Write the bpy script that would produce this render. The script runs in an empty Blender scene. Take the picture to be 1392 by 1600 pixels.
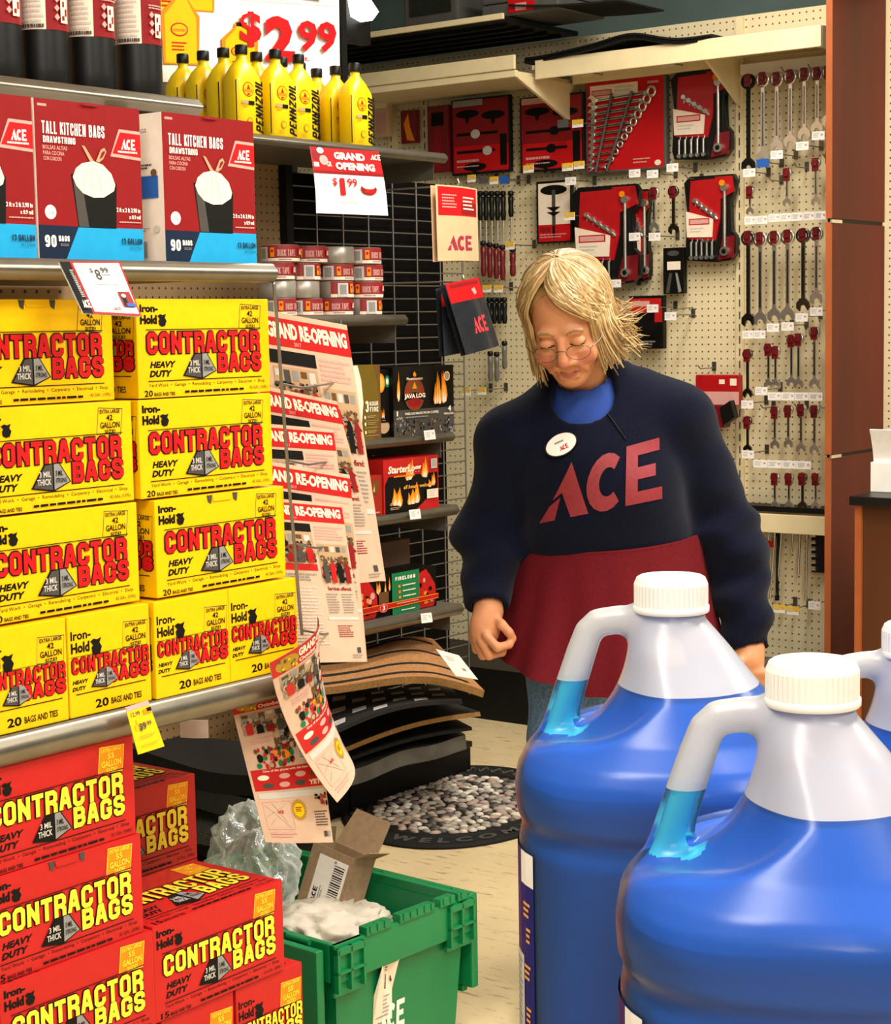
import bpy, bmesh, math, random
import numpy as np
from mathutils import Vector, Matrix
from mathutils.bvhtree import BVHTree

SC = bpy.context.scene
COL = SC.collection
random.seed(7)
R = math.radians

# ------------------------------------------------------------------ camera
F_PX = 2870.0                      # focal length in pixels of the 1392 px wide frame
CAM_H = 1.44
PITCH, ROLL = R(5.77), R(-1.03)
cam_d = bpy.data.cameras.new('camera')
cam_d.sensor_fit = 'HORIZONTAL'
cam_d.sensor_width = 36.0
cam_d.lens = 36.0 * F_PX / 1392.0
cam_d.clip_start = 0.05
cam = bpy.data.objects.new('camera', cam_d)
CAM_M = Matrix.Rotation(R(90) - PITCH, 3, 'X') @ Matrix.Rotation(ROLL, 3, 'Z')
cam.matrix_world = Matrix.Translation((0, 0, CAM_H)) @ CAM_M.to_4x4()
COL.objects.link(cam)
SC.camera = cam

# ------------------------------------------------------------------ exposure, world, lamps
SC.view_settings.view_transform = 'Standard'
SC.view_settings.look = 'None'
SC.view_settings.exposure = 0.0
SC.view_settings.gamma = 1.0
SC.view_settings.use_curve_mapping = False
wd = bpy.data.worlds.new('store_air')
SC.world = wd
wd.use_nodes = True
wd.node_tree.nodes['Background'].inputs[0].default_value = (1.0, 0.95, 0.88, 1)
wd.node_tree.nodes['Background'].inputs[1].default_value = 0.32

# store axes: U runs along the shelf runs (away to the right), V away to the left
TH = math.atan2(0.793, 0.609)
U = Vector((math.cos(TH), math.sin(TH), 0))
V = Vector((-math.sin(TH), math.cos(TH), 0))
def ab(a, b, z=0.0):
    return U * a + V * b + Vector((0, 0, z))

def lamp(name, a, b, z, sx, sy, power, col=(1.0, 0.93, 0.82), rot=0.0, tilt=0.0):
    l = bpy.data.lights.new(name, 'AREA')
    l.shape = 'RECTANGLE'; l.size = sx; l.size_y = sy; l.energy = power; l.color = col
    o = bpy.data.objects.new(name, l)
    o.location = ab(a, b, z); o.rotation_euler = (tilt, 0, TH + rot)
    COL.objects.link(o)
    return o
# rows of fluorescent ceiling lamps running along the aisle, then one added fill lamp
lamp('ceiling_or_fill_lamp', 1.7, 0.3, 3.1, 1.2, 0.5, 60)
lamp('ceiling_or_fill_lamp', 3.6, 0.9, 3.1, 1.2, 0.5, 80)
lamp('ceiling_or_fill_lamp', 4.4, 2.6, 3.15, 1.2, 0.4, 50)
lamp('ceiling_or_fill_lamp', 3.9, -0.9, 3.1, 1.2, 0.5, 60)
lamp('ceiling_or_fill_lamp', -0.3, 0.6, 3.1, 1.2, 0.5, 60)
lamp('ceiling_or_fill_lamp', 0.8, -1.6, 3.1, 1.2, 0.5, 60)
lamp('ceiling_or_fill_lamp', -2.3, -1.7, 2.9, 1.6, 1.0, 70, tilt=R(25))  # added fill behind the camera, tilted to brighten the jugs' lower bodies

# ------------------------------------------------------------------ pixel rays -> points on real planes
def ray(px, py):
    return CAM_M @ Vector(((px - 696) / F_PX, -(py - 800) / F_PX, -1.0))
def atY(px, py, y):
    d = ray(px, py); return Vector((0, 0, CAM_H)) + d * (y / d.y)
def onB(px, py, b):
    d = ray(px, py); t = b / d.dot(V); return (d.dot(U) * t, CAM_H + d.z * t)      # -> a, z
def onA(px, py, a):
    d = ray(px, py); t = a / d.dot(U); return (d.dot(V) * t, CAM_H + d.z * t)      # -> b, z
def onZ(px, py, z):
    d = ray(px, py); t = (z - CAM_H) / d.z; return Vector((d.x * t, d.y * t, z))
def onZab(px, py, z):
    p = onZ(px, py, z); return (p.dot(U), p.dot(V))

# ------------------------------------------------------------------ materials
def lin(h):
    h = h.lstrip('#')
    c = [int(h[i:i + 2], 16) / 255 for i in (0, 2, 4)]
    return tuple(x / 12.92 if x <= .04045 else ((x + .055) / 1.055) ** 2.4 for x in c) + (1.0,)
MATS = {}
def mt(name, hx, rough=.5, metal=0.0, spec=.5, var=.06, vs=30.0, bump=0.0, bs=200.0, coat=0.0, sheen=0.0, stretch=None, hx2=None, alpha=1.0, emit=0.0):
    m = bpy.data.materials.new(name); m.use_nodes = True
    nt = m.node_tree; N = nt.nodes; L = nt.links
    p = N['Principled BSDF']
    p.inputs['Roughness'].default_value = rough
    p.inputs['Metallic'].default_value = metal
    p.inputs['Specular IOR Level'].default_value = spec
    p.inputs['Coat Weight'].default_value = coat
    p.inputs['Sheen Weight'].default_value = sheen
    p.inputs['Alpha'].default_value = alpha
    c = lin(hx)
    tc = N.new('ShaderNodeTexCoord')
    src = tc.outputs['Object']
    if stretch:
        mp = N.new('ShaderNodeMapping'); mp.inputs['Scale'].default_value = stretch
        L.new(src, mp.inputs[0]); src = mp.outputs[0]
    nz = N.new('ShaderNodeTexNoise'); nz.inputs['Scale'].default_value = vs; nz.inputs['Detail'].default_value = 3
    L.new(src, nz.inputs['Vector'])
    rp = N.new('ShaderNodeValToRGB')
    if hx2:
        d = lin(hx2); a_, b_ = c, d
    else:
        a_ = tuple(x * (1 - var) for x in c[:3]) + (1,); b_ = tuple(min(1, x * (1 + var)) for x in c[:3]) + (1,)
    rp.color_ramp.elements[0].position = .35; rp.color_ramp.elements[0].color = a_
    rp.color_ramp.elements[1].position = .65; rp.color_ramp.elements[1].color = b_
    L.new(nz.outputs['Fac'], rp.inputs['Fac'])
    L.new(rp.outputs['Color'], p.inputs['Base Color'])
    if bump:
        n2 = N.new('ShaderNodeTexNoise'); n2.inputs['Scale'].default_value = bs; n2.inputs['Detail'].default_value = 4
        L.new(src, n2.inputs['Vector'])
        bp = N.new('ShaderNodeBump'); bp.inputs['Strength'].default_value = bump; bp.inputs['Distance'].default_value = .004
        L.new(n2.outputs['Fac'], bp.inputs['Height']); L.new(bp.outputs['Normal'], p.inputs['Normal'])
    if emit:
        p.inputs['Emission Color'].default_value = c; p.inputs['Emission Strength'].default_value = emit
    MATS[name] = m
    return m

def flat(name, hx, rough=.5, **k):           # printed inks and plain paints
    k.setdefault('spec', .18)
    return mt(name, hx, rough, var=.03, vs=60, **k)

flat('ink_black', '0d0b09', .6); flat('ink_white', 'f3eee6', .55); flat('ink_red', 'c4161b', .5)
flat('ink_yellow', 'ffdc3c', .5); flat('ink_grey', '8d8d8b', .55); flat('ink_dkgrey', '4a4744', .55)
flat('ink_orange', 'f08b12', .5); flat('ink_cyan', '1f9fd8', .5); flat('ink_navy', '14243c', .5)
flat('ink_pink', 'd9a29a', .55); flat('ink_cream', 'f4e4cf', .55); flat('ink_brown', '6b4a2a', .55)
flat('ink_green', '1f7a4c', .5); flat('ink_maroon', '8c1a20', .5); flat('ink_ltgrey', 'c9c6c0', .55)
flat('ink_blue', '2a5fb4', .5); flat('ink_tan', 'b99a76', .6); flat('ink_flame', 'ffb347', .5); flat('ink_gold', 'b08a2a', .5)
flat('card_yellow', 'f0c004', .5, coat=.15); flat('card_red', 'bd1f1e', .5, coat=.15); flat('card_maroon', '8a181b', .42, coat=.2)
flat('card_white', 'efe3d8', .6); flat('paper_news', 'd0b19a', .85); flat('paper_white', 'f4f1ee', .65)
mt('card_kraft', '9b8163', .8, var=.1, vs=80, bump=.1, bs=300)
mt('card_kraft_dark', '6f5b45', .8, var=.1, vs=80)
mt('steel_shelf', '7d776a', .32, .8, var=.08, vs=20)
mt('steel_dull', '6f6a60', .45, .35, var=.08, vs=20)
mt('metal_black', '121110', .5, .2, var=.15, spec=.25)
mt('black_deep', '070606', .7, 0, var=.2, spec=.1)
mt('chrome', 'e4e0d8', .24, .9, var=.04)
mt('chrome_dark', '77736d', .22, 1.0, var=.1)
mt('wire_steel', '8d8a85', .35, .8)
mt('cream_paint', 'ead9ae', .5, 0, var=.04, vs=12)
mt('rubber_black', '171616', .75, 0, spec=.25, var=.15, vs=60, bump=.25, bs=400)
mt('plastic_black', '0f0e0e', .38, 0, var=.1, spec=.35)
mt('plastic_red', 'b01218', .35, 0, var=.06)
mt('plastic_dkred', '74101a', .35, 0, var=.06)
mt('plastic_white', 'f2efe9', .4, 0, var=.02, spec=.4)
mt('plastic_green', '067a45', .38, 0, var=.06, vs=9, bump=.04, bs=350)
mt('plastic_grey', '55534f', .45, 0, var=.08)

# ------------------------------------------------------------------ mesh builder
class MB:
    def __init__(s): s.v = []; s.f = []; s.m = []; s.sm = []; s.X = None
    def add(s, vs, fs, mat, smooth=False):
        o = len(s.v)
        if s.X is not None: vs = [s.X @ Vector(p) for p in vs]
        s.v.extend([tuple(p) for p in vs])
        for f in fs: s.f.append([i + o for i in f]); s.m.append(mat); s.sm.append(smooth)
    def box(s, x0, x1, y0, y1, z0, z1, mat, ch=0.0):
        if ch <= 0:
            vs = [(x0,y0,z0),(x1,y0,z0),(x1,y1,z0),(x0,y1,z0),(x0,y0,z1),(x1,y0,z1),(x1,y1,z1),(x0,y1,z1)]
            s.add(vs, [(0,3,2,1),(4,5,6,7),(0,1,5,4),(1,2,6,5),(2,3,7,6),(3,0,4,7)], mat)
        else:
            bm = bmesh.new()
            bmesh.ops.create_cube(bm, size=1.0)
            for v in bm.verts:
                v.co = Vector(((x0+x1)/2 + v.co.x*(x1-x0), (y0+y1)/2 + v.co.y*(y1-y0), (z0+z1)/2 + v.co.z*(z1-z0)))
            bmesh.ops.bevel(bm, geom=list(bm.edges), offset=ch, segments=2, affect='EDGES', profile=.6)
            bm.verts.ensure_lookup_table(); bm.verts.index_update()
            s.add([v.co.copy() for v in bm.verts], [[v.index for v in f.verts] for f in bm.faces], mat, False)
            bm.free()
    def cyl(s, p0, p1, r0, r1, n, mat, caps=True, smooth=True):
        p0, p1 = Vector(p0), Vector(p1); ax = (p1 - p0).normalized()
        t = Vector((1,0,0)) if abs(ax.x) < .9 else Vector((0,1,0))
        e1 = ax.cross(t).normalized(); e2 = ax.cross(e1)
        vs = []
        for p, r in ((p0, r0), (p1, r1)):
            for i in range(n):
                a = 2*math.pi*i/n; vs.append(p + e1*(r*math.cos(a)) + e2*(r*math.sin(a)))
        s.add(vs, [(i, n+i, n+(i+1)%n, (i+1)%n) for i in range(n)], mat, smooth)
        if caps:
            s.add(vs[:n], [list(range(n))], mat); s.add(vs[n:], [list(range(n-1,-1,-1))], mat)
    def tube(s, pts, r, n, mat, caps=True):
        pts = [Vector(p) for p in pts]; rr = r if isinstance(r, (list, tuple)) else [r]*len(pts)
        vs = []; pe = None
        for i, p in enumerate(pts):
            d = (pts[min(i+1, len(pts)-1)] - pts[max(i-1, 0)])
            d = d.normalized() if d.length > 1e-9 else Vector((0,0,1))
            if pe is None:
                t = Vector((0,0,1)) if abs(d.z) < .9 else Vector((1,0,0)); e1 = d.cross(t).normalized()
            else:
                e1 = (pe - d*pe.dot(d)); e1 = e1.normalized() if e1.length > 1e-6 else d.orthogonal().normalized()
            pe = e1; e2 = d.cross(e1)
            for k in range(n):
                a = 2*math.pi*k/n; vs.append(p + e1*(rr[i]*math.cos(a)) + e2*(rr[i]*math.sin(a)))
        fs = []
        for i in range(len(pts)-1):
            for k in range(n): fs.append((i*n+k, i*n+(k+1)%n, (i+1)*n+(k+1)%n, (i+1)*n+k))
        s.add(vs, fs, mat, True)
        if caps:
            s.add(vs[:n], [list(range(n-1,-1,-1))], mat); s.add(vs[-n:], [list(range(n))], mat)
    def lathe(s, prof, n, mat, c=(0,0,0), sy=1.0, rot=0.0, smooth=True, close=True):
        c = Vector(c); vs = []
        for r, z in prof:
            for i in range(n):
                a = 2*math.pi*i/n + rot; vs.append(c + Vector((r*math.cos(a), r*sy*math.sin(a), z)))
        fs = []
        for j in range(len(prof)-1):
            for i in range(n): fs.append((j*n+i, j*n+(i+1)%n, (j+1)*n+(i+1)%n, (j+1)*n+i))
        s.add(vs, fs, mat, smooth)
        if close:
            if prof[0][0] > 1e-6: s.add(vs[:n], [list(range(n-1,-1,-1))], mat)
            if prof[-1][0] > 1e-6: s.add(vs[-n:], [list(range(n))], mat)
    def prism(s, pts, y0, y1, mat, smooth=False):     # outline in x,z pushed from y0 to y1
        n = len(pts)
        ar = sum(pts[i][0]*pts[(i+1)%n][1] - pts[(i+1)%n][0]*pts[i][1] for i in range(n))
        if ar < 0: pts = pts[::-1]
        vs = [(x, y0, z) for x, z in pts] + [(x, y1, z) for x, z in pts]
        s.add(vs, [list(range(n)), list(range(2*n-1, n-1, -1))], mat)
        s.add(vs, [(i, n+i, n+(i+1)%n, (i+1)%n) for i in range(n)], mat, smooth)
    def sheet(s, fn, nu, nv, mat, th=0.0, smooth=True):
        g = [[Vector(fn(i/nu, j/nv)) for i in range(nu+1)] for j in range(nv+1)]
        vs = [p for row in g for p in row]; W = nu+1
        fs = [(j*W+i, j*W+i+1, (j+1)*W+i+1, (j+1)*W+i) for j in range(nv) for i in range(nu)]
        if th == 0: s.add(vs, fs, mat, smooth); return
        nr = []
        for j in range(nv+1):
            for i in range(nu+1):
                du = g[j][min(i+1,nu)] - g[j][max(i-1,0)]; dv = g[min(j+1,nv)][i] - g[max(j-1,0)][i]
                k = du.cross(dv); nr.append(k.normalized() if k.length > 1e-12 else Vector((0,0,1)))
        n = len(vs)
        vs2 = vs + [p - q*th for p, q in zip(vs, nr)]
        fs2 = fs + [tuple(x+n for x in f[::-1]) for f in fs]
        s.add(vs2, fs2, mat, smooth)
        rim = [i for i in range(W)] + [j*W+nu for j in range(1,nv+1)] + [nv*W+i for i in range(nu-1,-1,-1)] + [j*W for j in range(nv-1,0,-1)]
        s.add(vs2, [(rim[(i+1)%len(rim)], rim[i], rim[i]+n, rim[(i+1)%len(rim)]+n) for i in range(len(rim))], mat)
    def mesh(s, name):
        me = bpy.data.meshes.new(name)
        me.from_pydata(s.v, [], s.f)
        names = []; idx = {}
        for m in s.m:
            if m not in idx: idx[m] = len(names); names.append(m)
        for m in names: me.materials.append(MATS[m])
        me.polygons.foreach_set('material_index', [idx[m] for m in s.m])
        me.polygons.foreach_set('use_smooth', s.sm)
        me.update()
        return me
    def build(s, name, parent=None, loc=None, rotz=0.0, label=None):
        o = bpy.data.objects.new(name, s.mesh(name)); COL.objects.link(o)
        if loc is not None: o.location = loc
        o.rotation_euler = (0, 0, rotz)
        if parent is not None: o.parent = parent
        if label: o['label'] = label
        return o

def tag(o, label=None, cat=None, group=None, kind=None):
    if label: o['label'] = label
    if cat: o['category'] = cat
    if group: o['group'] = group
    if kind: o['kind'] = kind
    return o
def thing(name, label, cat, loc=(0,0,0), rotz=0.0, group=None, kind=None):
    o = bpy.data.objects.new(name, None); COL.objects.link(o)
    o.empty_display_size = .05
    o.location = loc; o.rotation_euler = (0, 0, rotz)
    return tag(o, label, cat, group, kind)
def inst(o, loc, rotz, label=None, group=None, rot=None):     # a copy of a thing with its parts and sub-parts
    r = o.copy(); COL.objects.link(r); r.location = loc; r.rotation_euler = rot or (0, 0, rotz)
    if label: r['label'] = label
    if group: r['group'] = group
    for ch in list(o.children):
        c = ch.copy(); COL.objects.link(c); c.parent = r
        for g in list(ch.children):
            d = g.copy(); COL.objects.link(d); d.parent = c
    return r
RS = TH                   # rotz of things facing out of a shelf run (local x = U, front = -y)
RW = TH - R(90)           # rotz of things on the tool wall (local x = -V, front = -y towards the aisle)

# ------------------------------------------------------------------ lettering
_TX = {}
def text_geo(t, off=0.0, shear=0.0):
    k = (t, off, shear)
    if k not in _TX:
        cu = bpy.data.curves.new('lettering', 'FONT'); cu.body = t; cu.size = 1.0
        cu.offset = off; cu.shear = shear; cu.resolution_u = 2; cu.fill_mode = 'FRONT'
        ob = bpy.data.objects.new('lettering', cu)
        me = ob.to_mesh()
        vs = [(v.co.x, v.co.y) for v in me.vertices]; fs = [list(p.vertices) for p in me.polygons]
        ob.to_mesh_clear(); bpy.data.objects.remove(ob); bpy.data.curves.remove(cu)
        xs = [p[0] for p in vs] or [0, 1]; ys = [p[1] for p in vs] or [0, 1]
        _TX[k] = (vs, fs, min(xs), max(xs), min(ys), max(ys))
    return _TX[k]

class Art:                                    # prints flat artwork on a surface of a part; u right 0..1, v down 0..1
    def __init__(s, mb, mapf, W=1.0, H=1.0, step=.0003, base=.0003):
        s.mb = mb; s.mapf = mapf; s.W = W; s.H = H; s.step = step; s.l = base; s.b = base
    def mark(s): s.b = s.l
    def back(s, n=0): s.l = s.b + n*s.step
    def put(s, pts, fs, mat, hold=False):
        s.mb.add([s.mapf(u, v, s.l) for u, v in pts], fs, mat)
        s.l += s.step*.02 if hold else s.step
    def poly(s, pts, mat, hold=False):
        n = len(pts)
        ar = sum(pts[i][0]*pts[(i+1)%n][1] - pts[(i+1)%n][0]*pts[i][1] for i in range(n))
        f = list(range(n)) if ar < 0 else list(range(n-1,-1,-1))
        s.put(pts, [f], mat, hold)
    def rect(s, u0, v0, u1, v1, mat, hold=False, n=1):
        pts = []; fs = []
        for i in range(n+1):
            u = u0 + (u1-u0)*i/n; pts += [(u, v0), (u, v1)]
        for i in range(n): fs.append((2*i+1, 2*i+3, 2*i+2, 2*i))
        s.put(pts, fs, mat, hold)
    def ell(s, cu, cv, ru, rv, mat, n=24, a0=0, hold=False):
        s.poly([(cu + ru*math.cos(a0+2*math.pi*i/n), cv + rv*math.sin(a0+2*math.pi*i/n)) for i in range(n)], mat, hold)
    def frame(s, u0, v0, u1, v1, t, mat, tv=None):
        tv = tv or t*s.W/s.H
        s.rect(u0, v0, u1, v0+tv, mat, True); s.rect(u0, v1-tv, u1, v1, mat, True)
        s.rect(u0, v0, u0+t, v1, mat, True); s.rect(u1-t, v0, u1, v1, mat)
    def text(s, t, u0, v0, u1, v1, mat, off=.0, shear=0.0, outline=None, ow=.03, rot=0.0):
        def lay(o, m):
            vs, fs, xa, xb, ya, yb = text_geo(t, o, shear)
            _, _, xa, xb, ya, yb = text_geo(t, off, shear)
            cu, cv = (u0+u1)/2, (v0+v1)/2; cr, sr = math.cos(rot), math.sin(rot)
            pts = []
            for x, y in vs:
                u = u0 + (x-xa)/(xb-xa)*(u1-u0); v = v1 - (y-ya)/max(1e-6, yb-ya)*(v1-v0)
                if rot:
                    du, dv = (u-cu)*s.W, (v-cv)*s.H
                    u, v = cu + (du*cr - dv*sr)/s.W, cv + (du*sr + dv*cr)/s.H
                pts.append((u, v))
            s.put(pts, fs, m)
        if outline: lay(off+ow, outline)
        lay(off, mat)
    def lines(s, u0, v0, u1, v1, n, mat, fill=.5, jag=True, rnd=None):     # tiny unreadable lines of print
        rnd = rnd or random.Random(3)
        for i in range(n):
            a = v0 + (v1-v0)*i/n; b = a + (v1-v0)/n*fill
            u = u0
            end = u1 - (u1-u0)*(.25*rnd.random() if jag else 0)
            while u < end:
                w = (u1-u0)*rnd.uniform(.05, .16); s.rect(u, a, min(end, u+w), b, mat, True); u += w + (u1-u0)*.02
        s.l += s.step
    def ace(s, u0, v0, u1, v1, mat, lean=.0):      # the bold three-letter store logo with a slashed A
        w, h = u1-u0, v1-v0
        def q(pts): s.poly([(u0 + w*(x + lean*(1-y)), v0 + h*y) for x, y in pts], mat, True)
        q([(.0,1),(.07,.72),(.155,.60),(.125,1)])
        q([(.09,.62),(.225,.0),(.40,1),(.255,1),(.165,.52)])
        n = 14; o = []; i_ = []
        for k in range(n+1):
            a = R(48) + R(264)*k/n
            o.append((.535 + .165*math.cos(a), .52 - .50*math.sin(a))); i_.append((.55 + .075*math.cos(a), .52 - .25*math.sin(a)))
        for k in range(n): q([o[k], o[k+1], i_[k+1], i_[k]])
        q([(.70,0),(.985,0),(.985,.2),(.80,.2),(.80,1),(.70,1)])
        q([(.80,.4),(.95,.4),(.95,.6),(.80,.6)]); q([(.80,.8),(1,.8),(1,1),(.80,1)])
        s.l += s.step

def front(x0, x1, z0, z1, y):        # map for a face looking to -y
    return lambda u, v, l: (x0 + (x1-x0)*u, y - l, z1 - (z1-z0)*v)
def side_l(y0, y1, z0, z1, x):       # map for a face looking to -x (u runs from the back to the front)
    return lambda u, v, l: (x - l, y1 - (y1-y0)*u, z1 - (z1-z0)*v)
def top_f(x0, x1, y0, y1, z):        # map for a top face, read from the front
    return lambda u, v, l: (x0 + (x1-x0)*u, y1 - (y1-y0)*v, z + l)

# ------------------------------------------------------------------ smooth bodies from distance fields
def surf_nets(fn, xs, ys, zs):
    xs, ys, zs = (np.asarray(k, dtype=np.float32) for k in (xs, ys, zs))
    X, Y, Z = np.meshgrid(xs, ys, zs, indexing='ij')
    v = fn(X, Y, Z).astype(np.float32)
    ins = v < 0
    sh = tuple(n-1 for n in v.shape)
    acc = np.zeros(sh + (3,), np.float32); cnt = np.zeros(sh, np.int32)
    P = (X, Y, Z)
    def sl(o): return tuple(slice(o[k], o[k] + sh[k]) for k in range(3))
    for ax in range(3):
        for p in (0, 1):
            for q in (0, 1):
                o = [0,0,0]; rest = [k for k in range(3) if k != ax]; o[rest[0]] = p; o[rest[1]] = q
                e = list(o); e[ax] = 1
                a, b = sl(o), sl(e)
                m = ins[a] != ins[b]
                va, vb = v[a][m], v[b][m]; t = va/(va - vb)
                for k in range(3): acc[..., k][m] += P[k][a][m]*(1-t) + P[k][b][m]*t
                cnt[m] += 1
    ok = cnt > 0
    ids = -np.ones(sh, np.int64); ids[ok] = np.arange(ok.sum())
    verts = acc[ok] / cnt[ok][:, None]
    faces = []
    for ax in range(3):
        n = list(v.shape); r1, r2 = [(1,2),(2,0),(0,1)][ax]
        a = [slice(None)]*3; b = [slice(None)]*3
        a[ax] = slice(0, n[ax]-1); b[ax] = slice(1, n[ax])
        for k in (r1, r2): a[k] = slice(1, n[k]-1); b[k] = slice(1, n[k]-1)
        m = ins[tuple(a)] != ins[tuple(b)]; io = ins[tuple(a)][m]
        idx = np.argwhere(m)
        base = idx.copy(); base[:, r1] += 1; base[:, r2] += 1
        def c(d1, d2):
            q = base.copy(); q[:, r1] -= d1; q[:, r2] -= d2
            return ids[q[:, 0], q[:, 1], q[:, 2]]
        quad = np.stack([c(1,1), c(0,1), c(0,0), c(1,0)], 1)
        quad[~io] = quad[~io][:, ::-1]
        faces.append(quad)
    return verts, np.concatenate(faces)
def relax(verts, faces, it=2, lam=.5):
    e = np.concatenate([faces[:, [0,1]], faces[:, [1,2]], faces[:, [2,3]], faces[:, [3,0]]])
    for _ in range(it):
        s = np.zeros_like(verts); c = np.zeros(len(verts))
        np.add.at(s, e[:, 0], verts[e[:, 1]]); np.add.at(c, e[:, 0], 1)
        np.add.at(s, e[:, 1], verts[e[:, 0]]); np.add.at(c, e[:, 1], 1)
        verts = verts*(1-lam) + lam*s/np.maximum(c, 1)[:, None]
    return verts
def net_obj(name, verts, faces, mats, mi=None, parent=None, loc=None):
    me = bpy.data.meshes.new(name)
    me.from_pydata(verts.tolist(), [], faces.tolist())
    for m in mats: me.materials.append(MATS[m])
    if mi is not None: me.polygons.foreach_set('material_index', [int(k) for k in mi])
    me.polygons.foreach_set('use_smooth', [True]*len(me.polygons)); me.update()
    o = bpy.data.objects.new(name, me); COL.objects.link(o)
    if parent is not None: o.parent = parent
    if loc is not None: o.location = loc
    return o
def ar(a, b, h): return np.arange(a, b + h, h)
def smin(a, b, k): 
    h = np.clip(.5 + .5*(b-a)/k, 0, 1); return b*(1-h) + a*h - k*h*(1-h)
def smax(a, b, k): return -smin(-a, -b, k)
def sd_cap(X, Y, Z, p, q, r0, r1):
    p = np.asarray(p, float); q = np.asarray(q, float); d = q - p; L2 = max(1e-9, float(d @ d))
    t = np.clip(((X-p[0])*d[0] + (Y-p[1])*d[1] + (Z-p[2])*d[2])/L2, 0, 1)
    return np.sqrt((X-p[0]-t*d[0])**2 + (Y-p[1]-t*d[1])**2 + (Z-p[2]-t*d[2])**2) - (r0 + (r1-r0)*t)
def sd_ell(X, Y, Z, c, r):
    k0 = np.sqrt(((X-c[0])/r[0])**2 + ((Y-c[1])/r[1])**2 + ((Z-c[2])/r[2])**2)
    k1 = np.sqrt(((X-c[0])/r[0]**2)**2 + ((Y-c[1])/r[1]**2)**2 + ((Z-c[2])/r[2]**2)**2)
    return k0*(k0-1)/np.maximum(k1, 1e-6)
# ------------------------------------------------------------------ condensed block lettering (strokes with cut corners)
_c, _k = .24, .14
BLK = {
 'O': [('c', [(_c,0),(1-_c,0),(1,_k),(1,1-_k),(1-_c,1),(_c,1),(0,1-_k),(0,_k)])],
 'C': [('o', [(1,.36),(1,_k),(1-_c,0),(_c,0),(0,_k),(0,1-_k),(_c,1),(1-_c,1),(1,1-_k),(1,.64)])],
 'N': [('o', [(0,1),(0,0)]), ('o', [(1,1),(1,0)]), ('o', [(.0,.05),(1,.95)])],
 'T': [('o', [(0,0),(1,0)]), ('o', [(.5,0),(.5,1)])],
 'R': [('o', [(0,1),(0,0),(1-_c,0),(1,_k),(1,.40),(1-_c,.54),(0,.54)]), ('o', [(.62,.54),(1,.72),(1,1)])],
 'A': [('o', [(0,1),(.36,0),(.64,0),(1,1)]), ('o', [(.15,.70),(.85,.70)])],
 'B': [('o', [(0,0),(1-_c,0),(1-.04,_k),(.96,.38),(1-_c,.5),(0,.5)]), ('o', [(1-_c,.5),(1,.62),(1,1-_k),(1-_c,1),(0,1),(0,0)])],
 'G': [('o', [(1,.34),(1,_k),(1-_c,0),(_c,0),(0,_k),(0,1-_k),(_c,1),(1-_c,1),(1,1-_k),(1,.56),(.55,.56)])],
 'S': [('o', [(1,.32),(1,_k),(1-_c,0),(_c,0),(0,_k),(0,.36),(_c,.48),(1-_c,.54),(1,.66),(1,1-_k),(1-_c,1),(_c,1),(0,1-_k),(0,.68)])],
 'L': [('o', [(0,0),(0,1),(1,1)])], 'I': [('o', [(.5,0),(.5,1)])],
 'K': [('o', [(0,0),(0,1)]), ('o', [(1,0),(.08,.55)]), ('o', [(.3,.42),(1,1)])],
 'H': [('o', [(0,0),(0,1)]), ('o', [(1,0),(1,1)]), ('o', [(0,.5),(1,.5)])],
 'E': [('o', [(1,0),(0,0),(0,1),(1,1)]), ('o', [(0,.5),(.85,.5)])],
 'F': [('o', [(1,0),(0,0),(0,1)]), ('o', [(0,.5),(.85,.5)])],
 'P': [('o', [(0,1),(0,0),(1-_c,0),(1,_k),(1,.42),(1-_c,.56),(0,.56)])],
 'D': [('c', [(0,0),(1-_c,0),(1,_k),(1,1-_k),(1-_c,1),(0,1)])],
 'U': [('o', [(0,0),(0,1-_k),(_c,1),(1-_c,1),(1,1-_k),(1,0)])],
 'Z': [('o', [(0,0),(1,0),(0,1),(1,1)])], 'M': [('o', [(0,1),(0,0),(.5,.6),(1,0),(1,1)])],
 'W': [('o', [(0,0),(.22,1),(.5,.3),(.78,1),(1,0)])], 'V': [('o', [(0,0),(.5,1),(1,0)])], 'Y': [('o', [(0,0),(.5,.5),(1,0)]), ('o', [(.5,.5),(.5,1)])],
 'X': [('o', [(0,0),(1,1)]), ('o', [(1,0),(0,1)])],
 '0': None, '9': [('o', [(0,1-_k+.02),(_c,1),(1-_c,1),(1,1-_k),(1,_k),(1-_c,0),(_c,0),(0,_k),(0,.42),(_c,.55),(1,.55)])],
 '2': [('o', [(0,.3),(0,_k),(_c,0),(1-_c,0),(1,_k),(1,.36),(0,1),(1,1)])], '1': [('o', [(.15,.2),(.55,0),(.55,1)])],
 '8': [('c', [(_c,0),(1-_c,0),(1,_k),(1,.38),(1-_c,.48),(1,.62),(1,1-_k),(1-_c,1),(_c,1),(0,1-_k),(0,.62),(_c,.48),(0,.38),(0,_k)]), ('o', [(_c,.49),(1-_c,.49)])],
 '3': [('o', [(0,.2),(_c,0),(1-_c,0),(1,_k),(1,.36),(1-_c,.48),(.4,.48)]), ('o', [(1-_c,.48),(1,.62),(1,1-_k),(1-_c,1),(_c,1),(0,.8)])],
 '-': [('o', [(.1,.5),(.9,.5)])], '.': [('o', [(.4,.95),(.6,.95)])],
}
BLK['0'] = BLK['O']
BLKW = {'I': .3, '-': .6, '.': .3, '1': .6, 'M': 1.25, 'W': 1.35, ' ': .45, 'L': .85, 'E': .88, 'F': .85, 'T': .95}
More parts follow.
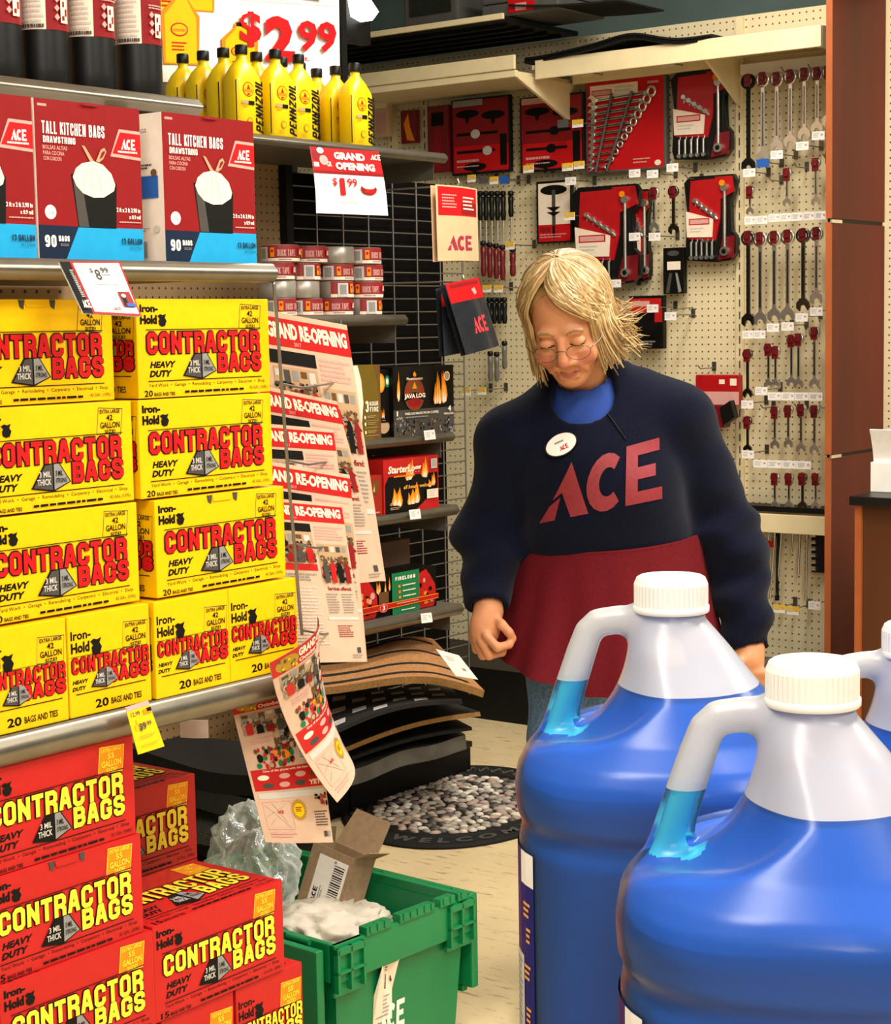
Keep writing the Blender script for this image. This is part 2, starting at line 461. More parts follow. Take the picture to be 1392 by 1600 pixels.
def _stroke(pts, closed, tx, ty):
    # one bar per segment plus a joint piece; half widths tx, ty in the two axes
    n = len(pts); out = []; ax = []
    for i in range(n if closed else n-1):
        p, q = pts[i], pts[(i+1) % n]
        dx, dy = (q[0]-p[0])/tx, (q[1]-p[1])/ty; l = math.hypot(dx, dy) or 1
        nx, ny = -dy/l*tx, dx/l*ty
        out.append([(p[0]+nx, p[1]+ny), (q[0]+nx, q[1]+ny), (q[0]-nx, q[1]-ny), (p[0]-nx, p[1]-ny)])
        ax.append(abs(dx) < 1e-6 or abs(dy) < 1e-6)
    for i in range(n):
        if not closed and i in (0, n-1): continue
        a_, b_ = ax[i-1], ax[i % len(ax)]; u, v = pts[i]
        if a_ and b_: out.append([(u-tx, v-ty), (u+tx, v-ty), (u+tx, v+ty), (u-tx, v+ty)])
        else: out.append([(u + 1.04*tx*math.cos(.3927+k*.7854), v + 1.04*ty*math.sin(.3927+k*.7854)) for k in range(8)])
    return out
def art_block(s, t, u0, v0, u1, v1, mat, th=.17, outline=None, ow=.05, gap=.16, shear=0.0, rot=0.0):
    tot = sum(BLKW.get(ch, 1.0) for ch in t) + gap*2.2*(len(t)-1)
    cw = (u1-u0)/tot; h = v1-v0
    cu, cv = (u0+u1)/2, (v0+v1)/2; cr, sr = math.cos(rot), math.sin(rot)
    def lay(ex, m):
        x = u0
        for ch in t:
            w = BLKW.get(ch, 1.0)*cw
            tx0 = cw*th; ty0 = min(h*.16, tx0*s.W/s.H)
            e = ex*cw; ey = e*s.W/s.H
            for kind, pts in BLK.get(ch, []) or []:
                P = [(x + tx0 + px*(w-2*tx0), v0 + ty0 + py*(h-2*ty0)) for px, py in pts]
                if kind == 'o':      # butt ends reach the cap and base lines
                    def ext(p, q):
                        dx, dy = (p[0]-q[0])/tx0, (p[1]-q[1])/ty0; l = math.hypot(dx, dy) or 1
                        return (p[0] + dx/l*(tx0*.98+e), p[1] + dy/l*(ty0*.98+ey))
                    if ch not in '-.':
                        def edge(r): return r[1] in (0, 1) or (r[0] in (0, 1) and ch in 'ELFTZ2')
                        P = [ext(P[0], P[1]) if edge(pts[0]) else P[0]] + P[1:-1] + [ext(P[-1], P[-2]) if edge(pts[-1]) else P[-1]]
                for q in _stroke(P, kind == 'c', tx0+e, ty0+ey):
                    q2 = []
                    for u, v in q:
                        v = min(max(v, v0-ey), v1+ey)
                        u += shear*(cv-v)*s.H/s.W
                        if rot:
                            du, dv = (u-cu)*s.W, (v-cv)*s.H; u, v = cu + (du*cr-dv*sr)/s.W, cv + (du*sr+dv*cr)/s.H
                        q2.append((u, v))
                    s.poly(q2, m, True)
            x += w + gap*2.2*cw
        s.l += s.step
    if outline: lay(ow, outline)
    lay(0, mat)
Art.block = art_block
# ================================================================== the room
def pegmat(name, base, hole, pitch=.0254, r=.11):
    m = bpy.data.materials.new(name); m.use_nodes = True
    nt = m.node_tree; N = nt.nodes; L = nt.links; p = N['Principled BSDF']
    p.inputs['Roughness'].default_value = .6
    tc = N.new('ShaderNodeTexCoord'); sp = N.new('ShaderNodeSeparateXYZ'); L.new(tc.outputs['Object'], sp.inputs[0])
    def fr(o):
        a = N.new('ShaderNodeMath'); a.operation = 'DIVIDE'; L.new(o, a.inputs[0]); a.inputs[1].default_value = pitch
        b = N.new('ShaderNodeMath'); b.operation = 'FRACT'; L.new(a.outputs[0], b.inputs[0])
        c = N.new('ShaderNodeMath'); c.operation = 'SUBTRACT'; L.new(b.outputs[0], c.inputs[0]); c.inputs[1].default_value = .5
        d = N.new('ShaderNodeMath'); d.operation = 'MULTIPLY'; L.new(c.outputs[0], d.inputs[0]); L.new(c.outputs[0], d.inputs[1])
        return d.outputs[0]
    s = N.new('ShaderNodeMath'); s.operation = 'ADD'; L.new(fr(sp.outputs[0]), s.inputs[0]); L.new(fr(sp.outputs[2]), s.inputs[1])
    q = N.new('ShaderNodeMath'); q.operation = 'LESS_THAN'; L.new(s.outputs[0], q.inputs[0]); q.inputs[1].default_value = (r*1.15)**2
    nz = N.new('ShaderNodeTexNoise'); nz.inputs['Scale'].default_value = 9; L.new(tc.outputs['Object'], nz.inputs['Vector'])
    rp = N.new('ShaderNodeValToRGB'); c = lin(base)
    rp.color_ramp.elements[0].color = tuple(x*.93 for x in c[:3]) + (1,); rp.color_ramp.elements[1].color = c
    L.new(nz.outputs['Fac'], rp.inputs[0])
    mx = N.new('ShaderNodeMix'); mx.data_type = 'RGBA'; L.new(q.outputs[0], mx.inputs['Factor'])
    L.new(rp.outputs[0], mx.inputs['A']); mx.inputs['B'].default_value = lin(hole)
    L.new(mx.outputs['Result'], p.inputs['Base Color'])
    MATS[name] = m
pegmat('pegboard_cream', 'e9dab2', '5a4a2c')
pegmat('pegboard_tan', 'b49368', '3c2c18')
mt('wall_teal', '6d8482', .8, var=.05, vs=6)
mt('ceiling_white', 'cfcac0', .9, var=.03)
# speckled beige vinyl floor
m = mt('vinyl_floor', 'd9c499', .42, var=.05, vs=5)
nt = m.node_tree; N = nt.nodes; L = nt.links
p = N['Principled BSDF']; old = p.inputs['Base Color'].links[0].from_socket
tc = N.new('ShaderNodeTexCoord'); mp = N.new('ShaderNodeMapping'); mp.inputs['Scale'].default_value = (60, 12, 1); mp.inputs['Rotation'].default_value = (0, 0, TH + R(35))
L.new(tc.outputs['Object'], mp.inputs[0])
nz = N.new('ShaderNodeTexNoise'); nz.inputs['Scale'].default_value = 1.0; nz.inputs['Detail'].default_value = 6; nz.inputs['Roughness'].default_value = .7
L.new(mp.outputs[0], nz.inputs['Vector'])
rp = N.new('ShaderNodeValToRGB'); rp.color_ramp.elements[0].position = .56; rp.color_ramp.elements[1].position = .66
L.new(nz.outputs['Fac'], rp.inputs[0])
mx = N.new('ShaderNodeMix'); mx.data_type = 'RGBA'; L.new(rp.outputs[0], mx.inputs['Factor']); L.new(old, mx.inputs['A']); mx.inputs['B'].default_value = lin('9c8558')
L.new(mx.outputs['Result'], p.inputs['Base Color'])

def slab(name, a0, a1, b0, b1, z0, z1, mat, kind='structure'):
    mb = MB(); mb.box(0, a1-a0, 0, b1-b0, z0, z1, mat)
    return tag(mb.build(name, loc=ab(a0, b0), rotz=RS), kind=kind)
slab('floor', -5.0, 7.0, -5.5, 6.0, -.05, 0.0, 'vinyl_floor')
slab('ceiling', -5.0, 7.0, -5.5, 6.0, 3.3, 3.35, 'ceiling_white')
slab('wall_back', 6.35, 6.4, -5.5, 6.0, 0, 3.3, 'wall_teal')
slab('wall_left', -5.0, 6.35, 5.6, 5.65, 0, 3.3, 'wall_teal')
# ================================================================== near shelf unit on the left
gl = thing('shelf_unit', 'grey metal store shelf stacked with yellow and red boxes of bags', 'shelf', ab(1.2, 1.98), RS)
def lx(a): return a - 1.2
def shelf_part(parent, x1, y0, y1, ztop, zlip, x0=0.0, lip='steel_shelf', deck='steel_dull', rounded=True):
    mb = MB(); mb.box(x0, x1, y0+.006, y1, ztop-.022, ztop, deck)
    mb.build('shelf', parent)
    mb = MB(); h = ztop - zlip
    if rounded:
        pts = [(y0+.006, ztop+.001), (y0+.002, ztop-.001)]
        for k in range(7):
            t = k/6; pts.append((y0 - .007*math.sin(math.pi*t) , ztop - .004 - (h-.008)*t))
        pts += [(y0+.004, zlip), (y0+.008, zlip)]
    else: pts = [(y0+.004, ztop+.001), (y0, ztop), (y0-.004, zlip+.004), (y0, zlip), (y0+.008, zlip)]
    vs = [(x0, y, z) for y, z in pts] + [(x1, y, z) for y, z in pts]; n = len(pts)
    mb.add(vs, [(i, i+1, n+i+1, n+i) for i in range(n-1)], lip, rounded)
    mb.add(vs, [list(range(n-1,-1,-1)), list(range(n, 2*n))], lip)
    mb.build('price_rail', parent)
shelf_part(gl, lx(2.17), 0, .46, .893, .852)
shelf_part(gl, lx(2.150), 0, .46, 1.542, 1.513)
shelf_part(gl, lx(2.076), .08, .46, 1.797, 1.771)
mb = MB(); mb.box(lx(1.2), lx(2.17), .02, .46, 0, .25, 'metal_black'); mb.build('base_deck', gl)
mb = MB(); mb.box(lx(1.2), lx(2.15), .482, .495, .25, 2.0, 'pegboard_tan'); mb.build('back_panel', gl)
for x in (lx(1.22), lx(2.12)):
    mb = MB(); mb.box(x, x+.03, .495, .53, 0, 2.0, 'metal_black'); mb.build('upright', gl)

# ---- cartons of contractor bags
def fist(a, u0, v0, u1, v1, m):
    w, h = u1-u0, v1-v0
    a.poly([(u0+w*x, v0+h*y) for x, y in [(.05,.15),(.35,.02),(.6,.1),(.95,.0),(.8,.3),(.98,.55),(.8,.95),(.45,1),(.2,.85),(.15,.5),(.3,.4)]], m)
def contractor_art(a, sch, narrow=False, gal='42', cnt='20'):
    main, edge, dark, boxm = (('ink_red', 'ink_black', 'ink_black', None) if sch == 'y' else ('ink_yellow', 'ink_black', 'ink_black', 'ink_orange'))
    k = 1.0
    if narrow:
        a.text('Iron-', .03, .15, .27, .24, dark, .03); a.text('Hold', .03, .265, .25, .37, dark, .04); fist(a, .25, .25, .40, .42, dark)
        L = [(.66,.14,.97,.42), (.03,.415,.97,.57), (.47,.575,.97,.72), (.25,.53,.58,.76)]
        a.rect(.02, .40, .72, .405, dark); hd = (.03, .635, .23, .74); ln = .77
    else:
        a.text('Iron-', .025, .055, .155, .135, dark, .055); a.text('Hold', .025, .16, .145, .255, dark, .06); fist(a, .145, .15, .215, .28, dark)
        L = [(.765,.05,.93,.33), (.065,.335,.915,.555), (.585,.56,.925,.765), (.32,.53,.575,.83)]
        a.rect(.06, .305, .93, .313, dark); hd = (.08, .63, .275, .79); ln = .825
    a.back()
    u0, v0, u1, v1 = L[0]; d = .008
    if boxm: a.poly([(u0+d,v0),(u1+d,v0+.02),(u1-d,v1),(u0-d,v1-.02)], 'ink_orange'); ic = 'ink_yellow'
    else: ic = 'ink_dkgrey'
    for (p, q) in (((u0+d,v0),(u1+d,v0+.02)), ((u1+d,v0+.02),(u1-d,v1)), ((u1-d,v1),(u0-d,v1-.02)), ((u0-d,v1-.02),(u0+d,v0))):
        du, dv = q[0]-p[0], q[1]-p[1]; n = math.hypot(du, dv*.5); e = .0035
        ou, ov = -dv*.5/n*e, du/n*e*2
        a.poly([p, q, (q[0]+ou, q[1]+ov), (p[0]+ou, p[1]+ov)], ic, True)
    w, h = u1-u0, v1-v0
    tcol = 'card_red' if boxm else dark
    a.l = a.b + 2*a.step
    for t, x0, y0, x1, y1 in (('EXTRA LARGE', .10,.08,.92,.22), (gal, .36,.27,.62,.47), ('GALLON', .1,.52,.9,.74), ('SIZE!', .28,.79,.72,.92)):
        a.text(t, u0+w*x0, v0+h*y0, u0+w*x1, v0+h*y1, 'ink_yellow' if boxm else tcol, .02); a.l = a.b + 2*a.step
    a.back(2); u0, v0, u1, v1 = L[1]; a.block('CONTRACTOR', u0, v0, u1, v1, main, .165, outline=edge, ow=.075, gap=.07)
    a.back(1); u0, v0, u1, v1 = L[2]; a.block('BAGS', u0, v0, u1, v1, main, .165, outline=edge, ow=.075, gap=.07)
    a.back(3); u0, v0, u1, v1 = L[3]; w, h = u1-u0, v1-v0
    def q(x, y): return (u0+w*x, v0+h*y)
    a.poly([q(.33,.1), q(.72,.08), q(1.0,.72), q(.56,1), q(.0,.86)], 'ink_black')
    a.poly([q(.36,.14), q(.54,.12), q(.53,.94), q(.06,.83)], 'ink_dkgrey' if sch == 'y' else 'ink_black')
    a.poly([q(.57,.12), q(.70,.11), q(.96,.71), q(.57,.94)], 'ink_grey')
    for i, t in enumerate(('3 MIL', 'THICK')): 
        x0, y0 = q(.20-.06*i, .33+.24*i); x1, y1 = q(.49, .52+.25*i); a.text(t, x0, y0, x1, y1, 'ink_ltgrey', .02)
    for i, t in enumerate(('3 MIL', 'STRONG')):
        x0, y0 = q(.60, .33+.24*i); x1, y1 = q(.78+.09*i, .50+.22*i); a.text(t, x0, y0, x1, y1, 'ink_black', .02)
    a.back(); u0, v0, u1, v1 = hd; mid = (v0+v1)/2
    a.text('HEAVY', u0+.005, v0, u1, mid-.012, dark, .05, .25); a.text('DUTY', u0, mid+.012, u0+(u1-u0)*.84, v1, dark, .05, .25)
    a.rect(.07, ln, .93, ln+.009, dark); a.back()
    if narrow:
        a.text(cnt, .30, .86, .46, .95, dark, .03); a.text('BAGS AND TIES', .49, .875, .87, .94, dark, .02)
    else:
        a.text('Yard Work  \u2022  Garage  \u2022  Remodeling  \u2022  Carpentry  \u2022  Electrical  \u2022  Shop', .075, .855, .955, .90, dark if sch == 'y' else 'ink_black', .0)
        a.text(cnt, .04, .92, .10, .985, dark, .02); a.text('BAGS AND TIES', .11, .945, .26, .982, dark, .02)
        a.text('42 GAL. (159L)' if gal == '42' else '55 GAL. (208L)', .83, .925, .97, .965, dark, .0)
        a.lines(.33, .94, .78, .965, 1, dark, .9, False)
def contractor_mesh(W, D, H, sch, narrow=False, tab=False, top=False):
    mb = MB(); cm = 'card_yellow' if sch == 'y' else 'card_red'
    mb.box(0, W, 0, D, 0, H, cm, .0015)
    gal, cnt = ('42', '20') if sch == 'y' else ('55', '15')
    contractor_art(Art(mb, front(0, W, 0, H, 0), W, H), sch, narrow, gal, cnt)
    contractor_art(Art(mb, side_l(0, D, 0, H, 0), D, H), sch, True, gal, cnt)
    if top: contractor_art(Art(mb, top_f(0, W, 0, D, H), W, D), sch, narrow, gal, cnt)
    return mb.mesh('carton')
BW, BH = .283, .146
YB = contractor_mesh(BW, .2, BH, 'y'); YN = contractor_mesh(.157, .26, BH, 'y', True)
RB = contractor_mesh(.287, .2, .1495, 'r', top=True); RN = contractor_mesh(.156, .26, .1495, 'r', True, top=True)
def tabs(parent, W, H, cm):                       # the torn tuck flap of the lid
    mb = MB()
    for s in (-1, 1):
        c = W*.5 + s*.028
        mb.prism([(c-.004, H-.001), (c+.006, H-.001), (c+.004, H-.014), (c-.002, H-.011)], -.0015, .0005, 'ink_dkgrey')
    mb.prism([(W*.5-.022, H-.0005), (W*.5+.022, H-.0005), (W*.5+.019, H-.011), (W*.5-.019, H-.011)], -.0018, .0005, cm)
    return mb.build('tuck_flap', parent)
def carton(me, name, a, b, z, label, group, rot=0.0, sz=1.0):
    o = bpy.data.objects.new(name, me); COL.objects.link(o)
    o.location = ab(a, b, z); o.rotation_euler = (0, 0, RS + R(rot)); o.scale = (1, 1, sz)
    return tag(o, label, 'box', group)
gy = 'yellow cartons of contractor bags'; nm = 'contractor_bag_carton'
Z4 = [.8945, 1.0445, 1.194, 1.342]
o = carton(YB, nm, 1.561, 2.02, Z4[3], 'yellow contractor bag carton behind the price sign, left top of its stack', gy, .6); tabs(o, BW, BH, 'card_yellow')
o = carton(YB, nm, 1.870, 2.0, Z4[3], 'yellow contractor bag carton topmost of the right stack, under the tall kitchen bags', gy)
carton(YB, nm, 1.574, 2.003, Z4[2], 'yellow contractor bag carton second from top in the left stack', gy)
carton(YB, nm, 1.867, 1.999, Z4[2], 'yellow contractor bag carton second from top in the right stack', gy, -.4)
carton(YB, nm, 1.577, 2.002, Z4[1], 'yellow contractor bag carton third from top in the left stack', gy)
o = carton(YB, nm, 1.886, 1.992, Z4[1], 'yellow contractor bag carton with torn lid tab, third from top in right stack', gy); tabs(o, BW, BH, 'card_yellow')
carton(YN, nm, 1.549, 1.99, Z4[0], 'yellow carton end cut off by the left picture edge, bottom row on shelf', gy)
carton(YN, nm, 1.709, 1.99, Z4[0], 'yellow carton end in bottom row, above the yellow sale tag and left of it', gy)
carton(YN, nm, 1.872, 1.986, Z4[0], 'yellow carton end in bottom row, second from the right end of shelf', gy)
carton(YN, nm, 2.030, 1.986, Z4[0], 'yellow carton end at the right end of the bottom row, beside flyers', gy)
gr = 'red cartons of contractor bags'; nm = 'heavy_bag_carton'
carton(RB, nm, 1.538, 1.99, .701, 'red contractor bag carton topmost of the left stack, right under the shelf', gr)
o = carton(RB, nm, 1.543, 1.986, .551, 'red contractor bag carton with notched lid, second in the left stack', gr); tabs(o, .287, .1495, 'card_red')
carton(RB, nm, 1.555, 1.98, .401, 'red contractor bag carton at bottom left corner, third in the left stack', gr)
carton(RB, nm, 1.555, 1.985, .251, 'red contractor bag carton lowest in the left stack, below the picture edge', gr)
carton(RB, nm, 1.846, 1.985, .4035, 'red contractor bag carton with its whole front and top visible, beside green crate', gr)
carton(RN, nm, 1.862, 1.99, .252, 'red carton end at the bottom edge, left one under the large red carton', gr)
carton(RN, nm, 2.024, 1.99, .252, 'red carton end at the bottom edge, right one touching the green crate', gr)
carton(RB, nm, 1.922, 2.255, .527, 'red contractor bag carton set back in shade behind the front red stack', gr)
carton(RB, nm, 1.922, 2.255, .3885, 'red contractor bag carton hidden under the set-back red carton', gr, sz=.92)
carton(RB, nm, 1.922, 2.262, .2505, 'red contractor bag carton lowest of the hidden rear stack', gr, sz=.92)

# ---- tall kitchen bag boxes
def kitchen_mesh():
    W, D, H = .1955, .13, .219; mb = MB(); mb.box(0, W, 0, D, 0, H, 'card_white', .001)
    a = Art(mb, front(0, W, 0, H, 0), W, H)
    a.rect(0, 0, 1, 1, 'card_maroon'); a.mark()
    a.lines(.03, .03, .11, .05, 1, 'ink_pink', .8, False)
    a.block('TALL KITCHEN BAGS', .06, .137, .645, .215, 'ink_white', .19, gap=.12)
    a.block('DRAWSTRING', .065, .23, .36, .272, 'ink_white', .18, gap=.12)
    a.back()
    for i, t in enumerate(('BOLSAS ALTAS', 'PARA COCINA', 'CON CORDON')): a.text(t, .065, .287 + .035*i, .29 - .03*i, .312 + .035*i, 'ink_pink', .01)
    a.back(); a.poly([(.79,.145),(1,.15),(1,.34),(.70,.325)], 'ink_pink'); a.poly([(.80,.165),(1,.17),(1,.32),(.72,.305)], 'ink_red')
    a.ace(.805, .205, .945, .275, 'ink_white'); a.lines(.77, .285, .96, .30, 1, 'ink_white', .8, False)
    # waste bin with a white bag tied over it
    a.back(); a.poly([(.315,.455),(.75,.50),(.735,.79),(.73,.795),(.37,.795),(.36,.72)], 'ink_black')
    a.poly([(.33,.47),(.42,.53),(.47,.79),(.375,.79)], 'ink_dkgrey')
    a.poly([(.33,.475),(.36,.42),(.42,.385),(.53,.365),(.62,.385),(.70,.44),(.735,.51),(.72,.55),(.62,.595),(.52,.60),(.42,.575),(.36,.53)], 'ink_cream')
    for u0, v0, u1, v1 in ((.52,.38,.50,.58), (.56,.39,.60,.57), (.47,.40,.42,.55)):
        a.poly([(u0,v0),(u0+.008,v0),(u1+.006,v1),(u1,v1)], 'ink_ltgrey', True)
    a.l += a.step
    a.poly([(.42,.27),(.45,.275),(.53,.365),(.495,.37)], 'ink_tan'); a.poly([(.55,.365),(.60,.29),(.635,.275),(.655,.30),(.62,.35),(.58,.372)], 'ink_tan')
    a.poly([(.585,.35),(.61,.305),(.635,.295),(.64,.305),(.61,.34)], 'card_maroon')
    a.back(); a.ell(.115, .705, .052, .045, 'ink_white'); a.text('USA', .085, .70, .145, .72, 'ink_grey')
    a.text('2 ft x 2 ft 3.90 in', .74, .655, .975, .685, 'ink_white', .03); a.text('x 0.9 mil', .86, .70, .975, .728, 'ink_white', .03); a.lines(.76, .745, .975, .755, 1, 'ink_pink', .8, False)
    a.back(); a.poly([(0,.79),(1,.79),(1,1),(0,1)], 'ink_cyan'); a.poly([(0,.787),(.37,.79),(.245,1),(0,1)], 'ink_navy')
    a.block('90', .05, .85, .155, .925, 'ink_white', .2, gap=.1); a.block('BAGS', .175, .852, .275, .888, 'ink_white', .2, gap=.1); a.text('BOLSAS', .19, .90, .265, .918, 'ink_grey', .01)
    a.block('13 GALLON', .775, .855, .975, .893, 'ink_navy', .18, gap=.1); a.text('49.2 LITROS', .85, .91, .975, .925, 'ink_navy')
    a.poly([(.42,.0),(.60,.0),(.575,.018),(.445,.018)], 'ink_maroon')
    s = Art(mb, side_l(0, D, 0, H, 0), D, H)
    s.text('BAGS', .55, .10, .75, .13, 'ink_grey', .02); s.lines(.1, .10, .5, .13, 1, 'ink_grey', .9, False)
    s.lines(.45, .34, .85, .38, 2, 'ink_dkgrey', .6)
    s.rect(.50, .42, .92, .57, 'ink_blue'); s.ell(.56, .40, .05, .025, 'ink_brown', 12); s.ell(.86, .40, .05, .025, 'ink_brown', 12)
    s.lines(.4, .77, .8, .80, 2, 'ink_grey', .4); s.ell(.88, .78, .05, .025, 'ink_ltgrey', 12); s.rect(.55, .86, .72, .97, 'ink_grey')
    return mb.mesh('kitchen_bag_box')
KM = kitchen_mesh(); gk = 'boxes of tall kitchen bags'
for a_, b_, lb in ((1.494, 2.0, 'maroon tall kitchen bags box cut off by the left picture edge'),
                   (1.694, 2.0, 'maroon tall kitchen bags box in the middle, above the hanging price sign'),
                   (1.934, 2.0, 'maroon tall kitchen bags box at the right shelf end, white side showing')):
    o = bpy.data.objects.new('kitchen_bag_box', KM); COL.objects.link(o); o.location = ab(a_, b_, 1.5432); o.rotation_euler = (0, 0, RS)
    tag(o, lb, 'box', gk)

# ---- black propane cylinders on the top shelf
def propane():
    r = thing('propane_cylinder', 'x', 'gas cylinder', (0,0,0), RS)
    mb = MB(); mb.lathe([(.030,0),(.034,.003),(.0365,.012),(.037,.03),(.037,.215),(.034,.235),(.026,.252),(.014,.262),(.012,.27)], 28, 'plastic_black'); mb.build('body', r)
    mb = MB(); mb.lathe([(.0125,.268),(.0125,.29),(.010,.292)], 16, 'plastic_red'); mb.build('cap', r)
    mb = MB(); z0, z1 = .082, .21
    def cm(u, v, l):
        t = R(-256) + u*R(250); rr = .0373 + l
        return (rr*math.cos(t), rr*math.sin(t), z1 - (z1-z0)*v)
    a = Art(mb, cm, .16, z1-z0, .0003)
    a.rect(0, 0, .53, 1, 'ink_cream', True, 16); a.rect(.53, 0, 1, 1, 'card_maroon', False, 16)
    a.lines(.28, .05, .51, .95, 16, 'ink_ltgrey', .5); a.lines(.05, .05, .25, .95, 16, 'ink_ltgrey', .5)
    a.lines(.29, .94, .51, .985, 1, 'ink_dkgrey', .9, False)
    a.text('PROPANE', .58, .30, .80, .38, 'ink_pink', .02); a.lines(.6, .54, .85, .60, 2, 'ink_pink', .5)
    a.rect(.66, .64, .74, .92, 'ink_cream'); a.rect(.68, .68, .70, .74, 'ink_maroon', True); a.rect(.71, .76, .73, .84, 'ink_maroon', True); a.rect(.675, .84, .70, .89, 'ink_maroon')
    for v in (.66, .76, .86): a.poly([(.60,v),(.625,v-.04),(.65,v),(.625,v+.04)], 'ink_pink', True)
    mb.build('label', r)
    return r
pp = propane(); gp = 'propane cylinders on the top shelf'
for i, (a_, lb) in enumerate(((1.748, 'black propane cylinder cut off at the upper left corner'), (1.836, 'black propane cylinder second from left on top shelf'),
                              (1.927, 'black propane cylinder third from left on top shelf'), (2.024, 'black propane cylinder rightmost, next to yellow oil bottles'))):
    if i == 0: pp.location = ab(a_, 2.14, 1.7975); pp['label'] = lb; pp['group'] = gp
    else: inst(pp, ab(a_, 2.14, 1.7975), RS, lb, gp)

# ------------------------------------------------------------------ thin hanging cards from their four corners
def quad_fn(TL, TR, BR, BL, bend=None):
    TL, TR, BR, BL = map(Vector, (TL, TR, BR, BL)); c = (TL + TR)/2
    n = (TR - TL).cross(BL - TL).normalized()
    if not bend:                              # a stiff card is flat: slide its last corner into the plane of the others
        e = Vector((0, 0, CAM_H)); d = BR - e; BR = e + d*((TL - e).dot(n)/d.dot(n))
    if n.y > 0: n = -n
    def fn(u, v, l=0.0):
        p = (TL*(1-u) + TR*u)*(1-v) + (BL*(1-u) + BR*u)*v - c
        return p + n*(l + (bend(u, v) if bend else 0))
    return fn, c, ((TR-TL).length, (BL-TL).length)
def split_poly(pts, cuts, ax):
    out = [pts]
    for c in cuts:
        nx = []
        for pl in out:
            A, B = [], []
            n = len(pl)
            for i in range(n):
                p, q = pl[i], pl[(i+1) % n]
                if p[ax] <= c: A.append(p)
                if p[ax] >= c: B.append(p)
                if (p[ax]-c)*(q[ax]-c) < 0:
                    t = (c-p[ax])/(q[ax]-p[ax]); r = tuple(p[k] + t*(q[k]-p[k]) for k in (0, 1)); A.append(r); B.append(r)
            for X_ in (A, B):
                if len(X_) > 2 and max(x[ax] for x in X_) - min(x[ax] for x in X_) > 1e-7: nx.append(X_)
        out = nx
    return out
class CurvedArt(Art):                        # same, cut into strips so that print follows a curved sheet
    NU, NV = 6, 10
    def put(s, pts, fs, mat, hold=False):
        for f in fs:
            for pl in split_poly([pts[i] for i in f], [k/s.NU for k in range(1, s.NU)], 0):
                for p2 in split_poly(pl, [k/s.NV for k in range(1, s.NV)], 1):
                    s.mb.add([s.mapf(u, v, s.l) for u, v in p2], [list(range(len(p2)))], mat)
        s.l += s.step*.02 if hold else s.step
def card(name, quad, base, draw, label, cat, group=None, bend=None, th=.0006, parent=None, nu=1, nv=1, step=.0003):
    fn, c, (w, h) = quad_fn(*quad, bend=bend)
    mb = MB()
    mb.sheet(lambda u, v: fn(u, v, 0), nu, nv, base, 0)
    mb.sheet(lambda u, v: fn(u, v, -th), nu, nv, base, 0)
    cls = CurvedArt if bend else Art
    a = cls(mb, fn, w, h, step)
    if bend: a.NU, a.NV = nu, nv
    if draw: draw(a)
    o = mb.build(name, loc=c)
    if label: tag(o, label, cat, group)
    return o
def W(px, py, b): 
    a, z = onB(px, py, b); return ab(a, b, z)
# $8.99 sign clipped to the shelf edge, leaning out
def d899(a):
    a.rect(.0, .0, .17, 1, 'ink_black', True); a.rect(.17, 0, 1, 1, 'ink_red'); a.rect(.205, .03, .97, .965, 'paper_white')
    a.text('$', .42, .13, .475, .23, 'ink_dkgrey', .02); a.text('8', .49, .15, .585, .36, 'ink_dkgrey', .02); a.text('99', .60, .12, .73, .23, 'ink_dkgrey', .02); a.rect(.59, .255, .74, .265, 'ink_dkgrey')
    a.lines(.42, .42, .82, .45, 1, 'ink_ltgrey', .9, False)
    a.poly([(.73,.58),(.93,.58),(.95,.86),(.74,.86)], 'card_maroon'); a.poly([(.76,.66),(.83,.66),(.83,.84),(.77,.84)], 'ink_black'); a.ell(.80, .66, .04, .035, 'ink_cream', 12); a.poly([(.79,.80),(.95,.80),(.95,.86),(.79,.86)], 'ink_blue')
    a.ace(.52, .885, .66, .945, 'ink_red'); a.lines(.26, .90, .5, .93, 1, 'ink_ltgrey', .9, False)
    a.ace(.02, .78, .15, .93, 'ink_white'); a.lines(.06, .2, .12, .75, 14, 'ink_ltgrey', .5)
card('price_sign', (W(92,409,1.955), W(187,409,1.955), W(221,494,1.90), W(130,489,1.90)), 'paper_white', d899,
     'white price sign with red border reading $8.99 clipped to shelf edge', 'sign', th=.002)
def dtag(a):
    a.rect(0, 0, 1, .10, 'ink_pink'); a.text('12.99', .12, .15, .5, .24, 'ink_dkgrey', .01); a.rect(.62, .16, .95, .26, 'ink_orange', True); a.rect(.8, .14, 1, .22, 'ink_black')
    a.text('2', .2, .32, .28, .40, 'ink_orange'); a.lines(.12, .42, .2, .55, 3, 'ink_gold'); a.text('$9', .28, .40, .58, .57, 'ink_dkgrey', .03); a.text('99', .62, .40, .8, .49, 'ink_dkgrey', .03)
    a.lines(.2, .66, .85, .74, 2, 'ink_gold', .3); a.lines(.15, .84, .9, .90, 2, 'ink_gold', .3)
card('sale_tag', (W(196,1105,1.955), W(231,1094,1.955), W(257,1166,1.93), W(216,1179,1.93)), 'card_yellow', dtag,
     'yellow paper sale tag reading $9.99 hanging from the lower shelf edge', 'price tag', th=.001)
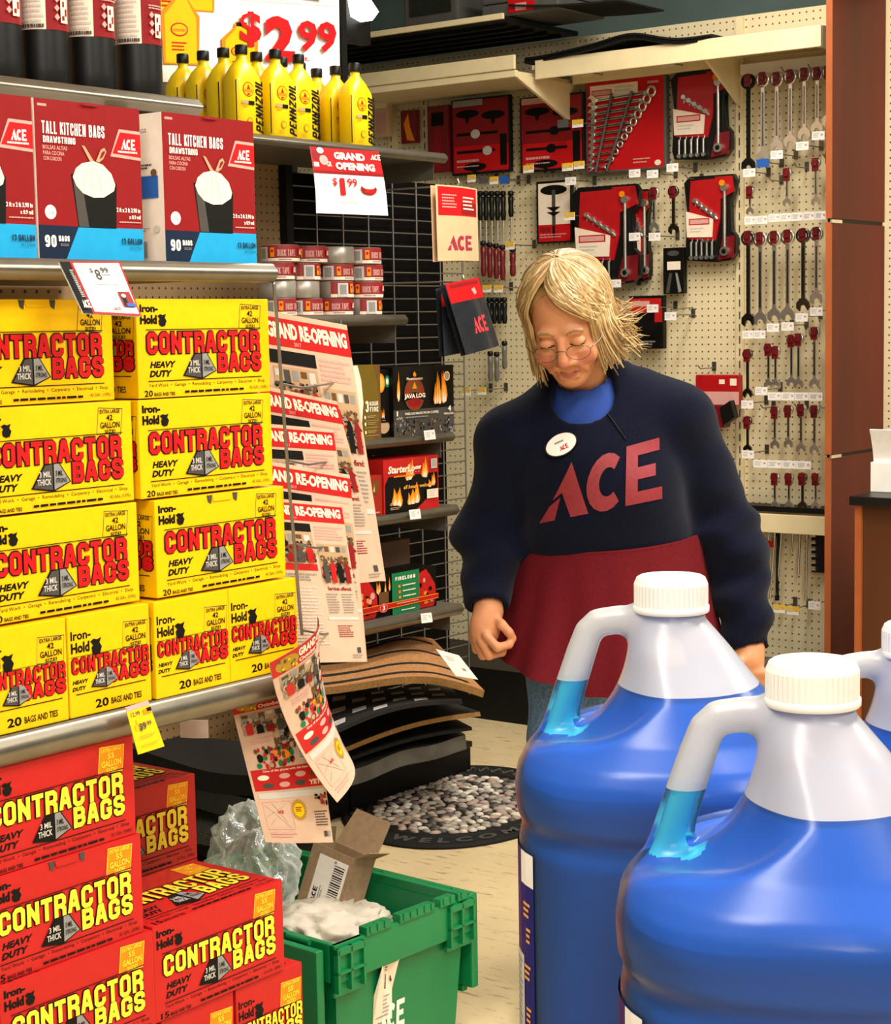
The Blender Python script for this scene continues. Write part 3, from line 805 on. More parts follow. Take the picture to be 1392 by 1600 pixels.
# ================================================================== middle shelf run: oil bottles, duct tape, fire logs
MB0 = 3.40
mg = thing('shelf_unit', 'tall grey store shelf carrying yellow oil bottles, duct tape and fire logs', 'shelf', ab(3.0, MB0), RS)
def mx_(a): return a - 3.0
shelf_part(mg, mx_(4.462), 0, .43, 1.957, 1.929, x0=mx_(3.0))
shelf_part(mg, mx_(4.255), 0, .40, 1.476, 1.444, x0=mx_(3.45))
shelf_part(mg, mx_(4.475), 0, .40, 1.118, 1.090, x0=mx_(3.6))
shelf_part(mg, mx_(4.490), 0, .40, .893, .862, x0=mx_(3.6))
shelf_part(mg, mx_(4.503), 0, .40, .584, .550, x0=mx_(3.6))
mb = MB(); mb.box(mx_(3.0), mx_(4.19), .43, .445, .1, 2.0, 'pegboard_tan'); mb.build('back_panel', mg)
mb = MB(); mb.box(mx_(4.19), mx_(onB(692, 420, 3.85)[0]), .45, .465, .1, 1.92, 'black_deep'); mb.build('back_panel', mg, label='black back panel')
mb = MB(); mb.box(mx_(4.185), mx_(4.215), .40, .44, .0, 2.0, 'metal_black'); mb.build('upright', mg)
mb = MB(); mb.box(mx_(3.5), mx_(4.06), .1, .46, 0, .10, 'metal_black'); mb.build('base_deck', mg)
for zt, zl, x1 in ((1.957, 1.929, 4.44), (1.476, 1.444, 4.24), (1.118, 1.09, 4.45), (.893, .862, 4.47), (.584, .55, 4.48)):
    mb = MB(); mb.prism([(mx_(x1-.003), zl-.05), (mx_(x1), zl-.05), (mx_(x1), zt-.01), (mx_(x1-.003), zt-.01)], .03, .44, 'steel_dull'); mb.build('shelf_bracket', mg)
# wire grid panel behind the shelves
gd = thing('wire_grid', 'grey wire grid panel fixed behind the fire log shelves', 'grid', ab(4.2, MB0+.425), RS)
mb = MB()
GW = onB(721, 420, 3.825)[0] - 4.2
for k in range(40): mb.tube([(0, 0, .2+.043*k), (GW, 0, .2+.043*k)], .0024, 5, 'wire_steel')
mb.build('cross_wires', gd)
mb = MB()
for k in range(8): mb.tube([(.02+(GW-.02)/7*k, -.004, .15), (.02+(GW-.02)/7*k, -.004, 1.93)], .003, 5, 'wire_steel')
mb.build('upright_wires', gd)

# ---- motor oil bottles
mt('bottle_yellow', 'ffd90a', .32, spec=.5, var=.03)
def oil_bottle():
    r = thing('oil_bottle', 'x', 'bottle', (0,0,0), RS)
    W2, D2 = .051, .032; mb = MB()
    rings = [(W2-.004, D2-.004, 0), (W2, D2, .004), (W2, D2, .138), (W2-.002, D2-.001, .150), (.036, .025, .178), (.020, .018, .192), (.0135, .0135, .200), (.0130, .0130, .214)]
    N_ = 24; vs = []; fs = []
    for (w, d, z) in rings:
        p = 4.0 if z < .17 else 2.2
        for i in range(N_):
            t = 2*math.pi*i/N_; c, s_ = math.cos(t), math.sin(t)
            vs.append((w*abs(c)**(2/p)*(1 if c >= 0 else -1), d*abs(s_)**(2/p)*(1 if s_ >= 0 else -1), z))
    for j in range(len(rings)-1):
        for i in range(N_): fs.append((j*N_+i, j*N_+(i+1)%N_, (j+1)*N_+(i+1)%N_, (j+1)*N_+i))
    fs.append(list(range(N_-1,-1,-1))); fs.append([(len(rings)-1)*N_+i for i in range(N_)])
    mb.add(vs, fs, 'bottle_yellow', True); mb.build('body', r)
    mb = MB(); mb.lathe([(.0165,.211),(.0170,.213),(.0170,.233),(.0155,.236)], 20, 'plastic_black'); mb.build('cap', r)
    mb = MB(); a = Art(mb, front(-W2, W2, 0, .15, -D2), 2*W2, .15, .0003)
    a.ell(.40, .22, .20, .13, 'ink_red', 20); a.ell(.40, .22, .18, .115, 'card_yellow', 20); a.poly([(.40,.13),(.48,.24),(.32,.24)], 'ink_red'); a.rect(.25, .22, .55, .27, 'ink_orange'); a.poly([(.33,.29),(.47,.29),(.40,.33)], 'ink_red')
    a.rect(.14, .42, .38, .48, 'ink_tan'); a.rect(.38, .42, .60, .49, 'ink_black'); a.rect(.16, .51, .34, .53, 'ink_orange')
    a.ell(.42, .78, .10, .07, 'ink_gold', 14); a.ell(.42, .78, .07, .045, 'card_yellow', 14); a.lines(.2, .88, .45, .96, 3, 'ink_gold', .3)
    def side(u, v, l): return (-W2 + 2*W2*(.62 + .34*v), -D2 - l, .142 - .136*u)
    # name reads upward along the right side
    t = Art(mb, lambda u, v, l: (-W2 + 2*W2*(.66 + .27*v), -D2 - l, .008 + .136*u), .136, 2*W2*.27, .0001, .0008)
    t.block('PENNZOIL', 0, 0, 1, 1, 'ink_black', .17, gap=.10, shear=.3)
    mb.build('label', r)
    # black seam strip on the narrow side
    mb = MB(); mb.box(-W2-.0006, -W2+.0005, -D2*.86, -D2*.78, .008, .14, 'ink_black'); mb.build('level_strip', r)
    return r
ob = oil_bottle(); go = 'yellow motor oil bottles'
spots = [(3.635, 3.449, 'yellow oil bottle in front, left of the three facing ones under the price poster'), (3.640, 3.520, 'yellow oil bottle second in file behind the leftmost front oil bottle'),
         (3.640, 3.596, 'yellow oil bottle third in the leftmost file, beneath the tall printed bottle'), (3.640, 3.674, 'yellow oil bottle rearmost in the leftmost file, next to propane cylinders'),
         (3.758, 3.440, 'yellow oil bottle in front, middle one of the three facing bottles'), (3.756, 3.508, 'yellow oil bottle directly behind the middle facing oil bottle'),
         (3.868, 3.455, 'yellow oil bottle in front, right one of the three facing bottles'), (3.880, 3.528, 'yellow oil bottle directly behind the right one of the three facing bottles'),
         (3.992, 3.560, 'short-looking yellow oil bottle set back in the gap near the shelf end'), (4.112, 3.603, 'yellow oil bottle third in the file at the right shelf end'),
         (4.112, 3.530, 'yellow oil bottle second in the file at the right shelf end'), (4.106, 3.452, 'yellow oil bottle standing alone in front above the grand opening sign')]
for i, (a_, b_, lb) in enumerate(spots):
    if i == 0: ob.location = ab(a_, b_, 1.9575); ob['label'] = lb; ob['group'] = go
    else: inst(ob, ab(a_, b_, 1.9575), RS + R([0,2,-2,1][i % 4]), lb, go)

# ---- poster with the oil price
mt('poster_white', 'fbfaf6', .5, var=.01)
def dposter(a):
    def bottle(u, v, w, h, ol=True):
        if ol: a.poly([(u-.02,v+h*.3),(u+w*.3,v+h*.08),(u+w*.35,v-.01),(u+w*.75,v-.01),(u+w*.78,v+h*.1),(u+w+.02,v+h*.32),(u+w+.01,v+h+.01),(u-.01,v+h+.01)], 'ink_orange')
        a.poly([(u,v+h*.32),(u+w*.35,v+h*.12),(u+w*.38,v+h*.05),(u+w*.72,v+h*.05),(u+w*.75,v+h*.12),(u+w,v+h*.34),(u+w,v+h),(u,v+h)], 'card_yellow')
        a.rect(u+w*.38, v-.005, u+w*.72, v+h*.06, 'ink_black')
        a.ell(u+w*.45, v+h*.52, w*.28, h*.10, 'ink_red', 16); a.ell(u+w*.45, v+h*.52, w*.24, h*.08, 'card_yellow', 16); a.rect(u+w*.25, v+h*.51, u+w*.65, v+h*.55, 'ink_orange')
        a.lines(u+w*.2, v+h*.7, u+w*.7, v+h*.85, 3, 'ink_red', .4)
    bottle(-.02, -.05, .16, .62); bottle(.13, .05, .14, .42); bottle(.02, .36, .16, .5); bottle(.33, .55, .16, .4)
    a.rect(.42, .36, .98, .366, 'ink_ltgrey'); a.text('instant', .5, .26, .62, .31, 'ink_dkgrey', .02); a.text('card*', .64, .27, .74, .325, 'ink_red', .01)
    a.poly([(.755,.20),(.88,.22),(.88,.34),(.755,.33)], 'ink_black'); a.rect(.755, .24, .79, .28, 'ink_red'); a.text('Ace', .80, .25, .86, .29, 'ink_white', .01)
    a.text('$', .405, .46, .525, .72, 'ink_red', .035); a.text('2', .545, .48, .715, .82, 'ink_red', .05); a.text('99', .735, .50, .965, .735, 'ink_red', .03)
    a.text('1 qt.', .70, .77, .80, .82, 'ink_red', .02)
PB = 3.74
def P3(px, py, b): return W(px, py, b)
tl, tr = P3(245,-92,PB), P3(529,-67,PB); bl, br = P3(252,128,PB), P3(531,138,PB)
po = thing('price_poster', 'large white price poster with red $2.99 behind the oil bottles', 'poster', tr, RS)
fn, c, (w_, h_) = quad_fn(tl, tr, br, bl)
mb = MB(); mb.sheet(lambda u, v: fn(u, v, 0), 1, 1, 'poster_white'); dposter(Art(mb, fn, w_, h_, .0003))
o = mb.build('sheet', po, loc=(0,0,0)); o.matrix_parent_inverse = Matrix(); o.rotation_euler = (0,0,-RS); o.location = Matrix.Rotation(-RS, 3, 'Z') @ (c - tr)
mb = MB(); mb.box(0, .025, -.005, .02, -.62, .1, 'metal_black'); mb.box(-1.2, 0, .003, .015, -.62, .1, 'plastic_grey'); mb.build('frame', po)

# ---- duct tape
mt('tape_silver', 'a8a39b', .35, .45, var=.06); mt('tape_maroon', '8d1f26', .45, var=.05)
def tape(kind):
    r = thing('duct_tape_roll', 'x', 'tape', (0,0,0), RS)
    mb = MB(); RO, RI, h = .0525, .038, .0475
    mb.lathe([(RI,0),(RO-.002,0),(RO,.002),(RO,h-.002),(RO-.002,h),(RI,h),(RI,0)], 36, 'tape_silver', close=False); mb.build('roll', r)
    if kind is not None:
        mb = MB(); span = R(215)
        def cm(u, v, l):
            t = kind - span/2 + u*span; rr = RO + .0004 + l
            return (rr*math.cos(t), rr*math.sin(t), h - .001 - (h-.002)*v)
        a = CurvedArt(mb, cm, .20, h, .0003); a.NU, a.NV = 22, 1
        a.rect(0, 0, 1, 1, 'tape_maroon'); a.rect(0, .78, 1, .97, 'ink_cream')
        a.block('DUCK TAPE', .40, .28, .66, .66, 'ink_pink', .17, gap=.10); a.lines(.42, .82, .6, .9, 1, 'ink_grey', .9, False)
        a.rect(.10, .10, .26, .95, 'ink_ltgrey'); a.rect(.13, .2, .23, .8, 'ink_grey')
        a.rect(.30, .15, .36, .70, 'ink_orange'); a.ell(.33, .35, .02, .10, 'ink_red', 10); a.rect(.72, .2, .86, .62, 'ink_red'); a.ace(.74, .25, .84, .55, 'ink_white')
        a.rect(.90, .1, .97, .9, 'ink_ltgrey')
        mb.build('label', r)
    else:
        mb = MB(); span = R(60)
        def cm2(u, v, l):
            t = R(-50) + u*span; rr = RO + .0004 + l; return (rr*math.cos(t), rr*math.sin(t), h - .001 - (h-.002)*v)
        a = CurvedArt(mb, cm2, .06, h, .0003); a.NU, a.NV = 6, 1
        a.rect(0, 0, 1, 1, 'tape_maroon'); a.rect(0, .76, 1, .97, 'ink_cream'); a.rect(.3, .15, .6, .6, 'ink_orange'); mb.build('label', r)
    mb = MB(); mb.lathe([(RI-.002,.001),(RI,.001),(RI,h-.001),(RI-.002,h-.001),(RI-.002,.001)], 32, 'card_kraft', close=False); mb.build('core', r)
    return r
protos = {'f': tape(R(-90)), 'l': tape(R(-125)), 'r': tape(R(-45)), 's': tape(None)}
used = set(); gt = 'silver and maroon duct tape rolls'
def put_tape(k, a_, b_, z, lab):
    if k not in used:
        used.add(k); t = protos[k]; t.location = ab(a_, b_, z); t['label'] = lab; t['group'] = gt
    else: inst(protos[k], ab(a_, b_, z), RS, lab, gt)
ca = [3.757, 3.870, 4.005, 4.140]
lay = [['f','f','l','r'], ['s','s','r','l'], ['l','r','f','f'], ['l','l','s','f']]
rown = ['bottom', 'second from bottom', 'second from top', 'top']; coln = ['leftmost', 'second', 'third', 'rightmost']
for r_ in range(4):
    for c_ in range(4):
        a_ = ca[c_] + (.0 if r_ < 3 else (.025 if c_ == 0 else .03 if c_ == 1 else 0)) + [.0, .004, -.005, -.003][(r_ + c_) % 4]
        plain = lay[r_][c_] == 's'
        put_tape(lay[r_][c_], a_, 3.456 + [.0,.006,.003,.008][(r_*2 + c_) % 4], 1.4765 + .0487*r_,
                 f"{'mostly bare silver' if plain else 'maroon labelled'} duct tape roll, {rown[r_]} in the {coln[c_]} stack of tape")

def dgo(a):
    a.rect(0, 0, 1, .36, 'ink_red'); a.rect(0, .36, 1, .41, 'card_maroon')
    a.ell(.10, .12, .09, .10, 'ink_maroon', 14); a.ell(.16, .2, .06, .08, 'ink_pink', 12); a.ell(.13, .05, .05, .05, 'ink_cream', 10); a.rect(.01, .24, .08, .31, 'ink_cream'); a.text('GR', .19, .22, .26, .30, 'ink_cream', .02)
    a.text('GRAND', .31, .06, .76, .18, 'ink_cream', .06); a.text('OPENING', .31, .22, .88, .34, 'ink_cream', .06); a.ace(.84, .06, .99, .15, 'ink_cream', .1)
    a.text('$', .235, .47, .30, .60, 'ink_red', .02); a.text('1', .335, .47, .405, .73, 'ink_red', .06); a.text('99', .44, .47, .58, .60, 'ink_red', .02)
    a.ell(.74, .62, .115, .09, 'ink_maroon', 20); a.ell(.74, .575, .10, .05, 'ink_ltgrey', 20); a.ell(.74, .575, .075, .03, 'paper_white', 16); a.rect(.67, .63, .82, .69, 'ink_red')
    a.lines(.33, .79, .63, .85, 2, 'ink_ltgrey', .5)
card('promotion_sign', (W(484,229,3.385), W(591,237,3.385), W(606,337,3.33), W(494,333,3.33)), 'paper_white', dgo, 'white and red hanging sign reading Grand Opening $1.99 below the oil shelf', 'sign', bend=lambda u, v: .006*math.sin(3*v), nu=3, nv=6, th=.001)
# shelf price tickets
def dtick(a): a.lines(.15, .2, .6, .8, 3, 'ink_ltgrey', .5); a.rect(.7, .25, .85, .5, 'ink_ltgrey')
for (px, py, dx) in ((671, 680, ''), (648, 804, ''), (666, 966, '')):
    lb = {671: 'small white price ticket on the shelf rail below the coffee log box', 648: 'small white price ticket on the shelf rail below the fire starter box', 666: 'small white price ticket on the lowest shelf rail below green firelogs'}[px]
    card('price_ticket', (W(px-9,py-7,3.385), W(px+8,py-9,3.385), W(px+10,py+6,3.38), W(px-7,py+8,3.38)), 'paper_white', dtick, lb, 'price tag', 'price tickets on the fire log shelves')

# ---- fire log packages
def flames(a, u0, v0, u1, v1, n, seed, mats=('ink_orange', 'ink_flame', 'ink_cream')):
    rg = random.Random(seed); w, h = u1-u0, v1-v0; fl = []
    for i in range(n):
        fl.append((u0 + w*rg.uniform(.08, .92), w*rg.uniform(.06, .13), v0 + h*rg.uniform(0, .5), v1 - h*rg.uniform(0, .15), rg.uniform(-.4, .4)))
    for k, m in enumerate(mats):
        f = 1 - .3*k
        for c, fw, t, b_, sh in fl:
            sh = sh*fw; tt = b_ - (b_-t)*f
            a.poly([(c+sh, tt), (c+fw*f*.6, tt+(b_-tt)*.4), (c+fw*f, b_-(b_-tt)*.25), (c+fw*f*.5, b_), (c-fw*f*.5, b_), (c-fw*f, b_-(b_-tt)*.2), (c-fw*f*.5, tt+(b_-tt)*.45)], m, True)
        a.l += a.step
def crumb(a, u0, v0, u1, v1, n, seed, mats, r0=.006, r1=.02):
    rg = random.Random(seed); q = max(1, n//4)
    for i in range(n):
        a.ell(rg.uniform(u0, u1), rg.uniform(v0, v1), rg.uniform(r0, r1), rg.uniform(r0, r1)*a.W/a.H, mats[(i//q + i) % len(mats)] if len(mats) < 2 else mats[(i*7//q) % len(mats)], 7, rg.random()*6, hold=(i % q != q-1))
    a.l += a.step
def boxthing(name, a0, a1, b, D, z0, H, base, draw, label, cat='box', rot=0, ch=.0012, sidem=None):
    mb = MB(); w = a1-a0; mb.box(0, w, 0, D, 0, H, base, ch)
    draw(Art(mb, front(0, w, 0, H, 0), w, H, .0003))
    if sidem: sidem(Art(mb, side_l(0, D, 0, H, 0), D, H, .0003))
    o = mb.build(name, loc=ab(a0, b, z0), rotz=RS + R(rot)); return tag(o, label, cat)
flat('card_black', '0d0a08', .5, coat=.08); flat('card_olive', '6f5a1c', .5); flat('card_rust', 'a02a1c', .5)
def dhour(a):
    a.rect(0, 0, 1, 1, 'ink_cream'); a.poly([(.48,0),(.85,0),(.95,.25),(.98,.55),(.92,.8),(.80,1),(.44,1),(.56,.75),(.60,.5),(.56,.2)], 'card_olive')
    a.poly([(.85,0),(1,0),(1,1),(.80,1),(.92,.8),(.98,.55),(.95,.25)], 'ink_brown')
    a.poly([(.18,.50),(.22,.40),(.28,.50),(.24,.55)], 'ink_orange'); a.rect(.05, .56, .5, .60, 'ink_flame'); a.lines(.1, .72, .45, .95, 3, 'ink_ltgrey', .3)
    a.block('3', .63, .48, .71, .63, 'ink_cream', .22); a.block('HOUR', .73, .49, .93, .55, 'ink_cream', .17); a.block('FIRE', .73, .565, .93, .63, 'ink_cream', .17)
    for v in (.70, .79, .90): a.ell(.61, v, .02, .025, 'ink_cream', 10); a.lines(.66, v-.02, .88, v+.02, 2, 'ink_tan', .4); a.rect(.60, v+.045, .92, v+.05, 'ink_tan')
boxthing('firelog_box', 3.94, 4.132, 3.405, .2, 1.1182, .215, 'card_olive', dhour, 'gold and cream curved firelog box reading 3 Hour Fire beside flyers')
def dsm(a):
    a.rect(0, 0, 1, 1, 'card_black'); a.ell(.35, .20, .32, .14, 'ink_orange', 20); a.ell(.35, .20, .24, .10, 'ink_flame', 20); a.ell(.85, .18, .2, .09, 'ink_green', 16); a.ell(.85, .18, .1, .05, 'ink_cream', 12)
    a.ell(.5, .84, .45, .10, 'ink_tan', 20); flames(a, .2, .55, .8, .72, 3, 4); a.rect(.1, .75, .9, .78, 'ink_black')
boxthing('firelog_box', 4.133, 4.191, 3.42, .2, 1.1182, .20, 'card_black', dsm, 'narrow dark firelog pack with orange and green seals beside the coffee log box')
def djava(a):
    a.rect(0, 0, 1, 1, 'card_black'); a.rect(0, .62, 1, 1, 'ink_dkgrey'); crumb(a, .02, .78, .98, .99, 120, 5, ['ink_black', 'ink_grey', 'ink_dkgrey', 'ink_brown', 'card_black'])
    a.ell(.33, .40, .165, .245, 'ink_brown', 28); a.ell(.33, .40, .145, .22, 'card_rust', 28); a.ell(.33, .30, .10, .09, 'ink_brown', 20); a.ell(.33, .52, .11, .06, 'ink_maroon', 20); a.poly([(.33,.22),(.37,.32),(.29,.32)], 'ink_orange')
    a.poly([(.15,.42),(.33,.37),(.51,.42),(.50,.50),(.33,.45),(.16,.50)], 'card_black'); a.text('JAVA LOG', .16, .39, .50, .475, 'ink_cream', .05)
    a.poly([(.33,.07),(.36,.12),(.34,.15),(.31,.14),(.30,.11)], 'ink_orange'); a.text('Pinemountain', .2, .155, .46, .195, 'ink_cream', .02)
    flames(a, .62, .05, .98, .60, 7, 9); a.ell(.86, .16, .05, .07, 'ink_cream', 16); a.ell(.86, .16, .038, .055, 'ink_tan', 16)
    flames(a, -.02, .02, .13, .5, 3, 12)
    a.text('FIRELOGS MADE FROM COFFEE', .15, .66, .70, .695, 'ink_cream', .02); a.lines(.16, .72, .55, .745, 1, 'ink_grey', .7); a.text('4', .86, .60, .91, .68, 'ink_cream', .03); a.text('FIRELOGS', .79, .70, .95, .73, 'ink_cream', .01); a.text('1', .01, .63, .03, .7, 'ink_cream', .02); a.text('LOG', .01, .72, .1, .75, 'ink_cream')
boxthing('firelog_box', 4.192, 4.485, 3.405, .16, 1.1182, .205, 'card_black', djava, 'black firelog box reading Java Log with coffee beans and flames')
def dpole(a):
    a.text('Whole', .05, .12, .6, .30, 'ink_flame', .04); a.text('STARTER', -.0, .36, .62, .54, 'ink_flame', .04); a.poly([(.72,.12),(.9,.12),(.88,.45),(.74,.45)], 'ink_brown'); flames(a, .72, .15, .9, .42, 2, 3); a.lines(.1, .7, .8, .82, 2, 'ink_orange', .5); a.lines(.1, .9, .95, .95, 1, 'ink_pink', .7)
boxthing('fire_starter_box', 3.98, 4.137, 3.41, .14, .8932, .118, 'card_rust', dpole, 'small dark red fire starter box partly behind the flyers')
def dstart(a):
    a.rect(.02, .32, .98, 1, 'card_black'); a.poly([(.55,1),(.98,.62),(1,1)], 'card_red'); a.poly([(0,.32),(.08,.32),(.0,.5)], 'card_red')
    flames(a, .38, .0, .84, .42, 6, 21); flames(a, .08, .45, .66, .92, 8, 22); flames(a, .6, .3, .95, .6, 3, 27)
    a.text('StarterLogg', .06, .12, .66, .30, 'ink_cream', .04, .2); a.rect(.16, .31, .54, .335, 'ink_orange'); a.text('all hours welcome', .33, .50, .9, .57, 'ink_flame', .02, .2)
    a.rect(.84, .06, .95, .24, 'ink_ltgrey'); a.lines(.855, .08, .94, .22, 5, 'ink_grey', .5, False); a.rect(.75, .63, .96, .80, 'ink_cream'); a.lines(.78, .66, .93, .78, 3, 'ink_ltgrey', .4)
    a.text('12 STICKS', .08, .80, .24, .845, 'ink_cream', .02); a.lines(.08, .88, .28, .94, 2, 'ink_tan', .5)
boxthing('fire_starter_box', 4.139, 4.402, 3.405, .15, .8932, .160, 'card_red', dstart, 'red and black fire starter box reading StarterLogg on the middle shelf')
mt('card_brown', '4a3322', .8, var=.12, vs=15)
mb = MB(); mb.box(0, .36, 0, .20, 0, .20, 'card_brown', .002)
tag(mb.build('carton', loc=ab(4.09, 3.56, .5845), rotz=RS), 'plain dark brown carton standing behind the green firelogs tray', 'box')
def dfl(a):
    a.rect(0, 0, 1, 1, 'card_black')
    for c, w in ((.16, .30), (.84, .30)):
        a.poly([(c-.14,.98),(c-.15,.55),(c-.10,.28),(c-.04,.10),(c+.03,.04),(c+.08,.20),(c+.14,.45),(c+.15,.75),(c+.12,.98)], 'card_red')
        crumb(a, c-.10, .3, c+.1, .9, 14, int(c*100), ['ink_orange', 'card_rust', 'card_black', 'ink_pink'], .01, .03)
    flames(a, .28, .05, .45, .45, 5, 31); a.rect(.31, .4, .42, .7, 'ink_brown')
    a.rect(.46, .0, .78, 1, 'ink_green'); a.block('FIRELOGS', .50, .10, .73, .19, 'ink_white', .18)
    for k in range(3): a.rect(.53, .30+.13*k, .555, .37+.13*k, 'ink_orange'); a.lines(.58, .31+.13*k, .74, .35+.13*k, 1, 'ink_cream', .8)
    a.poly([(0,.68),(1,.68),(1,.80),(0,.84)], 'ink_orange'); a.poly([(0,.70),(1,.70),(1,.78),(0,.82)], 'card_red'); a.ell(.35, .77, .055, .12, 'card_red', 18); a.ell(.35, .77, .045, .10, 'ink_pink', 18); a.ell(.35, .77, .04, .085, 'card_red', 18); a.text('3', .335, .71, .365, .83, 'ink_cream', .03)
    a.lines(.5, .72, .75, .755, 1, 'ink_pink', .8, False); a.lines(.55, .9, .72, .94, 1, 'ink_cream', .6)
boxthing('firelog_tray', 4.015, 4.425, 3.44, .10, .5845, .125, 'card_black', dfl, 'green and red Firelogs display tray on the lowest shelf')
mb = MB()
mb.sheet(lambda u, v: (.075*u - .012*math.sin(8*v)*u, -.02*math.sin(math.pi*u)*(.4+.6*v), .21*v + .012*math.sin(5*u)), 6, 8, 'card_black', .05)
bagb = mb.build('log_bag', loc=ab(3.985, 3.57, .585), rotz=RS); tag(bagb, 'black bag with gold cross mark standing behind the firelogs tray', 'bag')
mb2 = MB(); a = Art(mb2, front(.02, .062, .13, .19, -.024), .04, .06); a.poly([(.1,.05),(.9,.05),(.85,.6),(.5,.98),(.15,.6)], 'ink_gold'); a.rect(.42, .15, .58, .8, 'card_black'); a.rect(.2, .38, .8, .50, 'card_black'); mb2.build('emblem', bagb)

# ---- bags of gloves and folded aprons on display hooks at the end of the run
mt('bag_navy', '23252c', .22, spec=.7, var=.15, vs=20, bump=.3, bs=40); mt('bag_tan', 'd9b48e', .3, spec=.6, var=.06, vs=15, bump=.2, bs=40)
def disphook(px, py, b, label):
    a_, z_ = onB(px, py, b); t = thing('display_hook', label, 'hook', ab(a_, b, z_), RS, 'long display hooks on the wire grid')
    L_ = MB0 + .42 - b; mb = MB(); mb.tube([(0, L_, .012), (0, .03, .008), (0, .0, .002), (0, -.008, .016), (.0, -.002, .026)], .0035, 6, 'chrome'); mb.build('arm', t)
    mb = MB(); mb.box(-.02, .02, L_-.006, L_, -.01, .05, 'wire_steel'); mb.build('backplate', t)
disphook(714, 294, 3.30, 'long chrome display hook holding the tan glove bag'); disphook(722, 444, 3.27, 'long chrome display hook holding the folded navy aprons')
def dglove(a):
    a.rect(.04, .02, .96, .40, 'ink_red'); a.mark(); a.lines(.12, .12, .45, .32, 5, 'ink_pink', .4); a.back(); a.rect(.55, .22, .95, .38, 'ink_maroon'); a.back(1); a.lines(.58, .14, .9, .34, 4, 'ink_cream', .4)
    a.back(); a.ace(.20, .66, .80, .86, 'print_wine')
flat('print_wine', 'a03044', .6)
card('glove_pack', (W(680,288,3.30), W(745,295,3.30), W(748,408,3.28), W(684,408,3.28)), 'bag_tan', dglove, 'tan glove pack with red header and red store letters on a hook', 'glove pack', bend=lambda u, v: .010*math.sin(math.pi*u), nu=5, nv=8, th=.018)
def dapr(a):
    a.rect(.02, .0, .98, .28, 'ink_red'); a.mark(); a.rect(.1, .03, .9, .08, 'ink_maroon'); a.back(1); a.poly([(.6,.14),(.72,.12),(.75,.2),(.66,.22)], 'ink_pink'); a.back(); a.ace(.36, .52, .78, .75, 'print_coral')
flat('print_coral', 'd6404a', .5)
card('apron_pack', (W(694,444,3.26), W(748,434,3.25), W(780,540,3.20), W(728,555,3.22)), 'bag_navy', dapr, 'front plastic pack of folded navy cloth with red header and letters', 'apron pack', 'navy cloth packs on the display hook', bend=lambda u, v: .012*math.sin(math.pi*u), nu=5, nv=8, th=.02)
card('apron_pack', (W(688,450,3.30), W(712,444,3.295), W(735,548,3.27), W(694,557,3.28)), 'bag_navy', dapr, 'rear plastic pack of folded navy cloth half covered by the front one', 'apron pack', 'navy cloth packs on the display hook', bend=lambda u, v: .010*math.sin(math.pi*u), nu=5, nv=8, th=.02)
# ================================================================== tool wall
WA = 5.80
def wloc(px, py, off):
    b, z = onA(px, py, WA - off); return b, z
def wbox(px0, py0, px1, py1, off):          # -> world location of the lower left corner, width, height (seen size at that depth)
    b0, z1 = onA(px0, (py0+py1)/2, WA-off); b1, _ = onA(px1, (py0+py1)/2, WA-off)
    _, zt = onA((px0+px1)/2, py0, WA-off); _, zb = onA((px0+px1)/2, py1, WA-off)
    return ab(WA-off, b0, zb), b0-b1, zt-zb
def wslab(name, b0, b1, a0, a1, z0, z1, mat):   # structure piece on the wall, b0 > b1
    mb = MB(); mb.box(0, b0-b1, 0, a1-a0, z0, z1, mat)
    return mb, ab(a0, b0, 0)
# pegboard sheets (local x runs to the right along the wall)
mb = MB(); mb.box(0, 3.1, 0, .012, .12, 2.492, 'pegboard_cream'); tag(mb.build('wall_back', loc=ab(WA, 5.2), rotz=RW), kind='structure')
for b_, nm in ((3.14, 0), (3.825, 0), (4.70, 0), (4.53, 0), (2.62, 0)):
    mb = MB(); mb.box(0, .03, -.012, .0, .05, 2.485, 'cream_paint')
    mb.build('slots', None) if False else None
    for k in range(52): mb.box(.012, .017, -.0128, -.011, .20+.043*k, .226+.043*k, 'ink_dkgrey')
    tag(mb.build('trim_1', loc=ab(WA, b_), rotz=RW), kind='structure')
ws = thing('tool_wall_shelving', 'cream metal overhead shelves and black base deck of the tool wall', 'shelf', ab(WA, 3.9), RW)
def wx(b): return 3.9 - b
def wpart(name, b0, b1, a0, a1, z0, z1, mat, ch=0.0, label=None):
    mb = MB(); mb.box(wx(b0), wx(b1), a0-WA, a1-WA, z0, z1, mat, ch); return mb.build(name, ws, label=label)
wpart('shelf', 3.80, 2.70, 5.502, 5.795, 2.345, 2.360, 'cream_paint'); wpart('shelf_lip', 3.78, 2.672, 5.49, 5.503, 2.308, 2.376, 'cream_paint', .003)
wpart('shelf_end', 2.690, 2.672, 5.503, 5.795, 2.308, 2.376, 'cream_paint')
wpart('shelf', 5.0, 3.81, 5.38, 5.795, 2.322, 2.334, 'cream_paint'); wpart('shelf_lip', 5.0, 3.785, 5.37, 5.382, 2.334, 2.384, 'cream_paint', .003); wpart('shelf_lip', 5.0, 3.785, 5.376, 5.395, 2.308, 2.332, 'cream_paint', .002)
wpart('shelf', 5.0, 3.795, 5.31, 5.795, 2.496, 2.512, 'metal_black', label='black upper shelf'); wpart('shelf_lip', 5.0, 3.782, 5.30, 5.312, 2.498, 2.518, 'cream_paint', .002)
for k in range(5): wpart('stiffener', 5.0, 3.83, 5.38+.085*k, 5.395+.085*k, 2.484, 2.496, 'metal_black')
mb = MB(); mb.prism([(5.38-WA, 2.32), (5.795-WA, 2.32), (5.795-WA, 2.18), (5.72-WA, 2.19)], 0, .012, 'cream_paint')
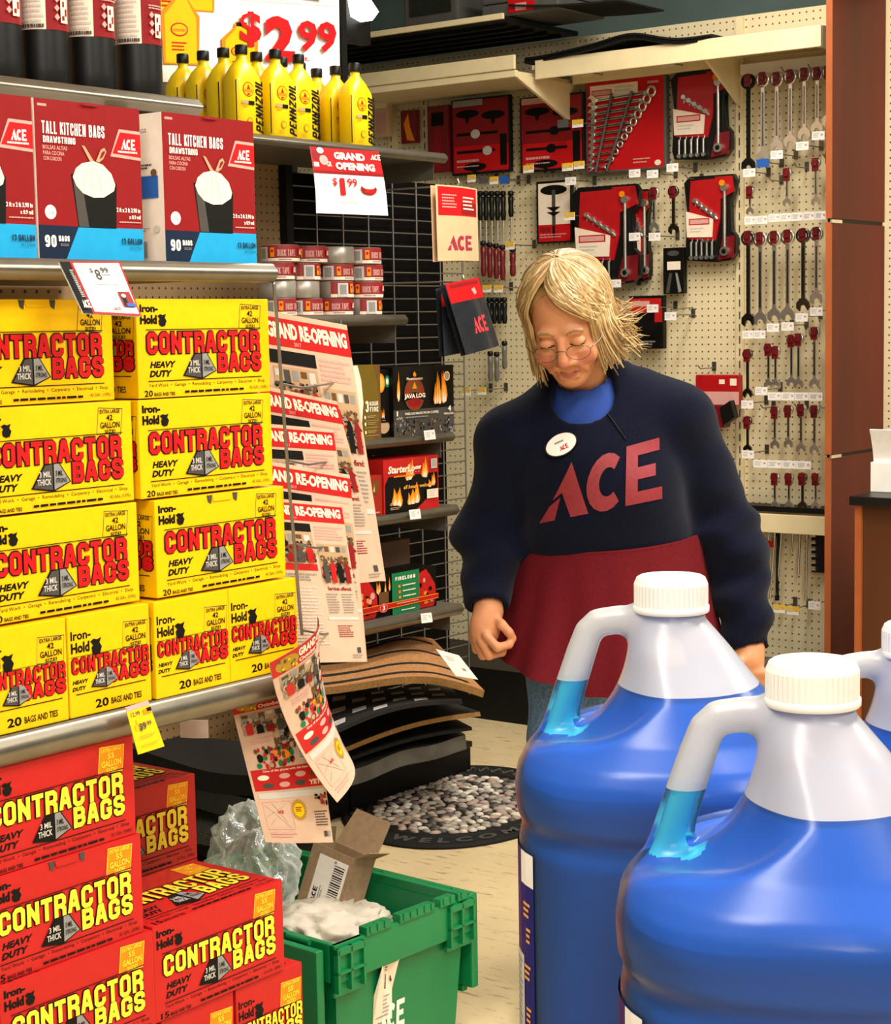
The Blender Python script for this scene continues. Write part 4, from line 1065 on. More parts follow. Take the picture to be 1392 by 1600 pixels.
for v in range(len(mb.v)): x, y, z = mb.v[v]; mb.v[v] = (wx(3.81) + y, x, z)
mb.build('bracket', ws)
mb = MB(); mb.prism([(5.50-WA, 2.345), (5.795-WA, 2.345), (5.795-WA, 2.18)], 0, .01, 'cream_paint')
for v in range(len(mb.v)): x, y, z = mb.v[v]; mb.v[v] = (wx(3.13) + y, x, z)
mb.build('bracket', ws)
wpart('header_rail', 3.79, 3.135, 5.745, 5.795, 2.315, 2.362, 'cream_paint', .003); wpart('header_rail', 3.105, 2.66, 5.755, 5.795, 2.285, 2.32, 'plastic_white', .003, label='frosted white rail')
wpart('shelf', 3.13, 2.70, 5.70, 5.795, .782, .80, 'metal_black', label='black narrow ledge'); wpart('shelf_lip', 3.13, 2.70, 5.69, 5.702, .710, .775, 'cream_paint', .003)
wpart('base_deck', 4.9, 2.64, 5.35, 5.795, .0, .19, 'metal_black')
# things lying on the base deck
for i, (b_, w_, z_, lb) in enumerate(((2.98, .30, .191, 'black plastic tray on the base deck under the hanging extension bars'), (2.95, .22, .231, 'smaller black tray lying on top of the tray on the base deck'))):
    mb = MB(); mb.box(0, w_, 0, .3, 0, .038, 'plastic_black', .006); mb.box(.02, w_-.02, -.001, .28, .030, .0385, 'plastic_grey')
    tag(mb.build('tool_tray', loc=ab(5.42, b_, z_), rotz=RW + R(8*i)), lb, 'tray')
# black rubber mat curling over the right overhead shelf, grey case and shade sheet on the upper shelf
mb = MB()
def fm(u, v):
    x = .76*u; z = 2.379 + .012 + .022*math.sin(math.pi*min(1, u*1.15))**2*(1 if u < .9 else .7) + (.03*math.exp(-((u-.62)/.16)**2)) - .012*math.sin(math.pi*u)
    return (x, -.30 + .30*v - .03*math.sin(3*u), z - 2.379)
mb.sheet(fm, 24, 4, 'rubber_black', .022)
for k in (1, 2): mb.tube([Vector(fm(u/24, 0)) + Vector((0, -.003, -.007*k)) for u in range(25)], .002, 5, 'metal_black')
tag(mb.build('rubber_mat', loc=ab(WA, 3.83, 2.379), rotz=RW), 'black ribbed rubber mat lying wavy on the cream overhead shelf', 'mat')
loc, w_, h_ = wbox(752, -12, 872, 33, .42)
cs = thing('tool_case', 'dark grey plastic tool case with red label on the upper shelf', 'case', Vector((loc.x, loc.y, 2.519)), RW)
mb = MB(); mb.box(0, w_, 0, .30, 0, h_*.48, 'plastic_grey', .008); mb.build('base', cs)
mb = MB(); mb.box(0, w_, 0, .30, h_*.5, h_*1.2, 'plastic_grey', .008); mb.build('lid', cs)
mb = MB(); mb.box(w_*.36, w_*.70, -.004, 0, h_*.1, h_*.85, 'ink_red'); mb.box(w_*.46, w_*.6, -.006, -.003, h_*.15, h_*.4, 'ink_pink'); mb.build('label', cs)
mb = MB(); mb.sheet(lambda u, v: (.45*u, -.34 + .3*v, .035*(1-u)**2 + .004), 10, 2, 'rubber_black', .006)
tag(mb.build('rubber_sheet', loc=ab(5.70, 3.80, 2.518), rotz=RW - R(0)), 'dark rubber sheet sloping down off the upper shelf beside the case', 'mat')
mb = MB(); mb.box(0, .25, 0, .3, 0, .30, 'plastic_grey', .01); mb.box(.03, .22, -.003, 0, .05, .2, 'chrome_dark'); tag(mb.build('storage_bin', loc=ab(5.4, 4.30, 2.5185), rotz=RW), 'grey translucent bin standing at the left on the upper shelf', 'bin')
# lit lamp tube seen over the poster
mt('lamp_glow', 'fffdf6', .5, emit=7.0, var=0.0)
loc = atY(560, 22, 6.1); lt = thing('strip_lamp', 'glowing white strip lamp under the dark upper shelf beside the poster', 'lamp', loc, RS)
mb = MB(); mb.prism([(0, .075), (.02, .0), (.07, -.012), (.105, .02), (.04, .075)], 0, .05, 'lamp_glow'); mb.build('tube', lt)
mb = MB(); mb.box(-.06, .12, .05, .09, -.08, .16, 'metal_black'); mb.build('housing', lt)

# ---- hooks with price tickets
TK = {'w': 'paper_white', 'y': 'card_yellow', 'b': 'ink_blue', 'g': 'plastic_grey', 'c': 'card_white'}
def hook(px, py, label, col='w', off=.15, w=.046, h=.028, group='peg hooks with price tickets', two=False, plain=False):
    b, z = wloc(px, py, off)
    t = thing('peg_hook', label, 'hook', ab(WA-off, b, z), RW, group)
    mb = MB(); mb.tube([(0, off-.004, .004), (0, .02, .004), (0, .0, .016)], .0022, 5, 'wire_steel')
    if two: mb.tube([(0, off-.004, .03), (0, .004, .022)], .0022, 5, 'wire_steel')
    mb.build('prong', t)
    mb = MB(); mb.box(-.008, .008, off-.004, off, -.006, .026, 'steel_shelf', .001); mb.build('backplate', t)
    if not plain:
        mb = MB(); mb.box(-w/2, w/2, -.003, -.001, -h/2, h/2, TK[col] if col != 'y' else 'paper_white')
        a = Art(mb, front(-w/2, w/2, -h/2, h/2, -.003), w, h)
        if col == 'y': a.rect(0, 0, 1, .62, 'card_yellow')
        if col in 'wyc': a.lines(.1, .2, .6, .8, 3, 'ink_ltgrey', .5); a.rect(.68, .3, .88, .5, 'ink_pink')
        mb.build('ticket', t)
    return t
def strip(px0, py0, px1, py1, off, label, n):
    loc, w, h = wbox(px0, min(py0,py1), px1, max(py0,py1), off)
    b0, z0 = wloc(px0, py0, off); h = .027
    mb = MB(); mb.box(0, w, -.002, .002, -h/2, h/2, 'paper_white')
    a = Art(mb, front(0, w, -h/2, h/2, -.002), w, h)
    for k in range(n): a.lines((k+.1)/n, .2, (k+.65)/n, .8, 3, 'ink_ltgrey', .5); a.rect((k+.72)/n, .3, (k+.88)/n, .5, 'ink_pink', True); a.rect((k+.985)/n, 0, (k+1)/n, 1, 'ink_grey', True)
    return tag(mb.build('ticket_strip', loc=ab(WA-off, b0, z0), rotz=RW), label, 'price strip', 'white ticket strips in the wrench bay')

# ---- wrenches of the right-hand bay
def wrench_mesh(L, w, mat):
    mb = MB(); r = w*1.05; r2 = w*1.2
    mb.box(-w*.34, w*.34, -.0028, .0028, r*1.6, L-r2*1.5, mat, .0012); mb.box(-w*.16, w*.16, -.0034, .0034, r*2.6, L-r2*2.6, 'chrome_dark' if mat == 'chrome' else 'metal_black')
    n = 18; c = L - r2
    vs = [(q*math.cos(2*math.pi*i/n), y, c + q*math.sin(2*math.pi*i/n)) for q in (r2*.58, r2) for y in (-.005, .005) for i in range(n)]
    fs = []
    for i in range(n):
        j = (i+1) % n
        fs += [(2*n+i, 2*n+j, j, i)[::-1] if False else (i, j, 2*n+j, 2*n+i), (3*n+i, 3*n+j, n+j, n+i), (2*n+i, 2*n+j, 3*n+j, 3*n+i), (n+i, n+j, j, i)]
    mb.add(vs, fs, mat, True)
    jaw = [(-w*.36, r*2.0), (-r*1.05, r*1.35), (-r*1.1, r*.5), (-r*.55, -.0), (-r*.42, r*.75), (0, r*1.02), (r*.42, r*.75), (r*.75, r*.12), (r*1.12, r*.62), (r*1.0, r*1.4), (w*.36, r*2.0)]
    for i in range(1, len(jaw)//2): pass
    mid = [(0, r*2.0)]
    L_ = [(-w*.36, r*2.0), (-r*1.05, r*1.35), (-r*1.1, r*.5), (-r*.55, 0), (-r*.42, r*.75), (0, r*1.02), (0, r*2.0)]
    R_ = [(0, r*2.0), (0, r*1.02), (r*.42, r*.75), (r*.75, r*.12), (r*1.12, r*.62), (r*1.0, r*1.4), (w*.36, r*2.0)]
    mb.prism(L_, -.0042, .0042, mat); mb.prism(R_, -.0042, .0042, mat)
    return mb
def tag_mesh(L): 
    mb = MB(); mb.box(-.012, .012, -.010, -.004, L-.045, L-.002, 'plastic_dkred', .002); mb.box(-.009, .009, -.016, -.009, L-.03, L-.008, 'plastic_dkred', .002); return mb
WCACHE = {}
def wrench(px, y0, y1, label, mat='chrome', off=.09, tilt=0.0, group='wrenches hanging in the right bay', tagged=True, k=1.0):
    b, z1 = wloc(px, y0, off); _, z0 = wloc(px, y1, off); L = round(z1 - z0, 2); w = (.011 + .011*min(.3, L)/.3)*k
    key = (L, mat, tagged, k)
    if key not in WCACHE:
        t = thing('combination_wrench', label, 'wrench', ab(WA-off, b, z1-L), RW, group)
        wrench_mesh(L, w, mat).build('body', t)
        if tagged: tag_mesh(L).build('hang_tag', t, label='red hang tag')
        WCACHE[key] = t
    else:
        t = inst(WCACHE[key], ab(WA-off, b, z1-L), RW, label, group)
    t.rotation_euler = (0, R(tilt), RW)
    return t
ordn = ['first', 'second', 'third', 'fourth', 'fifth', 'sixth', 'seventh', 'eighth']
def row(name, items, **k):
    for i, it in enumerate(items):
        px, y0, y1 = it[:3]; m = it[3] if len(it) > 3 else 'chrome'
        kind = 'dark' if m != 'chrome' else 'chrome'
        wrench(px, y0, y1, f'{kind} combination wrench, {ordn[i]} from left in the {name}', m, tilt=(it[4] if len(it) > 4 else 0), **k)
row('top row of the wrench bay', [(1169,115,268,'metal_black'), (1192,112,258), (1214,112,240), (1235,108,232), (1257,105,220), (1277,104,208), (1294,102,196)])
row('short second row of the wrench bay', [(1172,290,335), (1230,262,322), (1275,246,322), (1296,235,310)], k=.85)
row('third row, under the ticket strip', [(1169,360,512,'chrome_dark'), (1188,362,508), (1210,360,502), (1231,358,500), (1255,356,487,'chrome_dark'), (1276,354,476)])
row('fourth row of the bay', [(1168,545,620,'chrome_dark'), (1201,536,610), (1212,540,608), (1237,522,605), (1248,520,606), (1273,510,608)], k=.9)
row('fifth row of the wrench bay', [(1168,650,708,'chrome_dark'), (1211,634,702), (1232,632,702), (1252,630,706), (1273,632,712)], k=.9)
row('lowest row, above the black ledge', [(1211,738,796), (1233,738,797), (1254,738,797,'chrome_dark'), (1275,738,798)], k=.9)
for i, (px, py, c) in enumerate(((1171,270,'w'), (1192,255,'b'), (1214,242,'w'), (1254,228,'w'), (1279,212,'w'))):
    hook(px, py, f"peg hook with {'blue' if c == 'b' else 'white'} price ticket, {ordn[i]} from left below the top wrench row", c, .14)
strip(1163, 345, 1200, 342, .14, 'short white ticket strip at the left above the third wrench row', 2)
strip(1201, 341, 1292, 333, .14, 'long white ticket strip above the third wrench row', 5)
strip(1160, 523, 1196, 520, .14, 'white double ticket at left below the third wrench row', 2)
for i, (px, py) in enumerate(((1208,512), (1231,510), (1253,496), (1276,487))): hook(px, py, f'peg hook with white price ticket, {ordn[i]} from left below the third wrench row', 'w', .14)
strip(1200, 619, 1286, 617, .14, 'white ticket strip below the fourth wrench row', 4); 
hook(1190, 611, 'peg hook with white price ticket left of the strip below the fourth wrench row', 'w', .14); hook(1168, 632, 'peg hook with white price ticket at the upright below the fourth wrench row', 'w', .14); hook(1169, 710, 'peg hook with white price ticket at the upright below the fifth wrench row', 'w', .14)
strip(1177, 724, 1268, 730, .14, 'white ticket strip below the fifth wrench row', 4)
for i, (px, py) in enumerate(((1220,112),(1262,108),(1290,102),(1240,262),(1285,248),(1200,283),(1188,640),(1240,638),(1280,640))):
    hook(px, py, 'small empty peg hook among the wrenches of the right bay', plain=True, off=.10, group='bare hooks in the wrench bay')
# extension bars and sockets under the ledge
def bar(px0, y0, px1, y1, r, label, mat='chrome', off=.05):
    b0, z0 = wloc(px0, y0, off); b1, z1 = wloc(px1, y1, off)
    mb = MB(); p = Vector((0,0,0)); q = Vector((b0-b1, 0, z1-z0))
    mb.tube([p, p + (q-p)*.08], r*1.5, 8, mat); mb.tube([p + (q-p)*.06, p + (q-p)*.94], r, 8, mat); mb.tube([p + (q-p)*.93, q], r*1.35, 8, mat)
    return tag(mb.build('extension_bar', loc=ab(WA-off, b0, z0), rotz=RW), label, 'tool', 'extension bars below the cream ledge')
bar(1202,828,1196,890,.004,'short chrome extension bar hanging behind the red clip'); bar(1211,830,1203,936,.0045,'long chrome extension bar just left of the black bar'); bar(1216,822,1214,938,.006,'thick black extension bar next to the long chrome one','metal_black'); bar(1222,822,1213,934,.0045,'long chrome extension bar just right of the black bar')
bar(1239,832,1237,862,.004,'shortest chrome extension bar in the middle'); bar(1250,832,1247,896,.0045,'medium chrome extension bar right of the shortest one'); bar(1261,834,1259,938,.0045,'long chrome extension bar beside the black socket rack')
loc, w_, h_ = wbox(1190, 845, 1208, 855, .06); mb = MB(); mb.box(0, w_, 0, .01, 0, h_, 'plastic_red', .002); tag(mb.build('bar_clip', loc=loc, rotz=RW), 'small red plastic clip across the extension bars', 'clip')
loc, w_, h_ = wbox(1267, 826, 1291, 895, .03)
sk = thing('socket_rack', 'black socket rack with chrome sockets under the cream ledge', 'socket set', loc, RW)
mb = MB(); mb.box(0, w_, 0, .02, 0, h_, 'plastic_black', .003); mb.build('rail', sk)
for k in range(6): mb = MB(); mb.cyl((w_*.1, -.008, h_*(.1+.15*k)), (w_*.42, -.008, h_*(.1+.15*k)), .008, .008, 10, 'chrome'); mb.build('socket', sk)
for i, (px, py, c) in enumerate(((1218,951,'y'),(1239,954,'y'),(1273,946,'w'))): hook(px, py, f"peg hook with {'yellow' if c == 'y' else 'white'} price ticket, {ordn[i]} from left below the extension bars", c, .12)

# ---- boxed and carded tools of the middle bay
def bigset():
    loc, W_, H_ = wbox(913, 120, 1040, 268, .05)
    t = thing('wrench_set', 'large red card of eleven chrome wrenches under the cream header', 'wrench set', loc, RW)
    mb = MB(); mb.box(0, W_, .004, .03, 0, H_, 'plastic_grey', .006); mb.build('tray', t)
    mb = MB(); a = Art(mb, front(0, W_, 0, H_, .004), W_, H_); a.rect(.03, .025, .97, .975, 'ink_red'); a.rect(.07, .06, .66, .19, 'ink_cream'); a.rect(.09, .11, .34, .175, 'ink_red'); a.rect(.10, .12, .33, .165, 'ink_pink'); a.lines(.38, .09, .62, .16, 2, 'ink_ltgrey', .5)
    a.lines(.78, .07, .92, .1, 1, 'ink_pink', .8); a.lines(.6, .87, .82, .94, 2, 'ink_pink', .4); a.ell(.90, .93, .04, .03, 'ink_cream', 12); mb.build('backing_card', t)
    for k in range(11):
        L = W_*(.84 - .058*k); w = .017 - .0008*k; z = H_*(.775 - .072*k)
        m2 = wrench_mesh(L, w, 'chrome'); mb = MB(); mb.X = Matrix.Translation((W_*.06, -.004, z)) @ Matrix.Rotation(R(90 - 3), 4, 'Y') @ Matrix.Rotation(R(0), 4, 'Z')
        for (f, m_, s_) in zip(m2.f, m2.m, m2.sm): pass
        base = [mb.X @ Vector(p) for p in m2.v]; mb.X = None; mb.v = [tuple(p) for p in base]; mb.f = m2.f; mb.m = m2.m; mb.sm = m2.sm
        mb.build('wrench', t)
    for x0, x1 in ((.37, .16), (.62, .30)):
        mb = MB(); mb.tube([(W_*x0, -.013, H_*.84), (W_*x1, -.013, H_*.0+.006)], .005, 6, 'plastic_grey'); mb.build('strap', t)
bigset()
def rack(px0, py0, px1, py1, label, off=.06, sticker=True):
    loc, W_, H_ = wbox(px0, py0, px1, py1, off)
    t = thing('wrench_rack', label, 'wrench set', loc, RW, 'red ratchet wrench racks')
    mb = MB(); o = [(.02,.12),(.06,.03),(.60,0),(.88,.02),(.98,.10),(.98,.30),(.90,.36),(.88,.70),(.95,.78),(.99,.93),(.93,1),(.10,1),(.0,.93),(.02,.82),(.06,.6)]
    mb.prism([(W_*x, H_*z) for x, z in o], .004, .028, 'plastic_black'); mb.build('tray', t)
    mb = MB(); o2 = [(.10,.28),(.62,.25),(.70,.5),(.72,.96),(.14,.95),(.12,.7)]
    mb.prism([(W_*x, H_*z) for x, z in o2], -.002, .006, 'plastic_red'); mb.prism([(W_*.66, H_*.02),(W_*.95,H_*.05),(W_*.97,H_*.3),(W_*.75,H_*.28)], -.001, .005, 'plastic_dkred'); mb.prism([(W_*.6, H_*.98),(W_*.93,H_*.98),(W_*.97,H_*.8),(W_*.7,H_*.72)], -.001, .005, 'plastic_red'); mb.build('insert', t)
    mb = MB(); mb.prism([(W_*.08, H_*.30),(W_*.56, H_*.29),(W_*.58,H_*.50),(W_*.06,H_*.60)], -.006, -.003, 'ink_cream'); a = Art(mb, front(W_*.08, W_*.56, H_*.3, H_*.55, -.006), W_*.48, H_*.25); a.rect(.08, .15, .9, .45, 'ink_red'); a.rect(.12, .2, .86, .4, 'ink_pink'); a.lines(.12, .58, .7, .85, 2, 'ink_ltgrey', .4); mb.build('label', t)
    for k in range(5):
        x = W_*(.16 + .10*k); mb = MB(); mb.tube([(x, -.006, H_*.04), (x + W_*.0, -.006, H_*.24)], .0045, 6, 'chrome'); mb.cyl((x, -.011, H_*.06), (x, -.001, H_*.06), .0075, .0075, 10, 'chrome')
        xt = W_*(.24 + .09*k); zt = H_*(.72 - .045*k); mb.tube([(xt, -.005, zt), (xt + W_*.06, -.005, zt - H_*.05)], .006, 6, 'chrome'); mb.cyl((xt, -.012, zt), (xt, -.002, zt), .0085, .0085, 10, 'chrome'); mb.tube([(x, .0, H_*.23), (x + (xt-x)*.5, .002, H_*.45), (xt, .0, zt - H_*.01)], .003, 5, 'chrome'); mb.cyl((x, -.007, H_*.235), (x, .001, H_*.235), .004, .004, 6, 'chrome'); mb.cyl((xt, -.004, zt), (xt, .001, zt), .005, .005, 6, 'chrome')
        mb.build('wrench', t)
    mb = MB(); mb.tube([(W_*.80, -.006, H_*.14), (W_*.80, -.006, H_*.84)], .006, 8, 'chrome'); mb.cyl((W_*.80, -.014, H_*.12), (W_*.80, .0, H_*.12), .016, .016, 16, 'chrome'); mb.cyl((W_*.80, -.0145, H_*.12), (W_*.80, -.0139, H_*.12), .009, .009, 14, 'metal_black'); mb.cyl((W_*.80, -.014, H_*.85), (W_*.80, .0, H_*.85), .014, .014, 16, 'chrome'); mb.build('ratchet_wrench', t)
    if sticker: mb = MB(); mb.cyl((W_*.78, -.019, H_*.90), (W_*.78, -.015, H_*.90), .011, .011, 16, 'ink_orange'); mb.build('sticker', t, label='orange sticker')
    return t
rack(1047, 110, 1143, 250, 'red wrench rack with white label at top right of the middle bay')
rack(1068, 274, 1150, 410, 'red wrench rack with white label hanging lower, beside the slotted upright')
rack(893, 290, 1000, 446, 'red wrench rack partly hidden behind the woman\'s hair', .10)
rack(985, 296, 1014, 440, 'narrow red wrench rack edge peeking out behind another rack', .05, False)
def tcard(px0, py0, px1, py1, label, kind):
    loc, W_, H_ = wbox(px0, py0, px1, py1, .06)
    t = thing('tool_card', label, 'tool set', loc, RW, None)
    mb = MB(); mb.box(0, W_, 0, .02, 0, H_, 'plastic_black', .003); mb.build('case', t)
    mb = MB(); a = Art(mb, front(0, W_, 0, H_, 0), W_, H_, .0002)
    if kind == 't':
        a.rect(.06, .04, .96, .70, 'ink_cream'); a.rect(.06, .70, .96, .97, 'ink_red'); a.rect(.1, .74, .4, .82, 'card_maroon'); a.ell(.5, .15, .38, .08, 'ink_black', 16); a.rect(.45, .15, .55, .72, 'ink_dkgrey'); a.rect(.46, .72, .53, .92, 'ink_black'); a.poly([(.3,.42),(.7,.42),(.5,.5)], 'ink_black'); a.poly([(.3,.5),(.7,.5),(.5,.57)], 'ink_black'); a.lines(.1, .85, .9, .93, 2, 'ink_pink', .4)
    else:
        a.rect(.03, .03, .97, .97, 'card_maroon'); a.rect(.05, .62, .97, .96, 'ink_red')
        for x, z in ((.28,.2),(.72,.24),(.4,.9)): a.ell(x, z, .2, .055, 'ink_black', 16); a.poly([(x-.05,z),(x+.05,z),(x+.02,z+.12),(x-.02,z+.12)], 'ink_black')
        for z, x0, x1 in ((.45,.1,.8),(.68,.1,.75)): a.rect(x0, z, x1, z+.035, 'ink_black'); a.ell(x1-.25 if kind == 'r' else .42+.2*(z>.5), z+.02, .08, .06, 'ink_black' if kind == 'r' else 'ink_ltgrey', 12)
        a.rect(.04, .02, .55, .10, 'ink_grey' if kind == 'l' else 'ink_pink'); a.lines(.1, .80, .5, .84, 1, 'ink_pink', .8); a.lines(.1, .88, .5, .9, 1, 'ink_pink', .8)
        a.rect(.84, .5, .95, .9, 'ink_black')
    mb.build('card', t)
tcard(838, 282, 893, 380, 'white and red card with black T-handle tool behind the woman', 't')
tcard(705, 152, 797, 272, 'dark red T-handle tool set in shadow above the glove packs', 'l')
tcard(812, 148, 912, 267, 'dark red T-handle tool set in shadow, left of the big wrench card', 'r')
# small hanging tools between the racks
for i, (px, y0, y1, lb) in enumerate(((1022,292,362,'small chrome flex wrench with red tag left of the second red rack'), (1052,290,364,'small dark chrome wrench pair with red tag beside the second red rack'))):
    wrench(px, y0, y1, lb, 'chrome' if i == 0 else 'chrome_dark', .08, group='small wrenches between the racks')
def pack(px0, py0, px1, py1, off, base, draw, name, label, cat, D=.025):
    loc, W_, H_ = wbox(px0, py0, px1, py1, off); mb = MB(); mb.box(0, W_, 0, D, 0, H_, base, .002)
    if draw: draw(Art(mb, front(0, W_, 0, H_, 0), W_, H_, .0002))
    return tag(mb.build(name, loc=loc, rotz=RW), label, cat)
def dblk(a): a.rect(.2, .3, .85, .48, 'ink_cream'); a.poly([(.3,.55),(.45,.55),(.3,.98),(.12,.98)], 'ink_dkgrey'); a.poly([(.6,.55),(.7,.55),(.9,.95),(.75,.98)], 'ink_grey'); a.ell(.5, .12, .3, .06, 'ink_dkgrey', 12)
pack(1036, 387, 1068, 459, .06, 'card_black', dblk, 'plier_pack', 'black carded pliers hanging below the small chrome wrenches', 'tool pack')
def dred(a): a.rect(0, .05, .95, .32, 'card_red'); a.rect(.05, .1, .6, .2, 'ink_pink'); a.poly([(.1,.35),(.8,.4),(.95,.8),(.2,.6)], 'ink_black'); a.rect(.75, .25, .98, .5, 'card_red'); a.lines(.3, .85, .8, .95, 2, 'ink_grey', .6)
pack(984, 462, 1036, 545, .08, 'card_black', dred, 'plier_pack', 'black and red carded pliers beside the woman\'s hair', 'tool pack')
loc, w_, h_ = wbox(1082, 586, 1150, 668, .10)
t = thing('blister_pack', 'bright red blister pack hanging behind the woman\'s shoulder', 'tool pack', loc, RW)
mb = MB(); mb.box(0, w_, .02, .05, h_*.42, h_, 'plastic_red', .004); mb.prism([(w_*.2,0),(w_*.72,h_*.0),(w_*.8,h_*.42),(0,h_*.42)], .0, .045, 'plastic_dkred'); mb.build('shell', t)
mb = MB(); mb.prism([(w_*.74,h_*.05),(w_*1.0,h_*.20),(w_*.90,h_*.52),(w_*.66,h_*.38)], -.012, .02, 'plastic_black'); mb.build('inner_card', t)
mb = MB(); a = Art(mb, front(0, w_, h_*.42, h_, .02), w_, h_*.58); a.rect(0, .55, 1, .98, 'ink_pink'); a.rect(.55, .15, .68, .3, 'ink_cream'); a.rect(.8, .12, .95, .35, 'ink_cream'); mb.build('label', t)
for (px, py, c, lb, off) in ((868,197,'w','pale','.1'),): pass
for px, py, c, lb in ((880,193,'g','grey ticket hook left of the yellow one beside the big wrench card'), (903,193,'y','yellow ticket hook at the left edge of the big wrench card'), (826,264,'y','yellow ticket hook below left corner of the shaded T-handle set'), (887,261,'y','yellow ticket hook below the shaded T-handle set, left of a pair'), (905,258,'y','yellow ticket hook below the shaded T-handle set, right of a pair'), (892,283,'w','white ticket hook above the T-handle card'), (890,338,'y','yellow ticket hook at the right of the T-handle card'),
                        (992,271,'w','white ticket hook below the big wrench card, left of two'), (1020,272,'w','white ticket hook below the big wrench card, right of two'), (1051,262,'w','white ticket hook below the upper red rack'), (992,370,'w','white ticket hook over the half hidden red rack'), (1023,370,'w','white ticket hook below the small chrome wrench'), (962,443,'w','white ticket hook right above the woman\'s hair'), (1020,482,'w','white ticket hook on the red and black pliers'), (1048,494,'w','white ticket hook with two wires on the bare pegboard'), (1043,99,'c','cream ticket hook on the header rail above the wrench card'), (917,114,'c','cream ticket hook at the left end of the header rail')):
    hook(px, py, lb, c, .16, two=(px == 1048))
for i, (px, py, c) in enumerate(((737,279,'y'), (755,281,'g'), (772,282,'y'), (788,281,'b'))):
    hook(px, py, f"{dict(y='yellow', g='grey', b='blue')[c]} ticket hook, {ordn[i]} of the row of four right of the tan gloves", c, .16, w=.038)
for px, py, lb in ((797,384,'yellow ticket hook above the single red handle right of the gloves'), (761,451,'yellow ticket hook, left of a pair right of the navy aprons'), (779,451,'yellow ticket hook, right of a pair right of the navy aprons'), (729,612,'yellow ticket hook seen beside the coffee log box'), (753,611,'yellow ticket hook left of the woman\'s shoulder'), (697,300,'yellow ticket hook seen behind the tan glove bag')): hook(px, py, lb, 'y', .16, w=.04)
hook(1092, 378, 'bare hook with red cap below the lower red rack', plain=True, off=.14); hook(1090, 578, 'bare curved hook above the red blister pack', plain=True, off=.12); hook(1110, 99, 'bare hook over the upper red rack', plain=True, off=.14); hook(1070, 280, 'bare hook above the lower red rack', plain=True, off=.12)
# ---- screwdrivers
def driver(px, y0, y1, frac, hm, label, group, off=.09, r=.011):
    b, z1 = wloc(px, y0, off); _, z0 = wloc(px, y1, off); L = z1-z0
    t = thing('screwdriver', label, 'screwdriver', ab(WA-off, b, z1), RW, group)
    hl = L*frac; mb = MB(); mb.lathe([(.005,0),(r,-.004),(r*.95,-hl*.25),(r*.8,-hl*.5),(r,-hl*.75),(r*.75,-hl*.97),(.006,-hl)], 10, hm); mb.build('handle', t)
    if frac < 1: mb = MB(); mb.tube([(0,0,-hl), (0,0,-L)], .0032, 6, 'chrome'); mb.build('blade', t)
    mb = MB(); mb.lathe([(r*.8,.0),(r*1.02,.001),(r*1.02,.014),(r*.7,.018)], 10, 'plastic_black'); mb.build('end_cap', t)
    return t
g1 = 'black handled screwdrivers by the gloves'
for i, px in enumerate((750, 759, 768, 777, 786, 798)): driver(px, 306, 380 if i < 5 else 372, .52 if i < 5 else .5, 'plastic_black', f'black handled screwdriver, {ordn[i]} from left in the row right of the tan glove bag', g1)
g2 = 'red handled screwdrivers by the gloves'
for i, px in enumerate((755, 765, 775, 785)): driver(px, 384+2*i, 432+2*i, 1.0, 'plastic_dkred', f'red handled screwdriver, {ordn[i]} of four right of the tan glove bag', g2, r=.012)
driver(801, 394, 432, 1.0, 'plastic_dkred', 'single dark red screwdriver handle left of the woman\'s hair', g2, r=.012)
g3 = 'short black screwdrivers by the aprons'
for i, px in enumerate((764, 772, 780, 788)): driver(px, 472, 506, 1.0, 'plastic_black', f'short black screwdriver, {ordn[i]} of four right of the navy aprons', g3)
mt('plastic_smoke', '6f6c66', .2, 0, var=.1)
g4 = 'clear handled screwdrivers below the aprons'
for i, px in enumerate((766, 776)): driver(px, 556+i, 598, .95, 'plastic_smoke', f'clear handled screwdriver, {"left" if i == 0 else "middle"} one under the navy aprons', g4)
driver(788, 540, 578, .95, 'plastic_smoke', 'clear handled screwdriver hanging higher, next to the woman\'s hair', g4)

# ---- wood partition and counter at the right
mt('wood_cherry', '6e2415', .5, 0, spec=.25, var=.22, vs=3.0, stretch=(1.2, 1.2, .18), hx2='4d170d')
mt('edge_orange', 'a2552a', .5, 0, var=.08, vs=8)
mt('wood_counter', '5a3419', .5, 0, spec=.3, var=.2, vs=3, stretch=(1, 1, .2), hx2='472610')
pt = thing('wood_partition', 'tall cherry wood partition with orange edge at the end of tool wall', 'partition', ab(5.40, 2.59), RS)
zg1, zg2 = 1.752, onA(1310, 712, 5.42)[1]
for z0, z1 in ((0, zg2-.006), (zg2+.004, zg1-.006), (zg1+.006, 2.75)):
    mb = MB(); mb.box(.004, .40, 0, .018, z0, z1, 'wood_cherry'); mb.build('panel', pt)
    mb = MB(); mb.box(0, .004, -.0005, .0205, z0, z1, 'edge_orange'); mb.build('edge_band', pt, label='orange edge band')
for z in (zg1, zg2):
    mb = MB(); mb.box(.005, .40, .003, .016, z-.007, z+.006, 'metal_black'); mb.build('groove', pt)
    mb = MB(); mb.box(-.004, .07, -.004, .002, z-.008, z+.002, 'chrome'); mb.build('hinge', pt)
ct = thing('counter', 'brown wooden counter with black top at the right edge', 'counter', ab(5.02, 2.33), RW)
mb = MB(); mb.box(-.012, .9, -.015, .40, .893, .92, 'plastic_black', .004); mb.build('countertop', ct, label='black countertop')
mb = MB(); mb.box(.02, .9, .012, .38, 0, .893, 'wood_counter'); mb.build('body', ct)
mb = MB(); mb.box(0, .02, 0, .38, 0, .893, 'edge_orange'); mb.build('side_panel', ct, label='orange edged side panel')
bh = thing('brochure_holder', 'clear brochure holder with white and red leaflets on the counter', 'holder', ab(5.16, 2.345, .9205), RW)
